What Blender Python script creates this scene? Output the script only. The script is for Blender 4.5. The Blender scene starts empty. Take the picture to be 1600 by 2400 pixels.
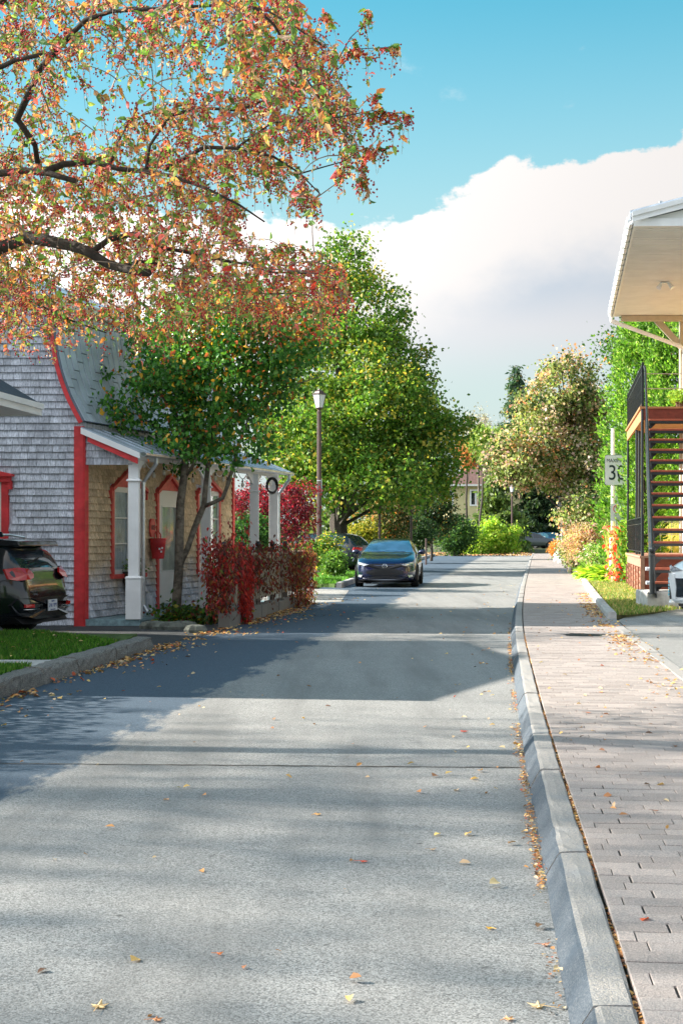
import bpy, math, random
import numpy as np
from mathutils import Vector, Matrix

S = bpy.context.scene
COL = S.collection
R = math.radians
random.seed(7)
RNG = np.random.default_rng(11)

# ------------------------------------------------------------------ camera
F = 3333.33          # focal length in photo pixels
EYE = 1.45           # eye height
HY = 1260.0          # horizon row in the photo
cam_d = bpy.data.cameras.new('camera')
cam = bpy.data.objects.new('camera', cam_d)
COL.objects.link(cam)
cam.location = (0, 0, EYE)
cam.rotation_euler = (R(90), 0, 0)
cam_d.sensor_width = 36
cam_d.lens = 50
cam_d.shift_y = 0.025
cam_d.clip_start = 0.1
cam_d.clip_end = 2000
S.camera = cam

# ------------------------------------------------------------------ light
S.view_settings.view_transform = 'Standard'
S.view_settings.look = 'None'
S.view_settings.gamma = 1
S.view_settings.use_curve_mapping = False
EXPO = 2.0
S.view_settings.exposure = EXPO
SUN_AZ = math.atan2(-0.985, 0.15)      # direction towards the sun, measured from +Y towards +X
SUN_EL = R(29)
sd = Vector((math.sin(SUN_AZ) * math.cos(SUN_EL), math.cos(SUN_AZ) * math.cos(SUN_EL), math.sin(SUN_EL)))
sun_d = bpy.data.lights.new('sun', 'SUN')
sun_d.energy = 3.4
sun_d.angle = R(0.55)
sun_d.color = (1.0, 0.93, 0.82)
sun = bpy.data.objects.new('sun', sun_d)
COL.objects.link(sun)
sun.location = (-20, 5, 20)
sun.rotation_euler = sd.to_track_quat('Z', 'Y').to_euler()

S.cycles.max_bounces = 7
S.cycles.diffuse_bounces = 4
S.cycles.glossy_bounces = 3
S.cycles.transmission_bounces = 6
S.cycles.transparent_max_bounces = 6
W = bpy.data.worlds.new('World')
S.world = W
W.use_nodes = True


class NT:
    def __init__(s, t):
        s.t = t
        s.n = t.nodes
        s.l = t.links

    def new(s, typ, **k):
        n = s.n.new(typ)
        for a, b in k.items():
            setattr(n, a, b)
        return n

    def put(s, sock, v):
        if isinstance(v, bpy.types.NodeSocket):
            s.l.new(v, sock)
        else:
            sock.default_value = v

    def math(s, op, a, b=None, c=None, clamp=False):
        n = s.new('ShaderNodeMath', operation=op, use_clamp=clamp)
        s.put(n.inputs[0], a)
        if b is not None:
            s.put(n.inputs[1], b)
        if c is not None:
            s.put(n.inputs[2], c)
        return n.outputs[0]

    def mix(s, f, a, b, bt='MIX'):
        n = s.new('ShaderNodeMix', data_type='RGBA', blend_type=bt)
        s.put(n.inputs[0], f)
        s.put(n.inputs[6], c4(a))
        s.put(n.inputs[7], c4(b))
        return n.outputs[2]

    def noise(s, vec, scale, detail=4, rough=0.55, dist=0.0):
        n = s.new('ShaderNodeTexNoise')
        if vec is not None:
            s.l.new(vec, n.inputs['Vector'])
        n.inputs['Scale'].default_value = scale
        n.inputs['Detail'].default_value = detail
        n.inputs['Roughness'].default_value = rough
        n.inputs['Distortion'].default_value = dist
        return n.outputs[0]

    def ramp(s, v, lo, hi):
        n = s.new('ShaderNodeMapRange', clamp=True, interpolation_type='SMOOTHSTEP')
        s.put(n.inputs[0], v)
        s.put(n.inputs[1], lo)
        s.put(n.inputs[2], hi)
        return n.outputs[0]


def c4(c):
    if isinstance(c, (tuple, list)) and len(c) == 3:
        return (c[0], c[1], c[2], 1)
    return c


w = NT(W.node_tree)
for n in list(w.n):
    w.n.remove(n)
sky = w.new('ShaderNodeTexSky', sky_type='NISHITA')
sky.sun_disc = False
sky.sun_elevation = SUN_EL
sky.sun_rotation = SUN_AZ % (2 * math.pi)
sky.air_density = 1.0
sky.dust_density = 0.6
sky.ozone_density = 1.5
tc = w.new('ShaderNodeTexCoord')
sep = w.new('ShaderNodeSeparateXYZ')
w.l.new(tc.outputs['Generated'], sep.inputs[0])
x_, y_, z_ = sep.outputs
az = w.math('ARCTAN2', x_, y_)
# a broad bank of cloud low in the sky, its top edge billowing
mp = w.new('ShaderNodeMapping')
mp.inputs['Scale'].default_value = (1, 1, 1.5)
w.l.new(tc.outputs['Generated'], mp.inputs['Vector'])
nz1 = w.noise(mp.outputs[0], 16, 9, 0.6)
nz2 = w.noise(mp.outputs[0], 3.2, 3, 0.5)
top = w.math('ADD', w.math('MULTIPLY', w.math('SINE', az), 0.22), 0.212)
top = w.math('ADD', top, w.math('MULTIPLY', w.math('SUBTRACT', 1.0, w.math('COSINE', az)), 0.36))  # bank raised behind the camera, added for more fill in the shade
lft = w.math('MAXIMUM', w.math('MULTIPLY', w.math('SINE', az), -1.0), 0.0)
top = w.math('ADD', top, w.math('MULTIPLY', lft, 0.30))  # raised on the sun side too, added for fill
top = w.math('ADD', top, w.math('MULTIPLY', w.math('SUBTRACT', nz1, 0.5), 0.055))
top = w.math('ADD', top, w.math('MULTIPLY', w.math('SUBTRACT', nz2, 0.5), 0.05))
dtop = w.math('SUBTRACT', top, z_)
m1 = w.ramp(dtop, -0.0005, 0.0035)
bot = w.math('ADD', z_, w.math('MULTIPLY', w.math('SUBTRACT', nz2, 0.5), 0.08))
m2 = w.ramp(bot, 0.085, 0.15)
cloud = w.math('MULTIPLY', m1, m2)
wisp = w.ramp(w.noise(mp.outputs[0], 14, 6, 0.6), 0.66, 0.82)
wisp = w.math('MULTIPLY', wisp, 0.4)
cloud = w.math('MAXIMUM', cloud, wisp)
# grey-blue underside
und = w.ramp(w.math('ADD', dtop, w.math('MULTIPLY', w.math('SUBTRACT', nz2, 0.5), 0.12)), 0.045, 0.10)
und2 = w.ramp(bot, 0.19, 0.14)
und = w.math('MULTIPLY', und, w.math('SUBTRACT', 1.0, w.math('MULTIPLY', und2, 0.55)))
CL = 10.0
ccol = w.mix(und, (4.55, 4.38, 4.28), (2.85, 3.25, 3.7))
skyc = w.mix(1.0, sky.outputs[0], (0.32, 1.15, 1.03), 'MULTIPLY')
hz = w.ramp(z_, 0.42, 0.04)
skyc = w.mix(hz, skyc, (3.5, 4.05, 3.95))
dt = w.new('ShaderNodeVectorMath', operation='DOT_PRODUCT')
w.l.new(tc.outputs['Generated'], dt.inputs[0])
dt.inputs[1].default_value = tuple(sd)
fill_glow = w.math('POWER', w.math('MAXIMUM', dt.outputs['Value'], 0.0), 2.0)      # cloud brightened towards the sun, added to lift the fill in the shade
sc_ = w.new('ShaderNodeVectorMath', operation='SCALE')
w.l.new(ccol, sc_.inputs[0])
w.put(sc_.inputs[3], w.math('ADD', w.math('MULTIPLY', fill_glow, 6.0), 1.0))
fin = w.mix(cloud, skyc, sc_.outputs[0])
bg = w.new('ShaderNodeBackground')
bg.inputs[1].default_value = 0.05
w.l.new(fin, bg.inputs[0])
wo = w.new('ShaderNodeOutputWorld')
w.l.new(bg.outputs[0], wo.inputs[0])

# ------------------------------------------------------------------ projection helpers (photo pixels to points in the place)


def G(px, py, z=0.0):
    Y = (EYE - z) * F / (py - HY)
    return Vector(((px - 800) * Y / F, Y, z))


def P(px, py, Y):
    return Vector(((px - 800) * Y / F, Y, EYE + (HY - py) * Y / F))


# ------------------------------------------------------------------ materials
M = {}


def material(name):
    m = bpy.data.materials.new(name)
    m.use_nodes = True
    t = NT(m.node_tree)
    b = t.n['Principled BSDF']
    M[name] = m
    return m, t, b


def plain(name, col, rough=0.6, metal=0.0, var=0.12, scale=6.0, bump=0.0, bscale=60.0, spec=0.5, coat=0.0, trans=0.0, rnd=0.0):
    m, t, b = material(name)
    tcn = t.new('ShaderNodeTexCoord')
    v = tcn.outputs['Object']
    c = c4(col)
    if var:
        n = t.noise(v, scale, 6, 0.6)
        dark = tuple(x * (1 - var) for x in col)
        lite = tuple(min(1, x * (1 + var)) for x in col)
        c = t.mix(t.ramp(n, 0.3, 0.7), dark, lite)
    if rnd:
        oi = t.new('ShaderNodeObjectInfo')
        at = t.new('ShaderNodeAttribute', attribute_name='rnd')
        r = t.math('ADD', oi.outputs['Random'], at.outputs['Fac'])
        f = t.math('ADD', t.math('MULTIPLY', t.math('FRACT', t.math('MULTIPLY', r, 3.7)), rnd * 2), 1 - rnd)
        mx = t.new('ShaderNodeVectorMath', operation='SCALE')
        t.put(mx.inputs[0], c)
        t.put(mx.inputs[3], f)
        c = mx.outputs[0]
    t.put(b.inputs['Base Color'], c)
    b.inputs['Roughness'].default_value = rough
    b.inputs['Metallic'].default_value = metal
    b.inputs['Specular IOR Level'].default_value = spec
    b.inputs['Coat Weight'].default_value = coat
    b.inputs['Coat Roughness'].default_value = 0.05
    b.inputs['Transmission Weight'].default_value = trans
    if bump:
        bn = t.new('ShaderNodeBump')
        bn.inputs['Strength'].default_value = bump
        bn.inputs['Distance'].default_value = 0.01
        t.l.new(t.noise(v, bscale, 5, 0.6), bn.inputs['Height'])
        t.l.new(bn.outputs[0], b.inputs['Normal'])
    return m


plain('white_paint', (0.85, 0.85, 0.85), 0.45, var=0.06, scale=3, bump=0.1)
plain('cream', (0.80, 0.80, 0.77), 0.6, var=0.05, scale=2)
plain('red_paint', (0.62, 0.04, 0.045), 0.55, var=0.2, scale=4, bump=0.15)
plain('red_light', (0.68, 0.09, 0.075), 0.55, var=0.12, scale=9, bump=0.1)
plain('blue_grey_paint', (0.22, 0.33, 0.36), 0.6, var=0.25, scale=14, bump=0.3)
plain('galvanised', (0.55, 0.58, 0.6), 0.35, 0.75, var=0.15, scale=8)
plain('roof_seam', (0.13, 0.16, 0.20), 0.6)
plain('roof_metal', (0.46, 0.53, 0.62), 0.42, 0.1, var=0.14, scale=3, rnd=0.12)
plain('dark_shingle_roof', (0.05, 0.06, 0.075), 0.9, var=0.3, scale=20, bump=0.5, bscale=30)
plain('brown_roof', (0.13, 0.07, 0.06), 0.9, var=0.25, scale=3, bump=0.5, bscale=10)
plain('yellow_wall', (0.62, 0.55, 0.30), 0.8, var=0.08, scale=2)
plain('grey_wall', (0.45, 0.45, 0.46), 0.8, var=0.1, scale=2)
plain('black_iron', (0.012, 0.016, 0.018), 0.35, var=0.2, scale=9, spec=0.6)
plain('brown_metal', (0.085, 0.05, 0.045), 0.45, var=0.15, scale=6)
plain('concrete', (0.5, 0.48, 0.45), 0.85, var=0.22, scale=7, bump=0.5, bscale=40)
plain('pole_white', (0.6, 0.6, 0.58), 0.7, var=0.15, scale=7)
plain('stair_red', (0.36, 0.09, 0.045), 0.5, var=0.2, scale=11, bump=0.2, rnd=0.12)
plain('deck_red_shade', (0.23, 0.045, 0.022), 0.55, var=0.2, scale=8, bump=0.2, rnd=0.1)  # deck front: darker, its shade put into the colour
plain('deck_tan_lit', (0.42, 0.22, 0.15), 0.6, var=0.2, scale=8, bump=0.2, rnd=0.12)  # deck side: lighter, the sunlight on it put into the colour
plain('wood_orange', (0.48, 0.22, 0.09), 0.6, var=0.15, scale=8)
plain('tan_post', (0.50, 0.43, 0.33), 0.7, var=0.08, scale=6)
plain('sign_white', (0.66, 0.67, 0.70), 0.5, var=0.05, scale=5)
plain('sign_black', (0.01, 0.025, 0.03), 0.5, var=0)
plain('sign_red', (0.5, 0.06, 0.05), 0.5, var=0)
plain('black_plastic', (0.012, 0.012, 0.014), 0.5, var=0.1)
plain('tyre', (0.014, 0.014, 0.015), 0.85, var=0.2, scale=20)
plain('rim', (0.38, 0.39, 0.41), 0.3, 0.9, var=0)
plain('chrome', (0.8, 0.8, 0.82), 0.12, 1.0, var=0)
plain('lamp_glass', (0.70, 0.74, 0.78), 0.25, var=0.03)
plain('tail_red', (0.55, 0.012, 0.012), 0.12, var=0.2, scale=25, coat=1)
plain('headlight', (0.55, 0.57, 0.6), 0.1, 0.4, var=0.5, scale=22, coat=1)
plain('car_blue', (0.003, 0.007, 0.045), 0.22, 0.3, var=0, coat=1)
plain('car_black', (0.008, 0.011, 0.016), 0.18, 0.2, var=0, coat=1)
plain('car_black_far', (0.015, 0.022, 0.028), 0.2, 0.3, var=0, coat=1)
plain('car_white', (0.78, 0.78, 0.78), 0.3, 0.0, var=0, coat=1)
plain('car_grey', (0.13, 0.15, 0.17), 0.3, 0.5, var=0, coat=1)
plain('car_glass', (0.02, 0.03, 0.04), 0.04, 0.0, var=0, spec=1.0, coat=1)
plain('windscreen', (0.03, 0.07, 0.13), 0.05, 0.0, var=0.5, scale=2.5, spec=1.0, coat=1)
plain('interior', (0.02, 0.02, 0.022), 0.8, var=0)
plain('plate', (0.65, 0.66, 0.68), 0.4, var=0)
plain('plate_blue', (0.03, 0.06, 0.22), 0.5, var=0)
plain('curtain', (0.62, 0.62, 0.57), 0.9, var=0.12, scale=5)
plain('door_white', (0.72, 0.72, 0.69), 0.4, var=0.04, scale=3)
plain('bark_dark', (0.055, 0.043, 0.034), 0.9, var=0.45, scale=16, bump=0.9, bscale=38)
plain('bark_grey', (0.15, 0.125, 0.095), 0.9, var=0.5, scale=11, bump=0.9, bscale=34)
plain('twig', (0.26, 0.20, 0.16), 0.8, var=0.3, scale=9)
plain('berry', (0.45, 0.02, 0.025), 0.25, var=0.3, scale=20)
plain('coir', (0.10, 0.06, 0.035), 0.95, var=0.5, scale=25, bump=0.8)
plain('adirondack', (0.42, 0.40, 0.38), 0.8, var=0.2, scale=9)
plain('fence_wood', (0.40, 0.35, 0.25), 0.85, var=0.35, scale=10, bump=0.5, bscale=30, rnd=0.15)
plain('soil', (0.045, 0.034, 0.022), 0.95, var=0.4, scale=8, bump=0.9, bscale=25)
plain('jug_plastic', (0.62, 0.64, 0.68), 0.4, var=0.05)
plain('moss_stone', (0.12, 0.13, 0.11), 0.9, var=0.5, scale=9, bump=0.8, bscale=20)
plain('bulb_glass', (0.75, 0.72, 0.62), 0.15, var=0, spec=0.8)
plain('edge_stone', (0.45, 0.43, 0.40), 0.85, var=0.2, scale=6, bump=0.5, bscale=30, rnd=0.1)


def glass(name, tint):
    m, t, b = material(name)
    b.inputs['Base Color'].default_value = c4(tint)
    b.inputs['Roughness'].default_value = 0.03
    b.inputs['Transmission Weight'].default_value = 1.0
    b.inputs['IOR'].default_value = 1.06
    return m


glass('window_glass', (0.85, 0.9, 0.88))


def leafmat(name, transl=0.45, rough=0.5, gain=1.0):
    m, t, b = material(name)
    at = t.new('ShaderNodeAttribute', attribute_name='Col')
    b.inputs['Roughness'].default_value = rough
    b.inputs['Specular IOR Level'].default_value = 0.35
    t.l.new(t.mix(1.0, at.outputs['Color'], (1.55, 1.55, 1.55), 'MULTIPLY'), b.inputs['Base Color'])
    tr = t.new('ShaderNodeBsdfTranslucent')
    br = t.mix(1.0, at.outputs['Color'], (2.6 * gain, 2.6 * gain, 1.5 * gain), 'MULTIPLY')
    t.l.new(br, tr.inputs['Color'])
    mx = t.new('ShaderNodeMixShader')
    mx.inputs[0].default_value = transl
    t.l.new(b.outputs[0], mx.inputs[1])
    t.l.new(tr.outputs[0], mx.inputs[2])
    t.l.new(mx.outputs[0], t.n['Material Output'].inputs['Surface'])
    return m


leafmat('leaf', 0.42)
leafmat('leaf_glossy', 0.3, 0.28)
leafmat('leaf_dry', 0.15, 0.7)


def asphalt(name, base, patch=None):
    m, t, b = material(name)
    tcn = t.new('ShaderNodeTexCoord')
    v = tcn.outputs['Object']
    fine = t.noise(v, 125, 3, 0.75)
    mid = t.noise(v, 75, 3, 0.6)
    st2 = t.new('ShaderNodeMapping')
    st2.inputs['Scale'].default_value = (1.3, 0.12, 1)
    st2.inputs['Rotation'].default_value = (0, 0, 0.122)
    t.l.new(v, st2.inputs['Vector'])
    track = t.noise(st2.outputs[0], 1.6, 5, 0.6)
    blot = t.noise(v, 2.7, 6, 0.7)
    big = t.noise(v, 0.9, 5, 0.6)
    vo = t.new('ShaderNodeTexVoronoi')
    vo.inputs['Scale'].default_value = 105
    t.l.new(v, vo.inputs['Vector'])
    stones = t.ramp(vo.outputs['Distance'], 0.62, 0.12)
    ag_ = t.new('ShaderNodeTexVoronoi')
    ag_.inputs['Scale'].default_value = 150
    t.l.new(v, ag_.inputs['Vector'])
    sp_ = t.new('ShaderNodeSeparateColor')
    t.l.new(ag_.outputs['Color'], sp_.inputs[0])
    cell = t.math('POWER', sp_.outputs[0], 0.8)
    c = t.mix(cell, tuple(x * 0.38 for x in base), tuple(x * 1.50 for x in base))
    c = t.mix(t.math('MULTIPLY', t.ramp(mid, 0.56, 0.72), 0.55), c, tuple(x * 0.35 for x in base))
    c = t.mix(t.math('MULTIPLY', stones, 0.25), c, tuple(min(1, x * 1.9) for x in base))
    c = t.mix(t.math('MULTIPLY', t.ramp(big, 0.35, 0.7), 0.25), c, tuple(x * 0.7 for x in base))
    c = t.mix(t.math('MULTIPLY', t.ramp(track, 0.42, 0.68), 0.5), c, tuple(x * 0.55 for x in base))
    c = t.mix(t.math('MULTIPLY', t.ramp(blot, 0.62, 0.74), 0.45), c, tuple(x * 0.4 for x in base))
    spot = t.new('ShaderNodeTexVoronoi')
    spot.inputs['Scale'].default_value = 2.3
    t.l.new(v, spot.inputs['Vector'])
    c = t.mix(t.math('MULTIPLY', t.ramp(spot.outputs['Distance'], 0.055, 0.02), 0.55), c, (0.03, 0.03, 0.03))
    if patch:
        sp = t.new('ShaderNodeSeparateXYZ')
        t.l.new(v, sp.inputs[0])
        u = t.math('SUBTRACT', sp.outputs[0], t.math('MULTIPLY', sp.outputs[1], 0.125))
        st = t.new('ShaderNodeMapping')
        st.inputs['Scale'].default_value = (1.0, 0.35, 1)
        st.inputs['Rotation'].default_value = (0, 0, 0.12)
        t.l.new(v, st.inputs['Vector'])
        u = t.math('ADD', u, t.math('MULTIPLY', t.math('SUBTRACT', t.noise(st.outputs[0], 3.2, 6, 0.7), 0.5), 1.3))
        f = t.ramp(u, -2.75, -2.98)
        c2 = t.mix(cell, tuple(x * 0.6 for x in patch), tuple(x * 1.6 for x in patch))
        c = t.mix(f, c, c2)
        # hairline cracks
        cr = t.new('ShaderNodeTexVoronoi', feature='DISTANCE_TO_EDGE')
        cr.inputs['Scale'].default_value = 0.55
        wv = t.new('ShaderNodeVectorMath', operation='ADD')
        nn = t.new('ShaderNodeTexNoise')
        nn.inputs['Scale'].default_value = 2.5
        t.l.new(v, nn.inputs['Vector'])
        t.l.new(v, wv.inputs[0])
        t.l.new(nn.outputs[1], wv.inputs[1])
        t.l.new(wv.outputs[0], cr.inputs['Vector'])
        keep = t.ramp(t.noise(v, 0.3, 2), 0.52, 0.6)
        cf = t.math('MULTIPLY', t.ramp(cr.outputs['Distance'], 0.006, 0.001), keep)
    t.put(b.inputs['Base Color'], c)
    b.inputs['Roughness'].default_value = 0.85
    b.inputs['Specular IOR Level'].default_value = 0.3
    bn = t.new('ShaderNodeBump')
    bn.inputs['Strength'].default_value = 0.6
    bn.inputs['Distance'].default_value = 0.003
    t.put(bn.inputs['Height'], t.math('ADD', t.math('MULTIPLY', stones, 0.4), sp_.outputs[1]))
    t.l.new(bn.outputs[0], b.inputs['Normal'])
    return m


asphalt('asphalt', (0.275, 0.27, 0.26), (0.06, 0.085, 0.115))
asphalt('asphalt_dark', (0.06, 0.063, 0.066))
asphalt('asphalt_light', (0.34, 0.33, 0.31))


def stone(name, base, warm, scale=5, rnd=0.12):
    m, t, b = material(name)
    tcn = t.new('ShaderNodeTexCoord')
    v = tcn.outputs['Object']
    geo = t.new('ShaderNodeNewGeometry')
    pv = geo.outputs['Position']
    big = t.noise(pv, scale, 5, 0.6)
    fine = t.noise(pv, 130, 3, 0.75)
    c = t.mix(t.ramp(big, 0.28, 0.52), base, warm)
    c = t.mix(t.math('MULTIPLY', t.ramp(fine, 0.42, 0.62), 0.6), tuple(x * 0.62 for x in base), c)
    oi = t.new('ShaderNodeObjectInfo')
    at = t.new('ShaderNodeAttribute', attribute_name='rnd')
    r = t.math('FRACT', t.math('MULTIPLY', t.math('ADD', oi.outputs['Random'], at.outputs['Fac']), 3.7))
    f = t.math('ADD', t.math('MULTIPLY', r, rnd * 2), 1 - rnd)
    mx = t.new('ShaderNodeVectorMath', operation='SCALE')
    t.put(mx.inputs[0], c)
    t.put(mx.inputs[3], f)
    t.put(b.inputs['Base Color'], mx.outputs[0])
    b.inputs['Roughness'].default_value = 0.85
    bn = t.new('ShaderNodeBump')
    bn.inputs['Strength'].default_value = 0.7
    bn.inputs['Distance'].default_value = 0.008
    t.put(bn.inputs['Height'], t.math('ADD', fine, t.noise(pv, 35, 4, 0.6)))
    t.l.new(bn.outputs[0], b.inputs['Normal'])
    return m


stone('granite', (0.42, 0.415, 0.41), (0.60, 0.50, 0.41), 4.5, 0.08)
stone('granite_shade_face', (0.09, 0.12, 0.155), (0.20, 0.215, 0.23), 7, 0.12)  # kerb's road face: its blue shade is put into the colour
stone('rough_granite', (0.17, 0.165, 0.155), (0.56, 0.53, 0.47), 20, 0.1)
stone('paver', (0.48, 0.42, 0.39), (0.62, 0.49, 0.425), 4, 0.14)
stone('gravel', (0.42, 0.41, 0.39), (0.14, 0.14, 0.14), 22, 0)
stone('joint_sand', (0.11, 0.095, 0.08), (0.05, 0.04, 0.03), 9, 0)
stone('foundation', (0.30, 0.28, 0.25), (0.2, 0.18, 0.15), 6, 0.1)


def shingle_mat(name, warm):
    m, t, b = material(name)
    geo = t.new('ShaderNodeNewGeometry')
    pv = geo.outputs['Position']
    mpn = t.new('ShaderNodeMapping')
    mpn.inputs['Scale'].default_value = (9, 9, 0.9)
    t.l.new(pv, mpn.inputs['Vector'])
    grain = t.noise(mpn.outputs[0], 6, 6, 0.7)
    blot = t.noise(pv, 3.0, 5, 0.6)
    oi = t.new('ShaderNodeObjectInfo')
    at = t.new('ShaderNodeAttribute', attribute_name='rnd')
    r = t.math('FRACT', t.math('MULTIPLY', t.math('ADD', oi.outputs['Random'], at.outputs['Fac']), 3.7))
    grey_a, grey_b = (0.30, 0.32, 0.36), (0.68, 0.70, 0.77)
    c = t.mix(t.ramp(grain, 0.3, 0.66), grey_a, grey_b)
    c = t.mix(t.math('MULTIPLY', t.ramp(blot, 0.5, 0.7), 0.45), c, (0.2, 0.21, 0.24))
    if warm:
        sp = t.new('ShaderNodeSeparateXYZ')
        t.l.new(pv, sp.inputs[0])
        h = t.math('ADD', sp.outputs[2], t.math('MULTIPLY', t.math('SUBTRACT', t.noise(pv, 2.2, 4, 0.6), 0.5), 1.3))
        f = t.ramp(h, 0.3, 1.2)
        wc = t.mix(t.ramp(grain, 0.3, 0.7), (0.36, 0.26, 0.15), (0.78, 0.61, 0.40))
        c = t.mix(f, c, wc)
    mx = t.new('ShaderNodeVectorMath', operation='SCALE')
    t.put(mx.inputs[0], c)
    t.put(mx.inputs[3], t.math('ADD', t.math('MULTIPLY', r, 0.42), 0.82))
    t.put(b.inputs['Base Color'], mx.outputs[0])
    b.inputs['Roughness'].default_value = 0.9
    bn = t.new('ShaderNodeBump')
    bn.inputs['Strength'].default_value = 0.4
    bn.inputs['Distance'].default_value = 0.008
    t.l.new(grain, bn.inputs['Height'])
    t.l.new(bn.outputs[0], b.inputs['Normal'])


shingle_mat('shingle_grey', False)
shingle_mat('shingle_tan', True)


def terrain_mat():
    m, t, b = material('terrain')
    tcn = t.new('ShaderNodeTexCoord')
    v = tcn.outputs['Object']
    c = t.mix(t.ramp(t.noise(v, 0.25, 6, 0.6), 0.4, 0.6), (0.05, 0.085, 0.022), (0.11, 0.10, 0.05))
    c = t.mix(t.ramp(t.noise(v, 9, 6, 0.7), 0.35, 0.7), c, (0.035, 0.05, 0.015))
    t.put(b.inputs['Base Color'], c)
    b.inputs['Roughness'].default_value = 0.95


terrain_mat()
plain('turf', (0.06, 0.11, 0.018), 0.95, var=0.4, scale=5, bump=0.9, bscale=60)
plain('turf_dry', (0.16, 0.15, 0.06), 0.95, var=0.4, scale=3, bump=0.9, bscale=60)

# ------------------------------------------------------------------ mesh helpers


class MB:
    def __init__(s):
        s.v = []
        s.f = []
        s.m = []
        s.rnd = []

    def add(s, vs, fs, mi=0, rnd=None):
        o = len(s.v)
        s.v += [tuple(p) for p in vs]
        s.f += [tuple(i + o for i in f) for f in fs]
        s.m += [mi] * len(fs)
        s.rnd += [rnd if rnd is not None else 0.0] * len(vs)

    def box(s, x0, x1, y0, y1, z0, z1, fn=None, mi=0, rnd=None):
        vs = [(x, y, z) for z in (z0, z1) for y in (y0, y1) for x in (x0, x1)]
        if fn:
            vs = [fn(*p) for p in vs]
        s.add(vs, [(0, 2, 3, 1), (4, 5, 7, 6), (0, 1, 5, 4), (2, 6, 7, 3), (0, 4, 6, 2), (1, 3, 7, 5)], mi, rnd)

    def prism(s, pts, d, fn=None, mi=0):
        """pts: outline of 3-vectors in one plane; d: offset vector"""
        n = len(pts)
        a = [Vector(p) for p in pts]
        b = [p + Vector(d) for p in a]
        vs = a + b
        if fn:
            vs = [fn(*p) for p in vs]
        fs = [tuple(range(n - 1, -1, -1)), tuple(range(n, 2 * n))]
        fs += [(i, (i + 1) % n, (i + 1) % n + n, i + n) for i in range(n)]
        s.add(vs, fs, mi)

    def tube(s, pts, r, seg=6, cap=True, fn=None, mi=0):
        pts = [Vector(p) for p in pts]
        if fn:
            pts = [Vector(fn(*p)) for p in pts]
        rs = r if isinstance(r, (list, tuple)) else [r] * len(pts)
        vs = []
        up = None
        for i, p in enumerate(pts):
            a = pts[max(0, i - 1)]
            b = pts[min(len(pts) - 1, i + 1)]
            d = (b - a)
            d = d.normalized() if d.length > 1e-9 else Vector((0, 0, 1))
            if up is None:
                up = d.orthogonal().normalized()
            u = (up - d * up.dot(d))
            u = u.normalized() if u.length > 1e-6 else d.orthogonal().normalized()
            up = u
            w_ = d.cross(u)
            for k in range(seg):
                an = 2 * math.pi * k / seg
                vs.append(p + (u * math.cos(an) + w_ * math.sin(an)) * rs[i])
        fs = []
        for i in range(len(pts) - 1):
            for k in range(seg):
                k2 = (k + 1) % seg
                fs.append((i * seg + k, i * seg + k2, (i + 1) * seg + k2, (i + 1) * seg + k))
        if cap:
            fs.append(tuple(range(seg - 1, -1, -1)))
            e = (len(pts) - 1) * seg
            fs.append(tuple(e + k for k in range(seg)))
        s.add(vs, fs, mi)

    def lathe(s, prof, c=(0, 0, 0), seg=16, mi=0, sq=False):
        """prof: (r, z) pairs from the bottom up"""
        vs = []
        for r, z in prof:
            for k in range(seg):
                an = 2 * math.pi * (k + (0.5 if sq else 0)) / seg
                vs.append((c[0] + r * math.cos(an), c[1] + r * math.sin(an), c[2] + z))
        fs = []
        for i in range(len(prof) - 1):
            for k in range(seg):
                k2 = (k + 1) % seg
                fs.append((i * seg + k, i * seg + k2, (i + 1) * seg + k2, (i + 1) * seg + k))
        fs.append(tuple(range(seg - 1, -1, -1)))
        e = (len(prof) - 1) * seg
        fs.append(tuple(e + k for k in range(seg)))
        s.add(vs, fs, mi)

    def ball(s, c, r, seg=8, rings=5, sc=(1, 1, 1), mi=0):
        vs = [(c[0], c[1], c[2] - r * sc[2])]
        for i in range(1, rings):
            a = -math.pi / 2 + math.pi * i / rings
            for k in range(seg):
                b = 2 * math.pi * k / seg
                vs.append((c[0] + r * sc[0] * math.cos(a) * math.cos(b), c[1] + r * sc[1] * math.cos(a) * math.sin(b), c[2] + r * sc[2] * math.sin(a)))
        vs.append((c[0], c[1], c[2] + r * sc[2]))
        fs = [(0, 1 + (k + 1) % seg, 1 + k) for k in range(seg)]
        for i in range(rings - 2):
            for k in range(seg):
                k2 = (k + 1) % seg
                fs.append((1 + i * seg + k, 1 + i * seg + k2, 1 + (i + 1) * seg + k2, 1 + (i + 1) * seg + k))
        e = 1 + (rings - 2) * seg
        fs += [(e + k, e + (k + 1) % seg, len(vs) - 1) for k in range(seg)]
        s.add(vs, fs, mi)

    def mesh(s, name, mats):
        me = bpy.data.meshes.new(name)
        me.from_pydata(s.v, [], s.f)
        if not isinstance(mats, (list, tuple)):
            mats = [mats]
        for m_ in mats:
            me.materials.append(M[m_])
        if len(mats) > 1:
            me.polygons.foreach_set('material_index', s.m)
        if any(s.rnd):
            a = me.attributes.new('rnd', 'FLOAT', 'POINT')
            a.data.foreach_set('value', s.rnd)
        me.update()
        return me

    def build(s, name, mats, parent=None, smooth=False, bevel=0.0, local=None):
        me = s.mesh(name, mats)
        if parent is not None and local is None:
            local = parent.get('_origin')
        if local is not None:
            o3 = Vector(local)
            me.transform(Matrix.Translation(-o3))
        if smooth:
            me.shade_smooth()
        o = bpy.data.objects.new(name, me)
        COL.objects.link(o)
        if parent is not None:
            o.parent = parent
        if bevel:
            bm = o.modifiers.new('bevel', 'BEVEL')
            bm.width = bevel
            bm.segments = 2
            bm.limit_method = 'ANGLE'
        return o


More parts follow.
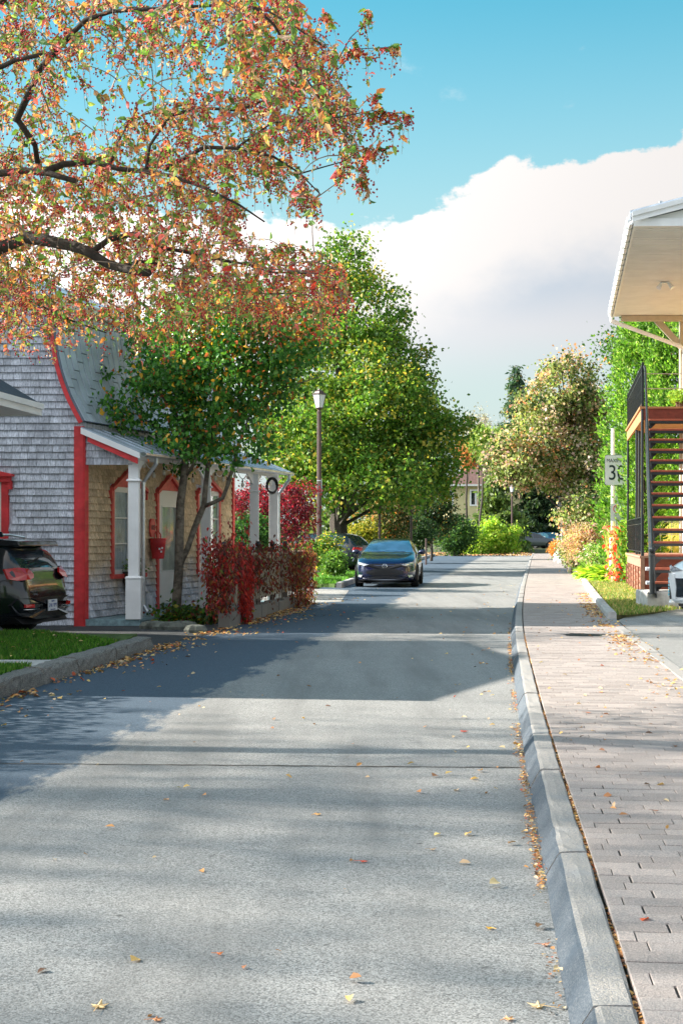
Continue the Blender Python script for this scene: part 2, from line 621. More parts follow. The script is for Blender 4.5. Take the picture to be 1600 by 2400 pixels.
def tag(o, label=None, cat=None, group=None, kind=None):
    if label:
        o['label'] = label
    if cat:
        o['category'] = cat
    if group:
        o['group'] = group
    if kind:
        o['kind'] = kind
    return o


ORIG = {}


def thing(name, label, cat, loc=(0, 0, 0), group=None, rz=0.0):
    """an Empty at the thing's base; parts built in world coordinates get shifted to it with wp()"""
    o = bpy.data.objects.new(name, None)
    COL.objects.link(o)
    o.location = loc
    o.rotation_euler = (0, 0, rz)
    o.empty_display_size = 0.2
    ORIG[o.name] = Vector(loc)
    return tag(o, label, cat, group)


def wp(mb, name, mats, root, parent=None, **k):
    """build a part whose vertices were written in world coordinates under root (or under parent, a part of root at identity)"""
    return mb.build(name, mats, parent if parent is not None else root, local=ORIG[root.name], **k)


def struct(mb, name, mats, **k):
    o = mb.build(name, mats, **k)
    o['kind'] = 'structure'
    return o


def copy_tree(o, parent=None, first=True):
    c = o.copy()
    COL.objects.link(c)
    c.parent = parent
    for ch in list(o.children):
        copy_tree(ch, c, False)
    return c


def norm(a):
    return a / (np.linalg.norm(a, axis=1, keepdims=True) + 1e-9)


def quads_object(name, V, nper, faces, colors, mat, parent=None, org=None):
    """V: (N,nper,3); faces: list of index tuples within one item"""
    N = V.shape[0]
    if org is not None:
        V = V - np.array(org)[None, None, :]
    me = bpy.data.meshes.new(name)
    fl = [len(f) for f in faces]
    tot = sum(fl)
    me.vertices.add(N * nper)
    me.vertices.foreach_set('co', V.reshape(-1).astype(np.float32))
    base = (np.arange(N) * nper)[:, None]
    idx = np.concatenate([np.array(f) for f in faces])[None, :] + base
    me.loops.add(N * tot)
    me.loops.foreach_set('vertex_index', idx.reshape(-1).astype(np.int32))
    me.polygons.add(N * len(faces))
    st = np.cumsum([0] + fl[:-1])[None, :] + (np.arange(N) * tot)[:, None]
    me.polygons.foreach_set('loop_start', st.reshape(-1).astype(np.int32))
    me.update(calc_edges=True)
    if colors is not None:
        ca = me.color_attributes.new('Col', 'FLOAT_COLOR', 'POINT')
        cc = np.ones((N, nper, 4), np.float32)
        cc[:, :, :3] = colors[:, None, :]
        ca.data.foreach_set('color', cc.reshape(-1))
    me.materials.append(M[mat])
    me.validate()
    o = bpy.data.objects.new(name, me)
    COL.objects.link(o)
    if parent is not None:
        o.parent = parent
    return o


def palette(N, cols, weights, jit=0.25, rng=RNG):
    wts = np.array(weights, float)
    wts /= wts.sum()
    k = rng.choice(len(cols), N, p=wts)
    c = np.array(cols)[k]
    c = c * (1 + rng.uniform(-jit, jit, (N, 1))) * (1 + rng.uniform(-0.08, 0.08, (N, 3)))
    return np.clip(c, 0.002, 0.95)


def leaf_verts(C, D, Nn, L, Wd, shape='quad', curl=0.25):
    """C base points, D direction, Nn face normal, L length, Wd width"""
    D = norm(D)
    Sd = norm(np.cross(D, Nn))
    U = np.cross(Sd, D)
    L = L[:, None]
    Wd = Wd[:, None]
    if shape == 'quad':
        V = np.stack([C, C + D * L * 0.45 + Sd * Wd * 0.5 + U * Wd * 0.2, C + D * L, C + D * L * 0.45 - Sd * Wd * 0.5 + U * Wd * 0.2], 1)
        return V, 4, [(0, 1, 2, 3)]
    if shape == 'leaf':
        cu = curl
        V = np.stack([C,
                      C + D * L * 0.30 + Sd * Wd * 0.48 + U * Wd * 0.22,
                      C + D * L * 0.68 + Sd * Wd * 0.36 + U * Wd * 0.10 - U * L * cu * 0.3,
                      C + D * L * 0.97 - U * L * cu,
                      C + D * L * 0.68 - Sd * Wd * 0.36 + U * Wd * 0.10 - U * L * cu * 0.3,
                      C + D * L * 0.30 - Sd * Wd * 0.48 + U * Wd * 0.22,
                      C + D * L * 0.5 - U * L * cu * 0.15], 1)
        return V, 7, [(0, 1, 2, 6), (6, 2, 3), (6, 3, 4), (0, 6, 4, 5)]


def rand_dirs(N, rng=RNG):
    return norm(rng.normal(size=(N, 3)))


def foliage(name, C, L, cols, wts, mat='leaf', parent=None, org=None, down=0.4, asp=0.6, up=0.3, shape='quad', jit=0.25, kind='stuff', base_dir=None, colors=None):
    N = len(C)
    D = rand_dirs(N)
    D[:, 2] -= down
    if base_dir is not None:
        D = D * 0.6 + base_dir
    Nn = rand_dirs(N)
    Nn[:, 2] += up
    Ls = L * RNG.uniform(0.6, 1.3, N)
    V, n, f = leaf_verts(C, D, norm(Nn), Ls, Ls * asp, shape)
    if colors is None:
        colors = palette(N, cols, wts, jit)
    o = quads_object(name, V, n, f, colors, mat, parent, org)
    if kind:
        o['kind'] = kind
    return o

# ================================================================== GROUND AND STREET
rk = [G(1340, 2395), G(1265, 2000), G(1240, 1850), G(1215, 1700), G(1205, 1600), G(1195, 1500), G(1200, 1440), G(1215, 1380), G(1240, 1310)]
RK_Y = np.array([-12.0] + [p.y for p in rk] + [170])
RK_X = np.array([rk[0].x - 0.11 * (rk[0].y + 12)] + [p.x for p in rk] + [rk[-1].x + 0.14 * (170 - rk[-1].y)])
# ease the measured line
_ys = np.linspace(-12, 170, 400)
_xs = np.interp(_ys, RK_Y, RK_X)
_k = np.ones(15) / 15
_xs2 = np.convolve(np.pad(_xs, 7, mode='reflect', reflect_type='odd'), _k, 'valid')
lk = [G(0, 1638), G(191, 1577), G(376, 1516), G(505, 1481), G(677, 1432), G(800, 1378), G(985, 1312)]
LK_Y = np.array([-12.0] + [p.y for p in lk] + [170])
LK_X = np.array([lk[0].x - 0.125 * (lk[0].y + 12)] + [p.x for p in lk] + [lk[-1].x + 0.11 * (170 - lk[-1].y)])


def XR(y):
    return float(np.interp(y, _ys, _xs2))


def XL(y):
    return float(np.interp(y, LK_Y, LK_X))


def strip(ys, fa, fb, z, name, mat, kind='structure', thick=0.0):
    mb = MB()
    vs = []
    for y in ys:
        a, b = fa(y), fb(y)
        for k in range(5):
            vs.append((a + (b - a) * k / 4, y, z(y) if callable(z) else z))
    fs = [(i * 5 + k, i * 5 + k + 1, (i + 1) * 5 + k + 1, (i + 1) * 5 + k) for i in range(len(ys) - 1) for k in range(4)]
    mb.add(vs, fs)
    o = mb.build(name, mat)
    o['kind'] = kind
    return o


mb = MB()
mb.add([(-600, -200, -0.06), (600, -200, -0.06), (600, 900, -0.06), (-600, 900, -0.06)], [(0, 1, 2, 3)])
struct(mb, 'ground', 'terrain')
YS = list(np.concatenate([np.arange(-12, 60, 1.5), np.arange(60, 133, 6)]))
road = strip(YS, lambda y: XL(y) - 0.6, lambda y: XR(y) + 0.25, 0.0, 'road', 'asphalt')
# the street bends away to the left at its far end
mb = MB()
mb.add([(-60, 122, -0.006), (XR(132) + 1, 122, -0.006), (XR(132) + 1, 133, -0.006), (-60, 139, -0.006)], [(0, 1, 2, 3)])
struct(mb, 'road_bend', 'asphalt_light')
mb = MB()
mb.add([(-70, 141, -0.02), (-5, 134.5, -0.02), (60, 134.5, -0.02), (60, 139, 0.36), (60, 200, 0.36), (-70, 200, 0.36), (-70, 144, 0.36), (-5, 139, 0.36)], [(0, 1, 7, 6), (1, 2, 3, 7), (7, 3, 4, 5, 6)])
struct(mb, 'far_bank', 'terrain')
# joint sawn across the asphalt
mb = MB()
vs = []
n = 60
for i in range(n + 1):
    t_ = i / n
    p = G(-40 + (1222 + 40) * t_, 1790 + 10 * t_)
    j = random.uniform(-0.008, 0.008)
    wd = random.uniform(0.006, 0.013)
    vs += [(p.x, p.y + j - wd, 0.004), (p.x, p.y + j + wd, 0.004)]
mb.add(vs, [(2 * i, 2 * i + 2, 2 * i + 3, 2 * i + 1) for i in range(n)])
o = mb.build('road_joint', 'soil', road)


# ---- right kerb: granite stones with a battered face
def along(xf, y, off):
    """point beside the curve xf at station y, off metres to its right"""
    d = Vector((xf(y + 0.5) - xf(y - 0.5), 1.0, 0)).normalized()
    nrm = Vector((d.y, -d.x, 0))
    return Vector((xf(y), y, 0)) + nrm * off


kerb = bpy.data.objects.new('kerb', None)
COL.objects.link(kerb)
kerb['kind'] = 'structure'
ORIG[kerb.name] = Vector((0, 0, 0))


def kerb_run(parent, xf, sgn, lengths, y0, y1, prof, mat, name, rough=0.0, sub=4):
    y = y0
    i = 0
    while y < y1:
        L = lengths[i] if i < len(lengths) else random.uniform(0.8, 1.9) * (1 if y < 60 else 2.5)
        mb = MB()
        n = sub if y < 30 else 2
        rows = []
        dz = random.uniform(-0.006, 0.006)
        for k in range(n + 1):
            yy = y + 0.006 + (L - 0.012) * k / n
            rows.append([along(xf, yy, sgn * (o_ + (random.uniform(-rough, rough) if y < 30 else 0))) + Vector((0, 0, z_ + dz + (random.uniform(-rough, rough) * 0.7 if y < 30 and z_ > 0.02 else 0))) for o_, z_ in prof])
        m_ = len(prof)
        vs = [p for r_ in rows for p in r_]
        fs = []
        for k in range(n):
            for j in range(m_ - 1):
                q = (k * m_ + j, (k + 1) * m_ + j, (k + 1) * m_ + j + 1, k * m_ + j + 1)
                fs.append(q if sgn < 0 else q[::-1])
        fs.append(tuple(range(m_)) if sgn > 0 else tuple(range(m_ - 1, -1, -1)))
        e = n * m_
        fs.append(tuple(e + j for j in range(m_ - 1, -1, -1)) if sgn > 0 else tuple(e + j for j in range(m_)))
        mb.add(vs, fs)
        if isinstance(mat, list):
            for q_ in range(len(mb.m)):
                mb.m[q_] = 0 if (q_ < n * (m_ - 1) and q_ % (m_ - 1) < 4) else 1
        mb.build(name, mat, parent)
        y += L
        i += 1


KP = [(0.0, -0.05), (0.0, 0.006), (0.026, 0.052), (0.052, 0.100), (0.062, 0.110), (0.080, 0.114), (0.12, 0.115), (0.168, 0.115), (0.176, 0.109), (0.178, -0.05)]
kerb_run(kerb, XR, 1, [1.2, 1.2, 1.02, 1.98, 0.54, 1.62, 1.5, 1.2, 1.35], 1.0 - 0.35, 120, KP, ['granite_shade_face', 'granite'], 'kerb_stone', 0.0035, 7)

# ---- right pavement: running bond pavers
SWW = 1.55


def XS(y):          # outer edge of the pavement
    return XR(y) + np.interp(y, [0, 22, 46, 100], [1.55, 1.56, 1.9, 2.2])


sidewalk = strip(list(np.arange(-6, 125, 3)), lambda y: XR(y) + 0.202, lambda y: XS(y) + 0.02, 0.1095, 'sidewalk', 'joint_sand')
gapb = strip(list(np.arange(-6, 125, 3)), lambda y: XR(y) + 0.12, lambda y: XR(y) + 0.25, 0.080, 'kerb_gap', 'soil')
PVS = []
cd = 0.115


def paver_mesh(w_, d_, seed):
    rr = random.Random(seed)
    mb = MB()
    b = 0.002
    h = 0.028
    z1 = h + rr.uniform(-0.001, 0.001)
    tl = rr.uniform(-0.0015, 0.0015)
    x0, x1, y0, y1 = 0, w_, 0, d_
    vs = [(x0, y0, 0), (x1, y0, 0), (x1, y1, 0), (x0, y1, 0),
          (x0, y0, z1 - b), (x1, y0, z1 - b), (x1, y1, z1 - b + tl), (x0, y1, z1 - b + tl),
          (x0 + b, y0 + b, z1), (x1 - b, y0 + b, z1), (x1 - b, y1 - b, z1 + tl), (x0 + b, y1 - b, z1 + tl)]
    fs = [(0, 1, 5, 4), (1, 2, 6, 5), (2, 3, 7, 6), (3, 0, 4, 7), (4, 5, 9, 8), (5, 6, 10, 9), (6, 7, 11, 10), (7, 4, 8, 11), (8, 9, 10, 11)]
    mb.add(vs, fs)
    return mb


full_meshes = [paver_mesh(0.241, cd - 0.0045, s).mesh('paver', 'paver') for s in range(8)]
half_meshes = {}
mbs = MB()
count = 0
y = 2.2
row = 0
mh = G(1365, 1489, 0.11)
while y < 118:
    ang = math.atan2(XR(y + 0.5) - XR(y - 0.5), 1.0)
    ca, sa = math.cos(-ang), math.sin(-ang)
    x = 0.192
    wtot = XS(y) - XR(y) - 0.01
    big = 1 if y < 46 else 3
    off = [0.0, 0.125, 0.06, 0.185][row % 4] if row % 7 else 0.09
    first = True
    while x < wtot - 0.03:
        w_ = 0.245 * big
        if first and off > 0.02:
            w_ = off * big
        first = False
        if x + w_ > wtot:
            w_ = wtot - x
        if wtot - (x + w_) < 0.05:
            w_ = wtot - x
        o_ = along(XR, y, x)
        jz = random.uniform(-0.0015, 0.0015)
        if (o_ - Vector((mh.x - 0.1, mh.y, 0))).length < 0.33 and y < 30:
            x += w_
            continue
        if count < 300:
            if abs(w_ - 0.245) < 0.002:
                me = full_meshes[random.randrange(8)]
            else:
                key = round(w_, 2)
                if key not in half_meshes:
                    half_meshes[key] = paver_mesh(max(0.03, key - 0.004), cd - 0.0045, int(key * 100)).mesh('paver', 'paver')
                me = half_meshes[key]
            ob = bpy.data.objects.new('paver', me)
            COL.objects.link(ob)
            ob.parent = sidewalk
            ob.location = (o_.x, o_.y, 0.088 + jz)
            ob.rotation_euler = (random.uniform(-.004, .004), random.uniform(-.004, .004), -ang)
            count += 1
        else:
            pm = paver_mesh(w_ - 0.004, cd * big - 0.0045, row) if y < 46 else None
            if pm is None:
                pm = MB()
                pm.add([(0, 0, 0.028), (w_ - 0.01, 0, 0.028), (w_ - 0.01, cd * big - 0.01, 0.028), (0, cd * big - 0.01, 0.028)], [(0, 1, 2, 3)])
            rv = random.random()
            mbs.add([(o_.x + vx * ca - vy * sa, o_.y + vx * sa + vy * ca, 0.088 + jz + vz) for vx, vy, vz in pm.v], pm.f, 0, rv + 0.001)
        x += w_
    y += cd * big
    row += 1
o = mbs.build('paver_rows', 'paver', sidewalk)
o['kind'] = 'stuff'

# manhole cover in the pavement
t = thing('manhole_cover', 'round dark iron manhole cover set flush in the brick pavement', 'manhole cover', (mh.x - 0.02, mh.y, 0.088))
mb = MB()
mb.lathe([(0.30, 0), (0.30, 0.024), (0.27, 0.026)], seg=28)
wpo = mb.build('cover', 'black_iron', t)
mb = MB()
mb.lathe([(0.335, 0), (0.335, 0.021)], seg=28)
mb.build('frame', 'granite', t)
mb = MB()
for i in range(-4, 5):
    L_ = math.sqrt(max(0.01, 0.25 ** 2 - (i * 0.055) ** 2))
    mb.box(-L_, L_, i * 0.055 - 0.009, i * 0.055 + 0.009, 0.026, 0.031)
mb.build('ribs', 'black_iron', t)

# ---- outer edging stones of the pavement (from the driveway onwards)
edging = bpy.data.objects.new('pavement_edging', None)
COL.objects.link(edging)
edging['kind'] = 'structure'
EP = [(0.0, 0.0), (0.0, 0.20), (0.02, 0.225), (0.13, 0.225), (0.15, 0.20), (0.15, 0.0)]
kerb_run(edging, XS, 1, [], 23.5, 100, EP, 'edge_stone', 'edging_stone', 0.004, 3)
EP2 = [(0.0, 0.0), (0.0, 0.113), (0.01, 0.118), (0.13, 0.118), (0.14, 0.113), (0.14, 0.0)]
kerb_run(edging, XS, 1, [], 12.0, 23.4, EP2, 'granite', 'edging_stone', 0.002, 2)

# ---- right yards
strip(list(np.arange(-6, 21.6, 2.0)) + [21.5], lambda y: XS(y) + 0.15, lambda y: XS(y) + 9, 0.108, 'gravel_yard', 'gravel')
strip([21.52, 23, 25.0, 27.0], lambda y: XS(y) + (0.15 if y < 24 else 0.17 + (y - 24) * 0.35), lambda y: XS(y) + 10, 0.112, 'driveway', 'asphalt_light')
mb = MB()
pp = [(XS(23.5) + 0.15, 23.5), (XS(25.0) + 0.9, 25.0), (6.5, 27.0), (9, 31.9), (12, 60), (26, 100), (XS(100) + 0.15, 100), (XS(60) + 0.15, 60), (XS(40) + 0.15, 40), (XS(30) + 0.15, 30)]
mb.prism([(a, b, 0.1) for a, b in pp], (0, 0, 0.07))
struct(mb, 'lawn_verge', 'turf_dry')

# ---- left kerb: rough split granite
kerbl = bpy.data.objects.new('rough_kerb', None)
COL.objects.link(kerbl)
kerbl['kind'] = 'structure'
KL = [(0.0, -0.03), (0.0, 0.06), (0.012, 0.12), (0.02, 0.150), (0.05, 0.165), (0.15, 0.17), (0.21, 0.165), (0.22, 0.15), (0.22, -0.03)]


def XLK(y):
    return XL(y)


kerb_run(kerbl, XLK, -1, [], 6.0, 17.2, KL, 'rough_granite', 'kerb_stone', 0.012, 10)
# last stone dips into the drive
mb = MB()
rows = []
for k, (yy, h) in enumerate([(17.22, 0.16), (17.7, 0.15), (18.2, 0.10), (18.6, 0.03)]):
    rows.append([along(XLK, yy, -o_) + Vector((0, 0, min(z_, h))) for o_, z_ in KL])
m_ = len(KL)
mb.add([p for r_ in rows for p in r_], [(k * m_ + j, (k + 1) * m_ + j, (k + 1) * m_ + j + 1, k * m_ + j + 1) for k in range(3) for j in range(m_ - 1)] + [tuple(range(m_ - 1, -1, -1))])
mb.build('kerb_stone', 'rough_granite', kerbl)

# left lawn slab, path and drive
Zl = 0.15
lawn_near = [G(-900, 2050, Zl), along(XLK, 6.0, -0.22), along(XLK, 9.0, -0.22), G(-60, 1612, Zl), G(85, 1567, Zl), G(-60, 1566, Zl), G(-900, 1566, Zl)]
y_a, y_b = G(0, 1564, Zl).y, G(0, 1546, Zl).y
yard = MB()
L0 = -9.0
edge = [along(XLK, yy, -0.22) for yy in np.linspace(6.0, y_a, 6)]
yard.prism([(L0, 6.0, -0.03)] + [(p.x, p.y, -0.03) for p in edge] + [(L0, y_a, -0.03)], (0, 0, Zl + 0.02))
struct(yard, 'lawn', 'turf')
path = MB()
e2 = [along(XLK, yy, -0.22) for yy in np.linspace(y_a + 0.01, y_b, 3)]
path.prism([(L0, y_a + 0.01, -0.03)] + [(p.x, p.y, -0.03) for p in e2] + [(L0, y_b, -0.03)], (0, 0, Zl + 0.028))
struct(path, 'garden_path', 'concrete')
y_c = 19.2
yard = MB()
e3 = [along(XLK, yy, -0.22) for yy in np.linspace(y_b + 0.01, 17.6, 5)]
gtip = G(322, 1492, 0.1)
yard.prism([(L0, y_b + 0.01, -0.03)] + [(p.x, p.y, -0.03) for p in e3] + [(gtip.x, gtip.y, -0.03), (-4.4, y_c, -0.03), (L0, y_c + 0.3, -0.03)], (0, 0, Zl + 0.02))
struct(yard, 'lawn_by_the_drive', 'turf')
# paved strip in front of the house
mb = MB()
mb.add([(L0, y_c, 0.004), (-4.4, y_c - 0.4, 0.004), (XL(18.0) - 0.22, 17.7, 0.004), (XL(22.5) + 0.1, 22.5, 0.004), (XL(23.5) - 0.1, 23.5, 0.004), (-3.5, 23.8, 0.004), (-12, 24.0, 0.004), (-12, y_c, 0.004)],
       [(0, 1, 2, 3, 4, 5, 6, 7)])
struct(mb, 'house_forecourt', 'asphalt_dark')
# side drive beyond the house, lit concrete
mb = MB()
a, b = 31.5, 39.2
mb.add([(XL(a) - 0.02, a, 0.005), (XL(a) + 0.75, a + .6, 0.005), (XL(b) + 0.35, b, 0.005), (XL(b) - 1.0, b + 1.2, 0.005), (XL(b) - 7, b + 3, 0.005), (XL(a) - 7, a + 1.5, 0.005)], [(0, 1, 2, 3, 4, 5)])
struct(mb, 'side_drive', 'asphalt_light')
# lawn round the lamp post, with a kerb
mb = MB()
lc = [G(798, 1372, 0.12), G(700, 1352, 0.12)]
mb.prism([(XL(41) - 0.2, 41.2, -0.02), (XL(60) - 0.3, 60, -0.02), (XL(90) - 0.3, 90, -0.02), (XL(90) - 16, 92, -0.02), (-14, 46, -0.02), (-2.8, 44.5, -0.02), (-1.3, 42.8, -0.02)], (0, 0, 0.13))
struct(mb, 'verge', 'turf')
kb2 = bpy.data.objects.new('far_kerb', None)
COL.objects.link(kb2)
kb2['kind'] = 'structure'
kerb_run(kb2, XL, -1, [], 41.0, 112, [(0, -0.03), (0.01, 0.14), (0.04, 0.155), (0.15, 0.155), (0.16, 0.14), (0.16, -0.03)], 'edge_stone', 'kerb_stone', 0.003, 2)


# ---- grass blades
def grass_patch(name, pts, h, cols, wts, parent=None, wd=0.006):
    N = len(pts)
    D = rand_dirs(N) * 0.45
    D[:, 2] = 1
    D = norm(D)
    hh = (h * RNG.uniform(0.5, 1.4, N))[:, None]
    sx = norm(np.cross(D, rand_dirs(N))) * wd * RNG.uniform(0.7, 1.4, (N, 1))
    bend = rand_dirs(N) * 0.4
    bend[:, 2] *= 0.2
    V = np.stack([pts - sx, pts + sx, pts + D * hh * 0.6 + bend * hh * 0.3 + sx * 0.6, pts + D * hh + bend * hh], 1)
    c = palette(N, cols, wts, 0.3)
    o = quads_object(name, V, 4, [(0, 1, 2, 3)], c, 'leaf', parent)
    o['kind'] = 'stuff'
    return o


def pts_between(n, y0, y1, fa, fb, z, pw=1.0):
    y = RNG.uniform(y0, y1, n)
    u = RNG.uniform(0, 1, n) ** pw
    a = np.array([fa(v) for v in y])
    b = np.array([fb(v) for v in y])
    return np.stack([a + (b - a) * u, y, np.full(n, z)], 1)


GC = [(0.045, 0.13, 0.012), (0.08, 0.19, 0.02), (0.03, 0.085, 0.01), (0.16, 0.17, 0.05)]
p1 = pts_between(34000, 11.5, y_a, lambda y: -4.6, lambda y: XL(y) - 0.20, Zl - 0.012)
p2 = pts_between(42000, y_b, 19.3, lambda y: -5.4, lambda y: XL(min(y, 17.6)) - 0.22 - max(0, y - 17.6) * 0.75, Zl - 0.012)
grass_patch('grass', np.concatenate([p1, p2]), 0.065, GC, [4, 3, 3, 0.6])
# tall weeds by the house wall
pw_ = np.stack([RNG.uniform(-6.2, -4.1, 500), RNG.uniform(19.2, 19.9, 500), np.full(500, 0.1)], 1)
grass_patch('weeds', pw_[:260], 0.09, [(0.08, 0.13, 0.03), (0.2, 0.19, 0.1)], [2, 1], wd=0.005)
p3 = pts_between(26000, 41.4, 62, lambda y: XL(y) - 4.0, lambda y: XL(y) - 0.18, 0.105, 0.6)
grass_patch('verge_grass', p3, 0.12, [(0.06, 0.16, 0.015), (0.09, 0.22, 0.03), (0.035, 0.09, 0.012)], [3, 2, 2], wd=0.014)
p4 = pts_between(16000, 23.6, 44, lambda y: XS(y) + 0.17, lambda y: XS(y) + 0.25 + 1.4 * min(1, (y - 23.4) / 2.5), 0.165)
grass_patch('dry_verge_grass', p4, 0.07, [(0.09, 0.17, 0.03), (0.30, 0.25, 0.10), (0.14, 0.19, 0.04)], [2, 3, 2], wd=0.010)

# ---- fallen leaves
FC = [(0.44, 0.22, 0.08), (0.52, 0.33, 0.12), (0.28, 0.13, 0.06), (0.18, 0.09, 0.05), (0.42, 0.08, 0.03), (0.46, 0.33, 0.20), (0.10, 0.06, 0.04)]


def litter(name, C, size, cols=FC, wts=(3, 3, 3, 3, 0.8, 2, 2), parent=None, tilt=0.5):
    N = len(C)
    D = rand_dirs(N)
    D[:, 2] = RNG.normal(0, 0.12, N)
    Nn = rand_dirs(N) * tilt
    Nn[:, 2] = 1
    Ls = size * RNG.uniform(0.5, 1.35, N)
    C = C - D * Ls[:, None] * 0.5
    C[:, 2] = np.abs(C[:, 2]) + 0.006 + RNG.uniform(0, 0.008, N)
    V, n_, f = leaf_verts(C, D, norm(Nn), Ls, Ls * RNG.uniform(0.45, 0.85, N), 'leaf', 0.12)
    o = quads_object(name, V, n_, f, palette(N, cols, wts, 0.3), 'leaf_dry', parent)
    o['kind'] = 'stuff'
    return o


def edge_pts(n, xf, y0, y1, off, sd_, z, pw=1.6):
    yy = y0 + (y1 - y0) * RNG.uniform(0, 1, n) ** pw
    # clumpy along the line
    keep = (np.sin(yy * 2.1) + np.sin(yy * 5.3 + 1) + np.sin(yy * 0.7 + 2) + RNG.normal(0, 0.8, n)) > -0.3
    yy = yy[keep]
    x = np.array([xf(v) for v in yy]) + off + RNG.normal(0, 1, len(yy)) * sd_
    return np.stack([x, yy, np.full(len(yy), z)], 1)


gut = edge_pts(2600, XR, 3.4, 24, -0.022, 0.016, 0.0)
joint = edge_pts(5200, XR, 3.4, 20, 0.186, 0.005, 0.090)
litter('gutter_leaves', np.concatenate([gut, joint]), 0.022)
mid = edge_pts(150, XR, 4, 45, -0.25, 0.22, 0.0)
outer = edge_pts(1700, XS, 17, 34, -0.13, 0.10, 0.115, 0.8)
outer2 = edge_pts(260, XS, 11, 18, -0.12, 0.15, 0.115, 0.9)
litter('edge_leaves', np.concatenate([mid, outer, outer2]), 0.05, wts=(4, 4, 3, 1.5, 0.5, 4, 1))
lg = edge_pts(900, XL, 9.5, 20.5, 0.10, 0.09, 0.0, 1.0)
lg2 = edge_pts(300, XL, 9.5, 22, 0.30, 0.22, 0.0, 1.0)
lf = edge_pts(1500, XL, 21.0, 31.5, 0.06, 0.13, 0.0, 1.0)
lf2 = edge_pts(260, XL, 21.0, 34, 0.45, 0.35, 0.0, 1.0)
litter('kerb_leaves', np.concatenate([lg, lg2, lf, lf2]), 0.06, wts=(4, 4, 3, 3, 1, 3, 2))
n = 210
yy = 4 + 40 * RNG.uniform(0, 1, n) ** 1.5
xx = np.array([XL(v) + (XR(v) - XL(v)) * u for v, u in zip(yy, RNG.uniform(0, 1, n))])
a1 = np.stack([xx, yy, np.zeros(n)], 1)
n = 150
yy = 3.5 + 28 * RNG.uniform(0, 1, n) ** 1.3
xx = np.array([XR(v) + 0.25 + 1.2 * u for v, u in zip(yy, RNG.uniform(0, 1, n))])
a2 = np.stack([xx, yy, np.full(n, 0.113)], 1)
n = 60
a3 = np.stack([RNG.uniform(-4.8, -3.0, n), RNG.uniform(12, 19, n), np.full(n, 0.2)], 1)
a3 = a3[a3[:, 0] < np.array([XL(v) - 0.25 for v in a3[:, 1]])]
n = 90
a4 = np.stack([RNG.uniform(3.2, 6.5, n), RNG.uniform(11, 23, n), np.full(n, 0.118)], 1)
a4 = a4[a4[:, 0] > np.array([XS(v) + 0.1 for v in a4[:, 1]])]
litter('scattered_leaves', np.concatenate([a1, a2, a3, a4]), 0.042, wts=(4, 3, 3, 2, 1, 4, 1))
far = np.stack([RNG.uniform(2, 17, 2600), RNG.uniform(112, 134, 2600), np.full(2600, 0.02)], 1)
litter('far_leaf_litter', far, 0.16, tilt=1.2)


# single large leaves lying near the camera
def maple_leaf(px, py, z, size, rot, col, label):
    c = G(px, py, z)
    out = []
    rad = [1.0, .42, .78, .36, .62, .30, .28, .30, .62, .36, .78, .42]
    mb = MB()
    nn = len(rad)
    vs = [(0, 0, 0.010)]
    for i, r_ in enumerate(rad):
        an = 2 * math.pi * i / nn + rot
        vs.append((r_ * size * 0.5 * math.cos(an), r_ * size * 0.5 * math.sin(an), 0.005 + 0.014 * (i % 2 == 0) * r_ * random.uniform(0.1, 0.8)))
    mb.add(vs, [(0, 1 + i, 1 + (i + 1) % nn) for i in range(nn)])
    an = math.pi + rot
    mb.tube([(0.1 * size * math.cos(an), 0.1 * size * math.sin(an), 0.01), (0.75 * size * math.cos(an), 0.75 * size * math.sin(an), 0.012)], 0.0012, 4)
    me = mb.mesh('maple_leaf', 'leaf_dry')
    ca = me.color_attributes.new('Col', 'FLOAT_COLOR', 'POINT')
    for i, d_ in enumerate(ca.data):
        k = random.uniform(0.75, 1.2)
        d_.color = (col[0] * k, col[1] * k, col[2] * k, 1)
    o = bpy.data.objects.new('fallen_leaf', me)
    COL.objects.link(o)
    o.location = c
    return tag(o, label, 'leaf', 'large leaves lying on the street')


maple_leaf(232, 2363, 0, 0.085, 1.5, (0.52, 0.36, 0.18), 'pale tan maple leaf flat on the asphalt near the bottom left')
maple_leaf(366, 2394, 0, 0.05, 0.5, (0.45, 0.20, 0.09), 'orange brown leaf cut by the bottom edge of the picture')
maple_leaf(1262, 2362, 0, 0.085, 2.6, (0.50, 0.36, 0.20), 'large tan maple leaf on the asphalt at the foot of the kerb')
maple_leaf(1190, 2393, 0, 0.05, 0.8, (0.48, 0.26, 0.12), 'small orange tan leaf on the asphalt at the bottom edge')
maple_leaf(1147, 2179, 0, 0.045, 2.2, (0.60, 0.36, 0.06), 'yellow orange curled leaf alone on the near asphalt')
maple_leaf(850, 2022, 0, 0.055, 0.3, (0.42, 0.05, 0.02), 'bright red leaf lying in the middle of the grey road')
maple_leaf(743, 1911, 0, 0.06, 0.9, (0.55, 0.30, 0.10), 'tan orange leaf on the soft light band across the road')
maple_leaf(1253, 1967, 0.02, 0.07, 2.9, (0.34, 0.19, 0.09), 'brown curled leaf against the kerb face by a stone joint')
maple_leaf(1086, 1716, 0, 0.09, 1.2, (0.35, 0.05, 0.03), 'dark red upturned leaf on the sunlit asphalt')
maple_leaf(1534, 1903, 0.118, 0.045, 0.2, (0.16, 0.08, 0.05), 'dark brown leaf on the grey pavers')
maple_leaf(1376, 1672, 0.118, 0.06, 0.2, (0.33, 0.12, 0.06), 'rust brown leaf on the sunlit pavers near the kerb')
maple_leaf(1012, 1994, 0, 0.045, 0.2, (0.30, 0.22, 0.15), 'pale crumpled leaf on the asphalt right of the red leaf')
maple_leaf(1275, 2218, 0, 0.05, 0.2, (0.42, 0.20, 0.12), 'pinkish brown leaf lying beside the gutter leaf litter')
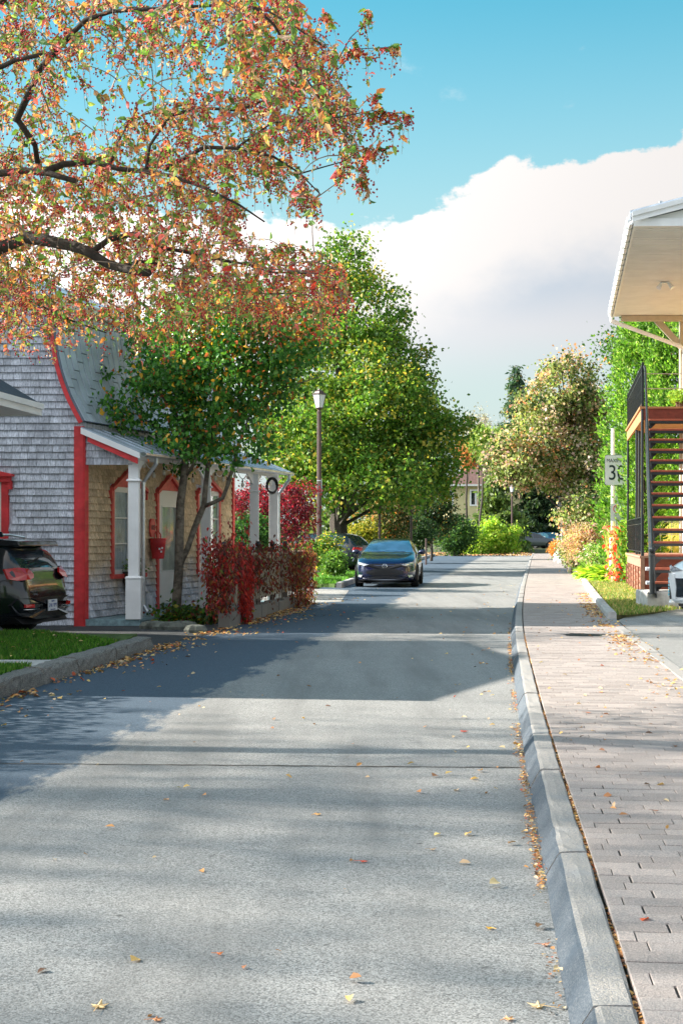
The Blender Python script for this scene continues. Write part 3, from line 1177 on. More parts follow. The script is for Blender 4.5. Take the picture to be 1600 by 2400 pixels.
maple_leaf(513, 2240, 0, 0.035, 0.2, (0.50, 0.15, 0.04), 'small orange leaf on the lower lit band of asphalt')

# ================================================================== THE SHINGLED HOUSE (left)
C0 = G(195, 1468)
HM = 0.30
hu = Vector((HM, 1, 0)).normalized()
ha = Vector((-1, 0.0, 0))
HLEN = None


def H(a, u, z):
    """a: metres to the left along the gable wall, u: metres along the street front, z: height"""
    p = C0 + ha * a + hu * u
    return (p.x, p.y, z)


def facade_u(px, a=0.0):
    """distance u along the front at which photo column px meets it"""
    X0, Y0 = C0.x - a, C0.y
    k = (px - 800) / F
    # (X0 + u hu.x) = k (Y0 + u hu.y)
    return (k * Y0 - X0) / (hu.x - k * hu.y)


def zof(py, px, a=0.0):
    u = facade_u(px, a)
    Y = C0.y + u * hu.y
    return EYE + (HY - py) * Y / F


HLEN = facade_u(545)
house = thing('shingled_house', 'weathered cedar shingle house with red trim, tin gambrel roof and white columned porch', 'house', (C0.x, C0.y, 0))
ZC = zof(998, 186)          # top of the corner board
PA = -0.80                  # porch front line (towards the street)
DZ = 0.115                  # deck height


def zg(py):                 # height of photo row py on the gable wall
    return EYE + (HY - py) * C0.y / F


def ag(px):                 # distance along the gable wall of photo column px
    return C0.x - (px - 800) / F * C0.y


rake = [(ag(x), zg(y)) for x, y in [(205, 990), (191, 964), (174, 930), (160, 893), (150, 860), (142, 820), (135, 770), (128, 712)]]
slope = 0.44
ridge = (rake[-1][0] + 3.1, rake[-1][1] + 3.1 * slope)
aw = 2 * ridge[0]
prof = rake + [ridge]
profR = [(2 * ridge[0] - a, z) for a, z in prof[::-1]]
full = prof + profR[1:]
# walls
mb = MB()
pts = [(0.0, 0.0)] + [(max(0.0, a), z) for a, z in full] + [(aw, 0.0)]
mb.prism([(a, 0.0, z) for a, z in pts], (0, 0.12, 0), fn=H)
mb.box(0.0, 0.12, 0.125, HLEN, 0, rake[0][1], fn=H)
mb.box(aw - 0.12, aw, 0.125, HLEN, 0, rake[0][1], fn=H)
mb.prism([(a, HLEN, z) for a, z in pts], (0, -0.12, 0), fn=H)
wp(mb, 'wall', 'shingle_grey', house)

# windows and door openings on the front, in u / z
w1 = (facade_u(258), facade_u(334), zof(1346, 262), zof(1140, 262), zof(1098, 295))
dr = (facade_u(364), facade_u(420), zof(1424, 391), zof(1150, 391), zof(1112, 396))
w2 = (facade_u(459), facade_u(513), zof(1335, 480), zof(1150, 480), zof(1122, 486))
openings = [w1, dr, w2]
WG = (ag(23), ag(23) + 1.0, zg(1262), zg(1130))      # window at the left of the gable wall


def rake_a(z):
    zs = [p[1] for p in prof]
    as_ = [p[0] for p in prof]
    return float(np.interp(z, zs, as_))


sh_mesh = {}


def shingle_geo(w_, h_, t0=0.034, t1=0.004):
    mb = MB()
    mb.add([(0, 0, 0), (w_, 0, 0), (w_, -t0, 0), (0, -t0, 0), (0, 0, h_), (w_, 0, h_), (w_, -t1, h_), (0, -t1, h_)],
           [(0, 3, 2, 1), (3, 7, 6, 2), (0, 4, 7, 3), (1, 2, 6, 5), (4, 5, 6, 7)])
    return mb


rowh = 0.118
stuff_g, stuff_f = MB(), MB()
singles = []
# gable wall rows
z = 0.02
while z < 6.6:
    a0 = max(0.0, rake_a(z + rowh * 1.1)) + (0.128 if z < ZC else 0.02)
    a1 = min(aw - 0.1, 4.4)
    if z > ridge[1]:
        break
    a = a0
    while a < a1:
        w_ = random.choice([0.10, 0.13, 0.15, 0.18, 0.12])
        inwin = WG[0] - 0.05 < a + w_ / 2 < WG[1] + 0.05 and WG[2] < z < WG[3] + 0.1
        if not inwin:
            vis = ag(0) > a and 1.5 < z < 5.35
            dz_ = random.uniform(-0.003, 0.003)
            if vis:
                singles.append(('g', a, z + dz_, w_))
            else:
                g = shingle_geo(w_ - 0.006, rowh + 0.006)
                stuff_g.add([H(a + w_ - vx, vy, z + dz_ + vz) for vx, vy, vz in g.v], g.f, 0, random.random() + 0.001)
        a += w_
    z += rowh
random.shuffle(singles)
keep = singles[:300]
for _, a, z, w_ in singles[300:]:
    g = shingle_geo(w_ - 0.006, rowh + 0.006)
    stuff_g.add([H(a + w_ - vx, vy, z + vz) for vx, vy, vz in g.v], g.f, 0, random.random() + 0.001)
for _, a, z, w_ in keep:
    key = round(w_, 3)
    if key not in sh_mesh:
        sh_mesh[key] = shingle_geo(w_ - 0.006, rowh + 0.006).mesh('shingle', 'shingle_grey')
    o = bpy.data.objects.new('shingle', sh_mesh[key])
    COL.objects.link(o)
    o.parent = house
    p = Vector(H(a + w_, 0, z)) - ORIG[house.name]
    o.location = p
# front rows
z = 0.13
nrm = Vector((hu.y, -hu.x, 0))
while z < 2.78:
    u = 0.118
    while u < HLEN - 0.09:
        w_ = min(random.choice([0.10, 0.13, 0.16, 0.19, 0.12]), HLEN - 0.085 - u)
        nxt = u + w_
        for o_ in openings:
            if o_[2] - 0.07 < z < o_[3] and u < o_[1] and u + w_ > o_[0]:
                nxt = o_[1]
                w_ = o_[0] - u
        if w_ > 0.025:
            g = shingle_geo(w_ - 0.006, rowh + 0.006, 0.034, 0.004)
            dz_ = random.uniform(-0.004, 0.004)
            vs = [Vector(H(0, u + vx, z + dz_ + vz)) - nrm * vy for vx, vy, vz in g.v]
            stuff_f.add(vs, g.f, 0, random.random() + 0.001)
        u = max(nxt, u + 0.02)
    z += rowh
o = wp(stuff_g, 'gable_shingles', 'shingle_grey', house)
o['kind'] = 'stuff'
o = wp(stuff_f, 'front_shingles', 'shingle_tan', house)
o['kind'] = 'stuff'

nf = Vector((hu.y, -hu.x, 0))      # outward from the front


def Q(u, out, z):
    """point on the front: u along, out metres proud of the wall"""
    p = C0 + hu * u + nf * out
    return (p.x, p.y, z)


# corner boards
mb = MB()
mb.box(-0.028, 0.125, -0.048, -0.001, 0.0, ZC, fn=H)
wp(mb, 'corner_board', 'red_paint', house)
mb = MB()
mb.box(-0.03, 0.115, 0.001, 0.045, 0.0, ZC - 0.1, fn=lambda a, o_, z: Q(a, o_, z))
wp(mb, 'corner_board', 'red_paint', house)
mb = MB()
mb.box(HLEN - 0.08, HLEN + 0.02, 0.0, 0.045, 0.1, 2.7, fn=Q)
wp(mb, 'corner_board', 'red_paint', house)

# roof: tin sheets laid in strips on the steep curve, larger sheets above
OV = 0.16                                    # overhang towards the camera


def prof_pt(s, P_=prof):
    """point at arc length s from the foot, with outward normal"""
    acc = 0
    for (a0, z0), (a1, z1) in zip(P_[:-1], P_[1:]):
        L = math.hypot(a1 - a0, z1 - z0)
        if s <= acc + L or (a1, z1) == P_[-1]:
            t_ = (s - acc) / L
            return a0 + (a1 - a0) * t_, z0 + (z1 - z0) * t_, -(z1 - z0) / L, (a1 - a0) / L
        acc += L


steepL = sum(math.hypot(b[0] - a[0], b[1] - a[1]) for a, b in zip(rake[:-1], rake[1:]))
mb = MB()
ns = 24
for P_, sgn in ((prof, 1),):
    vs = []
    totL = steepL + math.hypot(3.1, 3.1 * slope)
    ss = [totL * i / ns for i in range(ns + 1)]
    for s_ in ss:
        a, z, na, nz = prof_pt(s_)
        for u in (-OV, HLEN + 0.2):
            for t_ in (0.0, 0.03):
                vs.append(H(a + na * t_, u, z + nz * t_))
    fs = []
    for i in range(ns):
        b0, b1 = i * 4, (i + 1) * 4
        fs += [(b0 + 1, b0 + 3, b1 + 3, b1 + 1), (b0, b1, b1 + 2, b0 + 2), (b0, b0 + 1, b1 + 1, b1), (b0 + 2, b1 + 2, b1 + 3, b0 + 3)]
    mb.add(vs, fs)
# far slope
mb.prism([(ridge[0], -OV, ridge[1] + 0.03), (profR[1][0], -OV, profR[1][1] + 0.03), (profR[1][0], -OV, profR[1][1]), (ridge[0], -OV, ridge[1])], (0, HLEN + 0.2 + OV, 0), fn=H)
pr2 = [(a, z) for a, z in profR[1:]]
for (a0, z0), (a1, z1) in zip(pr2[:-1], pr2[1:]):
    mb.prism([(a0, -OV, z0 + 0.01), (a1 + 0.001, -OV, z1), (a1 + 0.03, -OV, z1), (a0 + 0.03, -OV, z0)], (0, HLEN + 0.2 + OV, 0), fn=H)
roof = wp(mb, 'roof', 'roof_seam', house)
cnt = 0
u = -OV + 0.01
ci = 0
sheet_stuff = MB()
while u < HLEN + 0.15:
    w_ = 0.20 if u < 0 else 0.205
    off = (ci * 0.17) % 0.62
    s_ = -0.62 + off
    while s_ < steepL - 0.02:
        s0, s1 = max(0.0, s_), min(s_ + 0.62, steepL)
        if s1 - s0 > 0.05:
            mbx = MB()
            vs = []
            n_ = 4
            lift = random.uniform(0, 0.003)
            for i in range(n_ + 1):
                sv = s0 + (s1 - s0 - 0.014) * i / n_
                a, z, na, nz = prof_pt(sv)
                th = 0.036 + 0.008 * (1 - i / n_) + lift
                for uu in (u + 0.014, u + w_ - 0.014):
                    vs.append(H(a + na * 0.031, uu, z + nz * 0.031))
                    vs.append(H(a + na * th, uu, z + nz * th))
            fs = []
            for i in range(n_):
                b0, b1 = i * 4, (i + 1) * 4
                fs += [(b0 + 1, b0 + 3, b1 + 3, b1 + 1), (b0, b0 + 1, b1 + 1, b1), (b0 + 2, b1 + 2, b1 + 3, b0 + 3)]
            fs.append((0, 2, 3, 1))
            if cnt < 200:
                mbx.add(vs, fs)
                wp(mbx, 'tin_sheet', 'roof_metal', house, parent=roof)
                cnt += 1
        s_ += 0.62
    u += w_
    ci += 1
# upper slope sheets
u = -OV + 0.01
while u < HLEN + 0.1:
    s_ = steepL + 0.16
    while s_ < totL - 0.1:
        s1 = min(s_ + 0.9, totL)
        vs = []
        for sv, th in ((s_, 0.046), (s1 - 0.008, 0.036)):
            a, z, na, nz = prof_pt(min(sv, totL - 0.001))
            for uu in (u + 0.005, u + 0.595):
                vs.append(H(a + na * 0.031, uu, z + nz * 0.031))
                vs.append(H(a + na * th, uu, z + nz * th))
        sheet_stuff.add(vs, [(1, 3, 7, 5), (0, 1, 5, 4), (2, 6, 7, 3), (0, 2, 3, 1)], 0, random.random())
        s_ += 0.9
    u += 0.6
o = wp(sheet_stuff, 'upper_tin_sheets', 'roof_metal', house, parent=roof)
o['kind'] = 'stuff'
# moulding at the break of the roof
a, z, na, nz = prof_pt(steepL)
mb = MB()
mb.box(a - 0.12, a + 0.05, -OV - 0.02, HLEN + 0.2, z - 0.03, z + 0.09, fn=H)
mb.box(a - 0.15, a + 0.02, -OV - 0.03, HLEN + 0.2, z + 0.092, z + 0.125, fn=H)
wp(mb, 'roof_moulding', 'cream', house)
# red rake board following the curve
mb = MB()
vs, fs = [], []
smp = [(-0.02 + (steepL + 0.02) * i / 18) for i in range(19)] + [steepL + 0.01 + (totL - steepL) * i / 3 for i in range(1, 4)]
for s_ in smp:
    a, z, na, nz = prof_pt(max(0, min(s_, totL - 0.002)))
    for d_ in (0.0, -0.065):
        for u in (-OV - 0.005, -OV + 0.02):
            vs.append(H(a + na * d_, u - 0.012, z + nz * d_))
for i in range(len(smp) - 1):
    b0, b1 = i * 4, (i + 1) * 4
    fs += [(b0, b1, b1 + 2, b0 + 2), (b0 + 1, b0 + 3, b1 + 3, b1 + 1), (b0, b0 + 1, b1 + 1, b1), (b0 + 2, b1 + 2, b1 + 3, b0 + 3)]
mb.add(vs, fs)
wp(mb, 'rake_board', 'red_paint', house)

# ---- porch
ze = zof(1079, 330, PA)      # underside of the beam line
zr0 = zg(1003)
pz_in, pz_out = zg(1004), zg(1062)
a_in, a_out = 0.0 - 0.05, ag(338)
mb = MB()
mb.prism([(a_in, -OV, pz_in), (a_out, -OV, pz_out), (a_out, -OV, pz_out - 0.03), (a_in, -OV, pz_in - 0.03)], (0, HLEN + OV + 0.55, 0), fn=H)
proof = wp(mb, 'porch_roof', 'roof_metal', house)
k = 0
u = -OV + 0.01
while u < HLEN + 0.5:
    mb = MB()
    w_ = 0.38
    vs = []
    for a, z in ((a_in + 0.01, pz_in), (a_out - 0.015, pz_out)):
        for uu in (u, u + w_ - 0.012):
            vs += [H(a, uu, z + 0.001), H(a, uu, z + 0.014)]
    mb.add(vs, [(1, 3, 7, 5), (0, 1, 5, 4), (2, 6, 7, 3), (4, 5, 7, 6)])
    mb.box(a_out, a_in, u + w_ - 0.012, u + w_ + 0.002, 0.0, 0.03, fn=lambda a, uu, z: H(a, uu, z + pz_in + (a - a_in) / (a_out - a_in) * (pz_out - pz_in)))
    wp(mb, 'tin_sheet', 'roof_metal', house, parent=proof)
    u += w_
# porch gable end: white strip, red rake, shingles
sl = (pz_out - pz_in) / (a_out - a_in)


def zp(a):
    return pz_in + (a - a_in) * sl


mb = MB()
mb.prism([(a_in, -OV - 0.03, zp(a_in) - 0.005), (a_out - 0.01, -OV - 0.03, zp(a_out) - 0.005), (a_out - 0.01, -OV - 0.03, zp(a_out) - 0.10), (a_in, -OV - 0.03, zp(a_in) - 0.10)], (0, 0.026, 0), fn=H)
wp(mb, 'rake_trim', 'white_paint', house)
ar0 = ag(216)
ar1 = ag(332)
mb = MB()
mb.prism([(ar0, -OV + 0.0, zp(ar0) - 0.09), (ar1, -OV + 0.0, zp(ar1) - 0.10), (ar1, -OV + 0.0, zp(ar1) - 0.20), (ag(308), -OV, zp(ag(308)) - 0.20), (ar0, -OV, zp(ar0) - 0.185)], (0, 0.024, 0), fn=H)
wp(mb, 'rake_board', 'red_paint', house)
# shingled end panel
zb = zg(1087)
mb = MB()
ax = ag(305)
mb.prism([(-0.03, 0.02, zb), (ax, 0.02, zb), (ax, 0.02, zp(ax) - 0.06), (-0.03, 0.02, zp(0) - 0.06)], (0, 0.05, 0), fn=H)
endp = wp(mb, 'porch_end_wall', 'shingle_grey', house)
z = zb - 0.015
while z < zp(0) - 0.05:
    a = -0.035
    while a > ax:
        w_ = random.choice([0.12, 0.14, 0.17])
        if zp(a - w_ * 0.5) - 0.08 > z + 0.04:
            mb = MB()
            g = shingle_geo(w_ - 0.006, rowh + 0.005, 0.024, 0.006)
            mb.add([H(a - vx, 0.018 + vy, min(z + vz, zp(a - vx) - 0.05)) for vx, vy, vz in g.v], g.f)
            wp(mb, 'shingle', 'shingle_grey', house, parent=endp)
        a -= w_
    z += rowh
# beam, ceiling, gutter
bz = ze
a_b0, a_b1 = PA + 0.10, PA - 0.03
mb = MB()
mb.box(a_b1, a_b0, -0.05, HLEN + 0.42, bz, bz + 0.14, fn=H)
mb.box(a_b1 - 0.05, a_b0, -0.06, HLEN + 0.44, bz + 0.142, zp(PA) - 0.035, fn=H)
wp(mb, 'porch_beam', 'white_paint', house)
mb = MB()
mb.box(a_b0 + 0.002, -0.03, 0.08, HLEN + 0.4, bz + 0.10, bz + 0.125, fn=H)
wp(mb, 'porch_ceiling', 'cream', house)
mb = MB()
pts = []
gx = a_out - 0.01
for i in range(7):
    an = math.pi + math.pi * i / 6
    pts.append((gx - 0.055 + 0.055 * math.cos(an), -OV - 0.02, pz_out - 0.01 + 0.06 * math.sin(an)))
inner = [(gx - 0.055 + (x - gx + 0.055) * 0.9, y, pz_out - 0.01 + (z - pz_out + 0.01) * 0.9) for x, y, z in pts[::-1]]
mb.prism(pts + inner, (0, HLEN + OV + 0.6, 0), fn=H)
gut_o = wp(mb, 'gutter', 'galvanised', house)
u = 0
while u < HLEN + 0.5:
    mb = MB()
    mb.box(gx - 0.118, gx + 0.01, u, u + 0.02, pz_out + 0.0, pz_out + 0.008, fn=H)
    wp(mb, 'gutter_bracket', 'galvanised', house, parent=gut_o)
    u += 0.45
# posts
post_px = [315, 483, 596, 641]
for i, px in enumerate(post_px):
    u = facade_u(px, PA)
    c = Vector(H(PA, u, 0))
    post = MB()
    hw = 0.088
    fnp = (lambda c: (lambda x, y, z: (c.x + x, c.y + y * 1.0, z)))(c)

    def sqring(mb, prof_, c=c):
        mb.lathe([(r_ * 1.414, z_) for r_, z_ in prof_], (c.x, c.y, 0), 4, sq=True)
    z0 = DZ
    sqring(post, [(0.125, z0), (0.125, z0 + 0.66)])
    sqring(post, [(0.132, z0 + 0.662), (0.135, z0 + 0.675), (0.12, z0 + 0.70), (0.10, z0 + 0.705)])
    sqring(post, [(hw, z0 + 0.706), (hw, bz - 0.36)])
    sqring(post, [(0.115, bz - 0.358), (0.118, bz - 0.345), (0.105, bz - 0.325), (hw + 0.005, bz - 0.32)])
    sqring(post, [(hw - 0.004, bz - 0.319), (hw - 0.004, bz - 0.003)])
    po = wp(post, 'porch_post', 'white_paint', house, bevel=0.004)
    # scroll brackets each side
    for sg in (-1, 1):
        if i == 0 and sg == -1:
            continue
        mb = MB()
        pts = [(PA + 0.015, u + sg * (hw + 0.0), bz - 0.004), (PA + 0.015, u + sg * (hw + 0.30), bz - 0.004), (PA + 0.015, u + sg * (hw + 0.29), bz - 0.05),
               (PA + 0.015, u + sg * (hw + 0.22), bz - 0.07), (PA + 0.015, u + sg * (hw + 0.16), bz - 0.12), (PA + 0.015, u + sg * (hw + 0.10), bz - 0.17), (PA + 0.015, u + sg * hw, bz - 0.21)]
        mb.prism(pts, (-0.03, 0, 0), fn=H)
        wp(mb, 'post_bracket', 'white_paint', house)
# deck
mb = MB()
mb.box(PA - 0.12, -0.03, 0.03, HLEN + 0.5, DZ - 0.03, DZ, fn=H)
mb.box(PA - 0.10, -0.031, 0.05, HLEN + 0.45, 0.0, DZ - 0.032, fn=H)
wp(mb, 'porch_deck', 'blue_grey_paint', house)
mb = MB()
mb.box(PA - 0.135, -0.035, -0.01, 0.028, 0.01, DZ + 0.004, fn=H)
wp(mb, 'deck_fascia', 'blue_grey_paint', house)


# ---- peaked window and door surrounds on the front
def surround(u0, u1, z0, z1, zp_, name, door=False):
    fr = thing_part = MB()
    w_ = 0.085
    fr.box(u0, u0 + w_, 0.002, 0.05, z0, z1, fn=Q)
    fr.box(u1 - w_, u1, 0.002, 0.05, z0, z1, fn=Q)
    um = (u0 + u1) / 2
    # pediment board
    fr.prism([(u0 - 0.005, 0.003, z1 + 0.001), (u1 + 0.005, 0.003, z1 + 0.001), (um, 0.003, zp_ - 0.05)], (0, 0.045, 0), fn=Q)
    th = 0.06
    k_ = (zp_ - z1 - 0.02) / (um - u0 + 0.03)
    for sg in (-1, 1):
        e = um + sg * (um - u0 + 0.05)
        fr.prism([(e, 0.004, z1 - 0.02), (um, 0.004, zp_), (um, 0.004, zp_ - th * 1.25), (e, 0.004, z1 - 0.02 - th)], (0, 0.10, 0), fn=Q)
        # little corbel
        fr.box(e - 0.02, e + 0.02, 0.004, 0.08, z1 - 0.20, z1 - 0.02 - th * 0.6, fn=Q)
    if not door:
        fr.box(u0 - 0.03, u1 + 0.03, 0.003, 0.085, z0 - 0.075, z0 - 0.001, fn=Q)
    return wp(fr, name, 'red_light', house), w_


def window_front(o_, split=True):
    u0, u1, z0, z1, zp_ = o_
    fr, w_ = surround(u0, u1, z0, z1, zp_, 'window')
    a0, a1 = u0 + w_ + 0.001, u1 - w_ - 0.001
    mb = MB()
    s = 0.045
    zt = z1 - 0.002
    mb.box(a0, a0 + s, 0.004, 0.034, z0, zt, fn=Q)
    mb.box(a1 - s, a1, 0.004, 0.034, z0, zt, fn=Q)
    mb.box(a0 + s, a1 - s, 0.004, 0.034, z0, z0 + 0.08, fn=Q)
    mb.box(a0 + s, a1 - s, 0.004, 0.034, zt - 0.09, zt, fn=Q)
    um = (a0 + a1) / 2
    mb.box(um - 0.018, um + 0.018, 0.006, 0.032, z0 + 0.08, zt - 0.09, fn=Q)
    for k_ in (1, 2):
        zz = z0 + 0.08 + (zt - z0 - 0.17) * k_ / 3
        mb.box(a0 + s, um - 0.0185, 0.007, 0.031, zz - 0.012, zz + 0.012, fn=Q)
        mb.box(um + 0.0185, a1 - s, 0.007, 0.031, zz - 0.012, zz + 0.012, fn=Q)
    wp(mb, 'sash', 'door_white', house, parent=fr)
    mb = MB()
    mb.box(a0 + s * 0.5, a1 - s * 0.5, 0.014, 0.018, z0 + 0.05, zt - 0.05, fn=Q)
    wp(mb, 'pane', 'window_glass', house, parent=fr)
    mb = MB()
    vs = []
    n_ = 26
    for i in range(n_ + 1):
        uu = a0 + (a1 - a0) * i / n_
        d_ = -0.03 + 0.015 * math.sin(i * 1.9)
        vs += [Q(uu, d_, z0), Q(uu, d_, zt)]
    mb.add(vs, [(2 * i, 2 * i + 2, 2 * i + 3, 2 * i + 1) for i in range(n_) if not (0.40 < i / n_ < 0.56)])
    wp(mb, 'curtain', 'curtain', house, parent=fr)
    mb = MB()
    mb.box(a0, a1, -0.10, -0.06, z0, zt, fn=Q)
    wp(mb, 'dark_room', 'interior', house, parent=fr)


# cut the front wall behind the openings: a recess box in place of the plain wall
window_front(w1)
window_front(w2)
u0, u1, z0, z1, zp_ = dr
fr, w_ = surround(u0, u1, z0, z1, zp_, 'door', True)
a0, a1 = u0 + w_ + 0.002, u1 - w_ - 0.002
mb = MB()
st = 0.12
zb_ = z0 + 0.09
zt = z1 - 0.003
mb.box(a0, a0 + st, 0.004, 0.032, zb_, zt, fn=Q)
mb.box(a1 - st, a1, 0.004, 0.032, zb_, zt, fn=Q)
mb.box(a0 + st, a1 - st, 0.004, 0.032, zb_, zb_ + 0.58, fn=Q)
mb.box(a0 + st, a1 - st, 0.004, 0.032, zt - 0.28, zt, fn=Q)
for (x0, x1, y0, y1) in ((a0 + st, a0 + st + 0.025, zb_ + 0.58, zt - 0.28), (a1 - st - 0.025, a1 - st, zb_ + 0.58, zt - 0.28)):
    mb.box(x0, x1, 0.004, 0.042, y0, y1, fn=Q)
mb.box(a0 + st + 0.026, a1 - st - 0.026, 0.004, 0.042, zb_ + 0.58, zb_ + 0.605, fn=Q)
mb.box(a0 + st + 0.026, a1 - st - 0.026, 0.004, 0.042, zt - 0.305, zt - 0.28, fn=Q)
wp(mb, 'leaf_frame', 'door_white', house, parent=fr)
mb = MB()
mb.box(a0 + st - 0.01, a1 - st + 0.01, 0.012, 0.016, zb_ + 0.57, zt - 0.27, fn=Q)
wp(mb, 'pane', 'window_glass', house, parent=fr)
mb = MB()
vs = []
for i in range(21):
    uu = a0 + st + (a1 - a0 - 2 * st) * i / 20
    vs += [Q(uu, 0.006 - 0.004 * math.sin(i * 1.7), zb_ + 0.5), Q(uu, 0.006 - 0.004 * math.sin(i * 1.7), zt - 0.2)]
mb.add(vs, [(2 * i, 2 * i + 2, 2 * i + 3, 2 * i + 1) for i in range(20)])
wp(mb, 'curtain', 'curtain', house, parent=fr)
mb = MB()
mb.box(a0, a1, 0.003, 0.07, z0 - 0.03, zb_ - 0.002, fn=Q)
wp(mb, 'threshold', 'blue_grey_paint', house, parent=fr)
mb = MB()
q = Q(a0 + 0.06, 0.07, z0 + 1.02)
mb.ball(q, 0.032, 8, 6)
mb.tube([Q(a0 + 0.06, 0.03, z0 + 1.02), q], 0.012, 6)
mb.ball(Q(a0 + 0.06, 0.045, z0 + 1.02), 0.028, 8, 6, (1, 1, 1))
wp(mb, 'handle', 'black_plastic', house, parent=fr)
mb = MB()
for zz in (z0 + 0.35, z0 + 1.15, z0 + 1.95):
    mb.box(a1 - 0.012, a1 + 0.012, 0.043, 0.052, zz, zz + 0.1, fn=Q)
wp(mb, 'hinge', 'galvanised', house, parent=fr)

# gable window at the left edge
a0, a1, z0, z1 = WG
mb = MB()
mb.box(a0 + 0.0, a0 + 0.11, -0.05, -0.002, z0, z1, fn=H)
mb.box(a1 - 0.11, a1, -0.05, -0.002, z0, z1, fn=H)
mb.box(a0 + 0.111, a1 - 0.111, -0.048, -0.002, z0, z0 + 0.09, fn=H)
mb.box(a0 - 0.05, a1 + 0.05, -0.09, -0.003, z1 + 0.001, z1 + 0.09, fn=H)
mb.box(a0 - 0.09, a1 + 0.09, -0.13, -0.003, z1 + 0.091, z1 + 0.125, fn=H)
mb.box(a0 - 0.055, a0 - 0.001, -0.075, -0.003, z1 - 0.12, z1 - 0.001, fn=H)
am = (a0 + a1) / 2
mb.prism([(a0 - 0.09, -0.12, z1 + 0.126), (a1 + 0.09, -0.12, z1 + 0.126), (am, -0.12, z1 + 0.26)], (0, 0.11, 0), fn=H)
fr = wp(mb, 'window', 'red_paint', house)
mb = MB()
for x0, x1, y0, y1 in ((a0 + .112, a0 + .16, z0 + .09, z1), (a1 - .16, a1 - .112, z0 + .09, z1), (a0 + .161, a1 - .161, z0 + .09, z0 + .15), (a0 + .161, a1 - .161, z1 - .06, z1)):
    mb.box(x0, x1, -0.035, -0.01, y0, y1, fn=H)
wp(mb, 'sash', 'door_white', house, parent=fr)
mb = MB()
mb.box(a0 + .13, a1 - .13, -0.02, -0.016, z0 + .12, z1 - .03, fn=H)
wp(mb, 'pane', 'car_glass', house, parent=fr)

# downspouts
def downspout(u, z_top, z_bot, a0_, a1_):
    mb = MB()
    pts = [H(a0_, u, z_top), H(a0_, u, z_top - 0.10), H(a1_, u + 0.02, z_top - 0.42), H(a1_, u + 0.02, z_bot + 0.12), H(a1_ - 0.08, u - 0.02, z_bot)]
    mb.tube(pts, 0.034, 8)
    for zz in (z_top - 0.44, z_bot + 0.55, (z_top + z_bot) / 2 + 0.25):
        mb.tube([H(a1_, u + 0.02, zz), H(a1_, u + 0.02, zz + 0.03)], 0.041, 8)
    return wp(mb, 'downspout', 'galvanised', house, smooth=False)


u_d = facade_u(362, a_out - 0.06)
downspout(facade_u(345, PA - 0.1), pz_out - 0.05, DZ + 0.10, a_out - 0.06, PA - 0.03)
u4 = facade_u(641, PA)
downspout(u4 + 0.12, pz_out - 0.05, DZ + 0.1, a_out - 0.1, PA - 0.06)

# house number plaque
u_n = facade_u(352)
zc_ = zof(1237, 355)
mb = MB()
hw, hh = 0.11, 0.165
oc = [(-hw, hh * .45), (-hw * .55, hh), (hw * .55, hh), (hw, hh * .45), (hw, -hh * .45), (hw * .55, -hh), (-hw * .55, -hh), (-hw, -hh * .45)]
mb.prism([(u_n + x, 0.03, zc_ + y) for x, y in oc], (0, 0.03, 0), fn=Q)
plq = wp(mb, 'number_plaque', 'red_light', house)


def text_part(body, size, loc, rot, mat, parent, name='lettering', org=None, extrude=0.002, align='CENTER', sx=1.0):
    cu = bpy.data.curves.new(name, 'FONT')
    cu.body = body
    cu.size = size
    cu.extrude = extrude
    cu.align_x = align
    cu.align_y = 'CENTER'
    tmp = bpy.data.objects.new(name, cu)
    COL.objects.link(tmp)
    me = bpy.data.meshes.new_from_object(tmp)
    bpy.data.objects.remove(tmp)
    bpy.data.curves.remove(cu)
    me.materials.clear()
    me.materials.append(M[mat])
    o = bpy.data.objects.new(name, me)
    COL.objects.link(o)
    o.parent = parent
    o.location = Vector(loc) - (Vector(org) if org is not None else Vector((0, 0, 0)))
    o.rotation_euler = rot
    o.scale = (sx, 1, 1)
    return o


rz_front = math.atan2(hu.y, hu.x)
text_part('1825', 0.115, Q(u_n, 0.0625, zc_), (R(90), 0, rz_front), 'sign_black', plq, org=ORIG[house.name], sx=0.8)

# red bucket hung by the door
u_b = facade_u(350)
zb0 = zof(1309, 365)
q = Vector(Q(u_b + 0.03, 0.16, zb0))
t = thing('wall_bucket', 'red painted metal bucket hung on shingles beside the white door', 'bucket', q)
mb = MB()
mb.lathe([(0.105, 0), (0.108, 0.012), (0.112, 0.03), (0.138, 0.27), (0.142, 0.275), (0.142, 0.30), (0.148, 0.36), (0.15, 0.37), (0.136, 0.37), (0.1, 0.05), (0.02, 0.045)], seg=20)
mb.build('bucket_body', 'red_paint', t, smooth=True)
mb = MB()
mb.tube([(-0.05, -0.1, 0.37), (-0.05, -0.115, 0.45), (-0.02, -0.12, 0.49), (0.03, -0.12, 0.49), (0.06, -0.115, 0.44), (0.06, -0.1, 0.37)], 0.012, 6)
mb.build('handle', 'red_light', t)
mb = MB()
for dx, dz_ in ((-0.03, 0.18), (0.035, 0.195), (0.01, 0.13)):
    an = R(-60) + dx * 6
    c = Vector((math.cos(an) * 0.129, math.sin(an) * 0.129, dz_))
    n_ = Vector((math.cos(an), math.sin(an), -0.1)).normalized()
    s1 = Vector((-n_.y, n_.x, 0)).normalized() * 0.017
    s2 = n_.cross(s1).normalized() * 0.017
    mb.prism([c + s1 + s2, c - s1 + s2, c - s1 - s2, c + s1 - s2], n_ * 0.004)
mb.build('painted_flower', 'white_paint', t)
mb = MB()
mb.tube([(0, -0.14, 0.2), (0, -0.16, 0.2)], 0.01, 5)
mb.build('hook', 'black_iron', t)

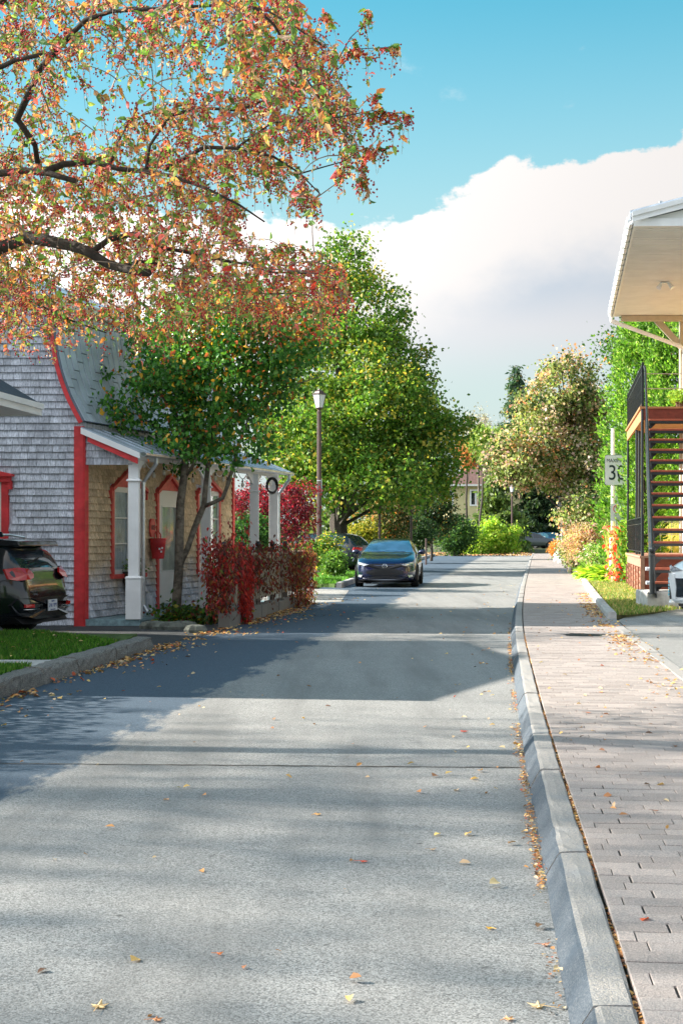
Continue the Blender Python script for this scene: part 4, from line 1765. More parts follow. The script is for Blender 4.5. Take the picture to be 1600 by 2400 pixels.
# coir basket with a plant under the window
u_b = facade_u(286)
q = Vector(Q(u_b + 0.1, 0.17, zof(1383, 286)))
t = thing('basket_planter', 'dark wire basket planter with coir liner under the first window', 'planter', q)
mb = MB()
mb.lathe([(0.09, 0), (0.15, 0.05), (0.18, 0.16), (0.19, 0.30), (0.17, 0.30), (0.1, 0.26)], seg=18)
mb.build('liner', 'coir', t, smooth=True)
mb = MB()
for k in range(10):
    an = 2 * math.pi * k / 10
    mb.tube([(r_ * math.cos(an + tw), r_ * math.sin(an + tw), z_) for r_, z_, tw in ((0.09, 0.0, 0), (0.155, 0.05, .1), (0.185, 0.16, .25), (0.196, 0.31, .35))], 0.004, 4)
mb.lathe([(0.196, 0.30), (0.20, 0.305), (0.20, 0.315), (0.196, 0.32)], seg=18)
mb.build('wire', 'black_iron', t)
C = np.array([[RNG.normal(0, .09), RNG.normal(0, .09), 0.34 + abs(RNG.normal(0, .10))] for _ in range(160)])
foliage('plant', C, 0.06, [(0.08, 0.16, 0.03), (0.05, 0.10, 0.02), (0.15, 0.2, 0.06)], [2, 2, 1], parent=t, kind=None)

# white jug at the foot of the post
q = G(347, 1434, DZ)
q.z = DZ
t = thing('plastic_jug', 'white plastic jug standing on the porch floor beside the downspout', 'jug', q)
mb = MB()
mb.lathe([(0.085, 0), (0.09, 0.02), (0.09, 0.24), (0.075, 0.28), (0.035, 0.31), (0.03, 0.34)], seg=12)
mb.build('jug_body', 'jug_plastic', t, smooth=False)
mb = MB()
mb.tube([(0.03, 0, 0.31), (0.075, 0, 0.33), (0.085, 0, 0.27), (0.08, 0, 0.22)], 0.012, 6)
mb.build('handle', 'jug_plastic', t)
mb = MB()
mb.lathe([(0.032, 0.34), (0.032, 0.365)], seg=10)
mb.build('cap', 'curtain', t)

# string of bulbs under the porch beam
t = thing('string_lights', 'string of glass bulbs looping on a pale cable under the porch beam', 'string lights', Vector(H(PA, 0.6, bz)))
org = ORIG[t.name]
mb = MB()
hooks = []
u = 0.35
while u < HLEN + 0.3:
    hooks.append(u)
    u += 0.62
loop_pts = []
for h0, h1 in zip(hooks[:-1], hooks[1:]):
    for i in range(7):
        s_ = i / 6
        loop_pts.append(Vector(H(PA + 0.2 + 0.03 * math.sin(h0 * 7), h0 + (h1 - h0) * s_, bz + 0.07 - 0.17 * 4 * s_ * (1 - s_))) - org)
mb.tube(loop_pts, 0.008, 5)
mb.build('cable', 'white_paint', t)
for i in range(3, len(loop_pts), 4):
    p = loop_pts[i]
    mb = MB()
    mb.tube([p, p - Vector((0, 0, 0.07))], [0.012, 0.017], 6)
    so = mb.build('socket', 'black_plastic', t)
    mb = MB()
    mb.lathe([(0.012, -0.165), (0.026, -0.155), (0.034, -0.13), (0.028, -0.10), (0.014, -0.072)], p, 8)
    mb.build('bulb', 'bulb_glass', t, smooth=True)

# black wreath hung between the last posts
u_w = facade_u(629, PA + 0.02)
zc_ = zof(1139, 629, PA)
t = thing('wreath', 'black twig wreath ring hanging against the last white porch post', 'wreath', Vector(H(PA - 0.13, u_w - 0.22, zc_)))
mb = MB()
for k in range(3):
    n_ = 26
    ring = []
    for i in range(n_ + 1):
        an = 2 * math.pi * i / n_
        r_ = 0.13 + 0.014 * math.sin(an * 5 + k * 2)
        ring.append((r_ * math.cos(an), 0.02 * math.cos(an * 7 + k * 2.1), r_ * 1.15 * math.sin(an)))
    mb.tube(ring, 0.018, 5, cap=False)
mb.build('twigs', 'black_plastic', t)
t.rotation_euler = (0, 0, R(40))

# ================================================================== FENCE WITH CREEPER
fa = along(XLK, 22.9, -0.05)
fb = along(XLK, 31.3, -0.05)
fv = (fb - fa)
FL = fv.length
fd = fv.normalized()
fn_ = Vector((fd.y, -fd.x, 0))


def FN(u, o_, z):
    p = fa + fd * u + fn_ * o_
    return (p.x, p.y, z)


t = thing('picket_fence', 'low weathered board fence on a stone footing beside the road', 'fence', fa)
# stone footing
u = -0.15
while u < FL:
    L = random.uniform(0.5, 0.95)
    mb = MB()
    h_ = 0.22 + random.uniform(-0.02, 0.03)
    mb.box(u, min(u + L - 0.015, FL + 0.1), -0.12, 0.06 + random.uniform(-0.015, 0.015), -0.02, h_, fn=FN)
    wp(mb, 'footing_stone', 'foundation', t, bevel=0.012)
    u += L
nb = 0
u = 0.05
while u < FL - 0.1:
    w_ = random.uniform(0.085, 0.11)
    mb = MB()
    top_ = 1.16 + random.uniform(-0.01, 0.01)
    b0 = 0.36 + random.uniform(-0.015, 0.015)
    mb.prism([(u, 0.0, b0), (u + w_ - 0.008, 0.0, b0), (u + w_ - 0.008, 0.0, top_), (u + w_ / 2, 0.0, top_ + 0.02), (u, 0.0, top_)], (0, 0.02, 0), fn=FN)
    wp(mb, 'board', 'fence_wood', t)
    u += w_ + (0.02 if nb % 12 == 11 else 0)
    nb += 1
for u in np.arange(0.0, FL + 0.1, 1.55):
    mb = MB()
    mb.box(u - 0.045, u + 0.045, -0.10, -0.012, 0.0, 1.28, fn=FN)
    po = wp(mb, 'fence_post', 'bark_dark', t)
    mb = MB()
    q = Vector(FN(u, -0.055, 1.33)) - ORIG[t.name]
    mb.ball(q, 0.055, 8, 6)
    mb.build('finial', 'black_plastic', po)
for zz in (0.5, 1.05):
    mb = MB()
    mb.box(0, FL, -0.05, -0.002, zz - 0.035, zz + 0.035, fn=FN)
    wp(mb, 'rail', 'fence_wood', t)

# creeper
RC = [(0.22, 0.018, 0.018), (0.33, 0.03, 0.025), (0.11, 0.018, 0.018), (0.075, 0.025, 0.018), (0.17, 0.075, 0.03), (0.08, 0.12, 0.03)]
cr = []
def add_c(n, u0, u1, z0, z1, o0, o1, wts):
    uu = RNG.uniform(u0, u1, n)
    zz = np.where(RNG.uniform(0, 1, n) < 0.75, RNG.uniform(z0, z1, n), RNG.normal((z0 + z1) / 2, (z1 - z0) * 0.5, n))
    zz = zz - 0.10 * np.sin(uu * 7.3) * (np.sin(uu * 17) > 0)
    zz = np.maximum(zz, 0.03)
    oo = RNG.uniform(o0, o1, n)
    pts = np.array([FN(a, b, c) for a, b, c in zip(uu, oo, zz)])
    return pts, palette(n, RC, wts, 0.3)
lots = []
lots.append(add_c(1500, -0.3, FL + 0.1, 1.0, 1.34, -0.25, 0.2, [1.2, .5, 4, 5, 1, 1.2]))
lots.append(add_c(1300, -0.55, 0.55, 0.75, 1.42, -0.35, 0.22, [4, 2, 4, 2, 1.5, 0.6]))
lots.append(add_c(1300, 0.75, 1.45, 0.25, 1.15, 0.02, 0.16, [6, 7, 1, .3, .2, 0.1]))
lots.append(add_c(420, 0.9, 1.25, 0.02, 0.45, 0.02, 0.16, [6, 4, 1, .3, 1, 0.1]))
lots.append(add_c(700, -0.55, 0.0, 0.35, 0.9, -0.25, 0.1, [3, 1, 3, 2, 2, 0.4]))
lots.append(add_c(380, 1.5, 2.6, 0.6, 1.1, 0.02, 0.12, [3, 2, 3, 3, 1, 0.5]))
lots.append(add_c(800, 2.6, FL, 0.5, 1.15, 0.02, 0.14, [.6, .2, 3, 6, 3, 0.8]))
lots.append(add_c(1900, FL * 0.72, FL + 0.35, 0.05, 1.2, 0.0, 0.28, [.6, .2, 3, 5, 5, 1.0]))
C = np.concatenate([a for a, b in lots])
Cc = np.concatenate([b for a, b in lots])
# hold the creeper together in trailing strands
cl = np.floor(C[:, 1] * 2.2) * 0.35
C[:, 2] -= 0.06 * np.abs(np.sin(cl * 9.7 + C[:, 1] * 5))
cv = thing('virginia_creeper', 'dark red creeper spilling over the low board fence by the road', 'creeper', fa)
foliage('foliage', C, 0.085, None, None, 'leaf', parent=cv, org=ORIG[cv.name], down=1.4, asp=0.42, colors=Cc, kind=None)
mb = MB()
for k in range(60):
    u = random.uniform(-0.3, FL)
    p = [FN(u, 0.03, 1.15)]
    for j in range(5):
        u += random.uniform(-0.12, 0.12)
        p.append(FN(u, 0.035 + random.uniform(0, 0.05), 1.15 - 0.18 * (j + 1)))
    mb.tube(p, 0.006, 4, cap=False)
wp(mb, 'stems', 'twig', cv)['kind'] = 'stuff'

# low plants and old stones at the foot of the small tree
q = G(440, 1462)
t = thing('ground_plants', 'dark low plants with a few yellow leaves at the foot of the small tree', 'plants', q)
C = np.stack([RNG.normal(0, 0.38, 1300), RNG.normal(0.1, 0.22, 1300), np.abs(RNG.normal(0.08, 0.13, 1300))], 1)
foliage('foliage', C, 0.09, [(0.03, 0.06, 0.015), (0.06, 0.13, 0.02), (0.25, 0.2, 0.03), (0.12, 0.03, 0.02)], [4, 3, 1, 1.2], parent=t, kind=None)
for px, py, L in ((360, 1474, .45), (395, 1476, .5), (430, 1474, .45), (458, 1484, .35)):
    c = G(px, py)
    o = MB()
    o.lathe([(L * 0.5, 0), (L * 0.53, 0.05), (L * 0.42, 0.11), (L * 0.2, 0.13)], (0, 0, 0), 9)
    ob = o.build('edging_rock', 'moss_stone')
    ob.location = c
    ob.scale = (1, 0.5, 1)
    tag(ob, {360: 'flat mossy rock next to the blue porch step', 395: 'flat mossy rock in front of the small tree trunk', 430: 'mossy rock between the trunk and the creeper', 458: 'small mossy rock touching the creeper fence corner'}[px], 'rock', 'rocks edging the tree bed')

# ================================================================== NEIGHBOUR HOUSE (its eave shows at the left edge)
ym = 20.7
ee = P(95, 955, ym)
sv = Vector((0.125, 1, 0)).normalized()
sn = Vector((-sv.y, sv.x, 0))


def NB(a, v, z):
    p = Vector((ee.x, ee.y, 0)) + sn * a + sv * v
    return (p.x, p.y, z)


ez = ee.z
t = thing('neighbour_house', 'neighbour house with dark shingled hip roof and white eave at the left edge', 'house', (ee.x - 0.6, ee.y, 0))
NL = 7.2       # how far it runs towards the camera
mb = MB()
hr = 5.2
pk = ez + 0.06 + hr * 0.42
vs = [NB(0, 0, ez + 0.06), NB(0, -NL, ez + 0.06), NB(2 * hr, -NL, ez + 0.06), NB(2 * hr, 0, ez + 0.06), NB(hr, -3.4, pk + 1.3), NB(hr, -NL + 3.6, pk + 1.3)]
mb.add(vs, [(0, 1, 5, 4), (1, 2, 5), (2, 3, 4, 5), (3, 0, 4), (0, 3, 2, 1)])
wp(mb, 'roof', 'dark_shingle_roof', t)
mb = MB()
mb.box(-0.02, 0.02, -NL - 0.02, 0.02, ez - 0.12, ez + 0.055, fn=NB)
mb.box(0.021, 2 * hr, -0.02, 0.02, ez - 0.12, ez + 0.055, fn=NB)
mb.box(0.021, 2 * hr, -NL - 0.02, -NL + 0.02, ez - 0.12, ez + 0.055, fn=NB)
wp(mb, 'fascia', 'white_paint', t)
mb = MB()
mb.box(-0.06, -0.021, -NL - 0.02, 0.0, ez - 0.03, ez + 0.05, fn=NB)
wp(mb, 'gutter', 'white_paint', t)
mb = MB()
mb.box(0.021, 1.1, -NL + 0.021, -0.021, ez - 0.11, ez - 0.09, fn=NB)
wp(mb, 'soffit', 'cream', t)
mb = MB()
mb.box(1.1, 2 * hr - 0.7, -NL + 0.7, -2.7, 0, ez - 0.02, fn=NB)
wl = wp(mb, 'wall', 'grey_wall', t)

# unseen hedge added along the left kerb to throw shade on the near road
t = thing('shade_hedge', 'unseen clipped green hedge added along the lawn to shade the road', 'hedge', (-4.6, 11, 0))
n = 9000
C = np.stack([RNG.uniform(-5.7, -4.95, n), RNG.uniform(9.3, 13.5, n), RNG.uniform(0.15, 1.75, n)], 1)
foliage('foliage', C, 0.09, [(0.04, 0.09, 0.015), (0.06, 0.12, 0.02)], [1, 1], parent=t, org=ORIG[t.name], kind=None)


# ================================================================== TREES
def limbs(mb, base, top, r0, r1, bends=4, wob=0.1, seg=8):
    pts, rs = [], []
    for i in range(bends + 1):
        s_ = i / bends
        p = Vector(base).lerp(Vector(top), s_)
        if 0 < i < bends:
            p += Vector((random.uniform(-wob, wob), random.uniform(-wob, wob), random.uniform(-wob, wob) * 0.4))
        pts.append(p)
        rs.append(r0 + (r1 - r0) * s_)
    mb.tube(pts, rs, seg, cap=True)
    return pts


def crown_tree(name, label, cat, base, trunk_top, r_trunk, ells, nclump, per, cr_, leaf, cols, wts, group=None, bark='bark_dark', mat='leaf', down=0.4, asp=0.65, shell=0.45, clump_col=0.25, flat=0.7, nlimb=40, shape='quad', noise_amp=0.18, ell_w=None, clump_mix=0.0):
    t = thing(name, label, cat, base, group)
    b = Vector(base)
    mb = MB()
    tp = limbs(mb, (0, 0, -0.05), Vector(trunk_top) - b, r_trunk, r_trunk * 0.3, 6, r_trunk * 0.5, 9)
    wp_ = np.array([e[3] if len(e) > 3 else 1.0 for e in ells]) if ell_w is None else np.array(ell_w, float)
    vol = np.array([(e[1][0] * e[1][1] * e[1][2]) ** 0.66 for e in ells]) if ell_w is None else wp_
    k = RNG.choice(len(ells), nclump, p=vol / vol.sum())
    d = rand_dirs(nclump)
    rr = RNG.uniform(shell, 1.0, nclump) ** 0.6
    ph = np.sin(d[:, 0] * 5 + k) * np.cos(d[:, 2] * 6 + 2 * k) * noise_amp + 1
    cen = np.array([ells[i][0] for i in k]) - np.array(base)
    rad = np.array([ells[i][1] for i in k])
    CC = cen + d * rad * (rr * ph)[:, None]
    CC[:, 2] = np.maximum(CC[:, 2], 0.3)
    order = np.argsort(-rr)[:nlimb] if nlimb else []
    for i in order:
        c = Vector(CC[i])
        s_ = min(0.95, max(0.15, (c.z - 0.8) / max(0.1, tp[-1].z) * 0.75))
        j = s_ * (len(tp) - 1)
        a = tp[int(j)].lerp(tp[min(len(tp) - 1, int(j) + 1)], j - int(j))
        mid_ = a.lerp(c, 0.5) + Vector((0, 0, 0.12 * (c - a).length))
        mb.tube([a, mid_, c], [r_trunk * 0.22, r_trunk * 0.12, 0.01], 5, cap=False)
    mb.build('trunk', bark, t)
    n = nclump * per
    ci = np.repeat(np.arange(nclump), per)
    off = RNG.normal(size=(n, 3)) * cr_ * RNG.uniform(0.6, 1.3, (nclump, 1))[ci]
    off[:, 2] *= flat
    C = CC[ci] + off
    col = palette(n, cols, wts, 0.22)
    if clump_mix:
        pk = palette(nclump, cols, wts, 0.12)
        sel = RNG.uniform(0, 1, n) < clump_mix
        col[sel] = pk[ci][sel] * (1 + RNG.uniform(-0.2, 0.2, (int(sel.sum()), 1)))
    col *= (1 + RNG.uniform(-clump_col, clump_col, (nclump, 1)))[ci]
    C[:, 2] = np.maximum(C[:, 2], 0.05)
    foliage('crown', C, leaf, cols, wts, mat, parent=t, down=down, asp=asp, colors=np.clip(col, 0.002, 0.9), kind=None, shape=shape)
    return t


# small green tree by the porch ------------------------------------------------
tb = G(411, 1458)
t = thing('small_porch_tree', 'small forked green tree with some orange leaves in front of the porch', 'tree', tb)
YT = tb.y


def T(px, py, dy=0.0):
    return P(px, py, YT + dy) - tb


mb = MB()
mb.tube([T(411, 1462), T(415, 1400), T(420, 1330), T(421, 1260), T(423, 1180), T(431, 1120), T(436, 1060), T(432, 1000), T(438, 930), T(445, 860, .1)], [.092, .080, .078, .076, .072, .066, .06, .05, .035, .015], 10)
mb.tube([T(424, 1320), T(440, 1285, .05), T(455, 1240, .1), T(468, 1208, .1), T(478, 1185, .1), T(483, 1130, .1), T(489, 1080, .1), T(500, 1020, .2), T(520, 950, .2), T(540, 880, .3)], [.05, .05, .052, .054, .05, .042, .04, .035, .025, .012], 9)
mb.tube([T(478, 1187, .1), T(500, 1178, .0), T(522, 1167, -.1), T(533, 1140, -.1), T(545, 1100, -.1), T(560, 1040, -.1), T(590, 960, -.1)], [.036, .036, .036, .034, .034, .025, .012], 8)
mb.tube([T(436, 1115), T(450, 1095, -.1), T(462, 1070, -.2), T(480, 1020, -.3)], [.035, .03, .026, .015], 7)
mb.tube([T(434, 1060), T(380, 1010, .2), T(320, 970, .2), T(250, 965, .2)], [.03, .024, .015, .006], 6)
mb.tube([T(434, 1000), T(390, 940, -.2), T(340, 880, -.1), T(300, 840, .1)], [.03, .024, .015, .006], 6)
mb.tube([T(500, 1020), T(580, 960, .2), T(660, 910, .2), T(760, 880, .2)], [.03, .024, .015, .006], 6)
mb.tube([T(540, 880), T(620, 820, .2), T(700, 780, .2), T(770, 750, .2)], [.025, .02, .012, .006], 6)
mb.ball(T(420, 1213, -0.05), 0.05, 8, 6)
mb.build('trunk', 'bark_grey', t, smooth=True)
poly_t = [(215, 950), (320, 915), (318, 820), (330, 760), (380, 720), (420, 690), (520, 680), (650, 690), (715, 720), (745, 780), (735, 830), (705, 870), (665, 915), (670, 985), (640, 1010), (625, 1075), (560, 1060), (520, 1085), (470, 1040), (440, 1085), (405, 1055), (380, 1000), (310, 985), (225, 1005)]


def in_poly(x, y, poly):
    inside = np.zeros(len(x), bool)
    n_ = len(poly)
    j = n_ - 1
    for i in range(n_):
        xi, yi = poly[i]
        xj, yj = poly[j]
        c = ((yi > y) != (yj > y)) & (x < (xj - xi) * (y - yi) / (yj - yi + 1e-9) + xi)
        inside ^= c
        j = i
    return inside


# clump centres: a rounded volume whose outline was measured on the photograph
CP = []
while len(CP) < 270:
    x = RNG.uniform(200, 860, 400)
    y = RNG.uniform(670, 1100, 400)
    ok = in_poly(x, y, poly_t)
    for a, b in zip(x[ok], y[ok]):
        dy = RNG.normal(0, 0.75)
        CP.append(np.array(P(a, b, YT + np.clip(dy, -1.5, 1.5)) - tb))
CP = np.array(CP[:270])
sprig = [T(x, y, .1) for x, y in ((165, 905), (185, 935), (205, 950), (225, 1010), (215, 1040), (200, 860), (215, 868), (240, 870), (255, 878), (560, 1075), (600, 1080), (410, 1095), (425, 1100), (440, 1090))]
per = 80
ci = np.repeat(np.arange(len(CP)), per)
C = CP[ci] + RNG.normal(size=(len(ci), 3)) * [0.19, 0.19, 0.14]
C2 = np.repeat(np.array(sprig), 16, axis=0) + RNG.normal(size=(len(sprig) * 16, 3)) * [0.07, 0.07, 0.06]
C = np.concatenate([C, C2])
n = len(C)
cols = palette(n, [(0.025, 0.085, 0.014), (0.045, 0.14, 0.022), (0.10, 0.22, 0.035), (0.5, 0.27, 0.03), (0.42, 0.10, 0.04)], [5, 5, 3, 1.0, 0.4], 0.25)
# orange patch in the upper middle
c_or = np.array(T(500, 790))
dd = np.linalg.norm(C - c_or, axis=1)
m_ = (dd < 0.55) & (RNG.uniform(0, 1, n) < 0.35)
cols[m_] = palette(m_.sum(), [(0.5, 0.25, 0.02), (0.55, 0.17, 0.03)], [3, 1])
c_or = np.array(T(700, 745))
dd = np.linalg.norm((C - c_or) * [0.6, 0.6, 1.2], axis=1)
m_ = (dd < 0.6) & (RNG.uniform(0, 1, n) < 0.5)
cols[m_] = palette(m_.sum(), [(0.45, 0.06, 0.04), (0.5, 0.17, 0.05), (0.35, 0.22, 0.06)], [3, 2, 1])
foliage('crown', C, 0.085, None, None, 'leaf_glossy', parent=t, down=0.9, asp=0.72, colors=cols, kind=None, shape='leaf')

# crab apple overhead -----------------------------------------------------------
tb = Vector((-7.5, 10.6, 0.1))
crab = thing('crabapple_tree', 'large crab apple with red berries and orange leaves arching over the lawn', 'tree', tb)
limb_def = [
    # (list of (px, py, Y), r0, r1)
    ([(-1560, 1715, 10.6), (-1540, 1000, 10.6), (-1350, 800, 10.6)], .22, .17),
    ([(-1350, 800, 10.6), (-1000, 720, 10.5), (-700, 700, 10.5)], .16, .13),
    ([(-700, 700, 10.5), (-300, 600, 10.0), (0, 578, 9.6), (60, 560, 9.5), (110, 562, 9.4), (170, 578, 9.3), (210, 590, 9.2), (250, 620, 9.2), (300, 635, 9.1), (350, 640, 9.0)], .13, .030),
    ([(215, 590, 9.2), (255, 562, 9.3), (315, 548, 9.4), (370, 575, 9.5), (430, 592, 9.6), (520, 610, 9.7), (640, 635, 9.8), (740, 640, 9.9), (790, 625, 9.9)], .036, .006),
    ([(290, 622, 9.2), (330, 612, 9.4), (380, 615, 9.5), (450, 640, 9.7)], .025, .008),
    ([(-700, 700, 10.5), (-300, 450, 9.6), (0, 405, 9.0), (60, 400, 8.9), (120, 408, 8.8), (180, 425, 8.7)], .11, .02),
    ([(100, 405, 8.8), (150, 385, 8.9), (220, 380, 8.9), (280, 400, 8.9), (340, 402, 8.8), (400, 408, 8.7), (480, 440, 8.6), (560, 480, 8.5), (620, 520, 8.5)], .04, .008),
    ([(-700, 700, 10.5), (-350, 300, 9.0), (-150, 180, 8.4), (0, 160, 8.2), (40, 142, 8.2), (100, 128, 8.1)], .09, .02),
    ([(42, 282, 8.6), (70, 215, 8.5), (100, 160, 8.4), (150, 95, 8.3), (200, 50, 8.2), (260, 30, 8.1), (340, 24, 8.0), (420, 20, 8.0), (520, 14, 7.9), (620, 25, 7.9), (700, 60, 7.8), (760, 110, 7.8)], .036, .006),
    ([(42, 282, 8.6), (80, 340, 8.8), (90, 390, 8.9)], .03, .03),
    ([(385, 395, 8.8), (420, 370, 8.7), (480, 340, 8.6), (560, 345, 8.5), (640, 370, 8.4), (700, 410, 8.4), (750, 455, 8.4)], .03, .005),
    ([(340, 400, 8.8), (350, 340, 8.9), (375, 300, 8.9), (400, 268, 9.0), (360, 262, 9.0), (330, 270, 9.0)], .022, .008),
    ([(250, 400, 8.9), (275, 340, 9.0), (300, 290, 9.1)], .02, .007),
    ([(400, 268, 9.0), (470, 250, 9.0), (560, 255, 8.9), (660, 230, 8.7), (760, 200, 8.6), (820, 90, 8.5), (850, 60, 8.5)], .02, .003),
    ([(-700, 700, 10.5), (-200, 720, 10.6), (0, 660, 10.8), (60, 700, 10.8), (150, 745, 10.8), (250, 780, 10.7)], .05, .008),
    ([(-150, 180, 8.4), (60, -60, 8.0), (250, -120, 7.9), (500, -60, 7.8), (640, 60, 7.8), (700, 160, 7.9), (760, 250, 8.0), (820, 330, 8.1)], .05, .006),
    ([(-350, 300, 9.0), (-250, -100, 8.6), (0, -350, 8.3), (300, -420, 8.2)], .06, .01),
    ([(450, 620, 9.6), (560, 680, 9.9), (680, 690, 10.0), (790, 700, 10.0)], .014, .004),
    ([(560, 345, 8.5), (640, 290, 8.3), (760, 280, 8.2), (870, 262, 8.1), (960, 268, 8.1)], .012, .003),
    ([(700, 410, 8.4), (800, 380, 8.3), (850, 345, 8.2), (905, 350, 8.2)], .008, .002),
    ([(760, 200, 8.6), (840, 118, 8.5), (900, 110, 8.5), (935, 108, 8.5)], .006, .002),
]
mb = MB()
nodes, nrad = [], []
for pts, r0, r1 in limb_def:
    pp = [P(*p) for p in pts]
    # resample
    res, rs = [], []
    for i in range(len(pp) - 1):
        L = (pp[i + 1] - pp[i]).length
        k = max(1, int(L / 0.16))
        for j in range(k):
            res.append(pp[i].lerp(pp[i + 1], j / k) + Vector((random.uniform(-1, 1), random.uniform(-1, 1), random.uniform(-1, 1))) * 0.012)
    res.append(pp[-1])
    for i in range(len(res)):
        rs.append((r0 + (r1 - r0) * (i / (len(res) - 1)) ** 0.8))
    mb.tube([p - tb for p in res], [q * (0.8 if r0 > 0.1 else 0.62) for q in rs], 8 if r0 > 0.03 else 6)
    nodes += [np.array(p) for p in res]
mb.build('trunk', 'bark_dark', crab, smooth=True)
nodes = np.array(nodes)
poly_c = [(-500, -300), (640, -300), (690, -40), (735, 60), (790, 120), (800, 200), (840, 260), (845, 330), (830, 400), (800, 420), (760, 330), (700, 330), (690, 380), (740, 440), (752, 500), (690, 470), (620, 440), (560, 420), (575, 500), (600, 560), (690, 570), (800, 610), (820, 700), (760, 740), (640, 740), (560, 735), (440, 760), (400, 780), (330, 800), (230, 770), (130, 790), (60, 800), (-40, 800), (-500, 820)]
poly_hole = [(165, 150), (300, 130), (390, 120), (370, 230), (250, 320), (130, 300)]
tg = []
while len(tg) < 3300:
    x = RNG.uniform(-500, 850, 500)
    y = RNG.uniform(-300, 820, 500)
    ok = in_poly(x, y, poly_c) & ~((x < -60) & (RNG.uniform(0, 1, 500) < 0.72)) & ~((y < -40) & (RNG.uniform(0, 1, 500) < 0.72))
    ok &= ~(in_poly(x, y, poly_hole) & (RNG.uniform(0, 1, 500) < 0.8))
    ok &= ~((y < 360) & (x < 560) & (RNG.uniform(0, 1, 500) < 0.42))
    ok |= False
    for a, b in zip(x[ok], y[ok]):
        Yd = 8.2 + 2.0 * (b / 700) + RNG.normal(0, 0.75) + (0.6 if a < 300 else 0)
        tg.append(np.array(P(a, b, float(np.clip(Yd, 6.6, 12.2)))))
ext = []
for pts in ([(800, 140, 8.6), (830, 100, 8.5), (850, 60, 8.5), (862, 25, 8.5), (845, 118, 8.5), (880, 112, 8.5), (915, 108, 8.5), (930, 112, 8.5), (858, 40, 8.5), (815, 120, 8.5)],
            [(860, 268, 8.1), (885, 262, 8.1), (905, 266, 8.1), (925, 264, 8.1), (945, 268, 8.1), (958, 270, 8.1), (875, 275, 8.1), (895, 258, 8.1)],
            [(860, 345, 8.2), (880, 350, 8.2), (900, 352, 8.2)],
            [(850, 380, 8.3), (852, 405, 8.3), (845, 425, 8.3), (855, 430, 8.3)],
            [(760, 30, 7.9), (775, 45, 7.9), (880, 222, 8.4)]):
    ext += [np.array(P(*p)) for p in pts for _ in range(2)]
tg = np.array(tg[:3300] + ext)
# every shoot grows from the nearest existing wood and droops at its end
ordn = np.argsort(np.array([np.min(np.linalg.norm(nodes - p, axis=1)) for p in tg]))
NN = np.zeros((len(nodes) + len(tg) * 5, 3))
NN[:len(nodes)] = nodes
nn_ = len(nodes)
tw = MB()
leaf_p, leaf_d, berry_p = [], [], []
for idx in ordn:
    p = tg[idx]
    d_ = np.linalg.norm(NN[:nn_] - p, axis=1)
    j = int(np.argmin(d_))
    a = NN[j]
    L = d_[j]
    if L > 1.6:
        continue
    ctrl = []
    steps = 5
    lift = RNG.uniform(0.02, 0.12) * L
    side = RNG.normal(size=3) * 0.06 * L
    for k in range(steps + 1):
        s_ = k / steps
        q = a + (p - a) * s_
        q = q + side * 4 * s_ * (1 - s_)
        q[2] += lift * 4 * s_ * (1 - s_)
        ctrl.append(q)
    # drooping tip
    dr_ = RNG.uniform(0.05, 0.22)
    dv = norm((p - a)[None, :] + 1e-6)[0] * 0.5
    for k in range(1, 4):
        s_ = k / 3
        ctrl.append(p + dv * dr_ * s_ * (1 - 0.35 * s_) + np.array([0, 0, -dr_ * s_ * s_]))
    r0 = 0.0034 + 0.005 * min(1, L)
    nc = len(ctrl)
    tw.tube([Vector(q) - tb for q in ctrl], [r0 * (1 - 0.72 * i / (nc - 1)) for i in range(nc)], 3, cap=False)
    for q in ctrl[1:steps + 1]:
        NN[nn_] = q
        nn_ += 1
    arr = np.array(ctrl)
    nl = int(RNG.uniform(9, 22))
    s_ = RNG.uniform(0.15, 1, nl) ** 0.8 * (nc - 1.001)
    i0 = s_.astype(int)
    q = arr[i0] + (arr[i0 + 1] - arr[i0]) * (s_ - i0)[:, None]
    leaf_p.append(q)
    leaf_d.append(norm(RNG.normal(size=(nl, 3)) * 0.8 + np.array([0.1, 0, -0.7])))
    if RNG.uniform() < 0.8:
        for c in range(int(RNG.uniform(1, 4))):
            s1 = RNG.uniform(0.2, 1) * (nc - 1.001)
            i1 = int(s1)
            qq = arr[i1] + (arr[i1 + 1] - arr[i1]) * (s1 - i1)
            for b in range(int(RNG.uniform(3, 8))):
                berry_p.append(qq + RNG.normal(size=3) * [0.022, 0.022, 0.02] + [0, 0, -0.03])
tw.build('twigs', 'twig', crab)
LP = np.concatenate(leaf_p) - np.array(tb)
LD = np.concatenate(leaf_d)
n = len(LP)
CPAL = [(0.13, 0.24, 0.05), (0.24, 0.33, 0.09), (0.56, 0.24, 0.09), (0.58, 0.34, 0.14), (0.52, 0.12, 0.12), (0.50, 0.32, 0.24), (0.06, 0.13, 0.04)]
pxs = (LP[:, 0] + tb.x) / (LP[:, 1] + tb.y) * F + 800
pys = HY - (LP[:, 2] + tb.z - EYE) / (LP[:, 1] + tb.y) * F
col = palette(n, CPAL, [3.6, 2.4, 2.6, 1.2, 2.4, 2.2, 2.2], 0.3)
redz = (pys > 590) & (pys < 730) & (pxs > 540) & (RNG.uniform(0, 1, n) < 0.28)
col[redz] = palette(int(redz.sum()), [(0.5, 0.06, 0.04), (0.42, 0.12, 0.04), (0.5, 0.25, 0.06)], [3, 2, 1], 0.3)
Ls = np.where(RNG.uniform(0, 1, n) < 0.13, RNG.uniform(0.045, 0.075, n), RNG.uniform(0.016, 0.038, n))
V, k, f = leaf_verts(LP, LD, rand_dirs(n), Ls, Ls * RNG.uniform(0.38, 0.6, n), 'leaf', 0.22)
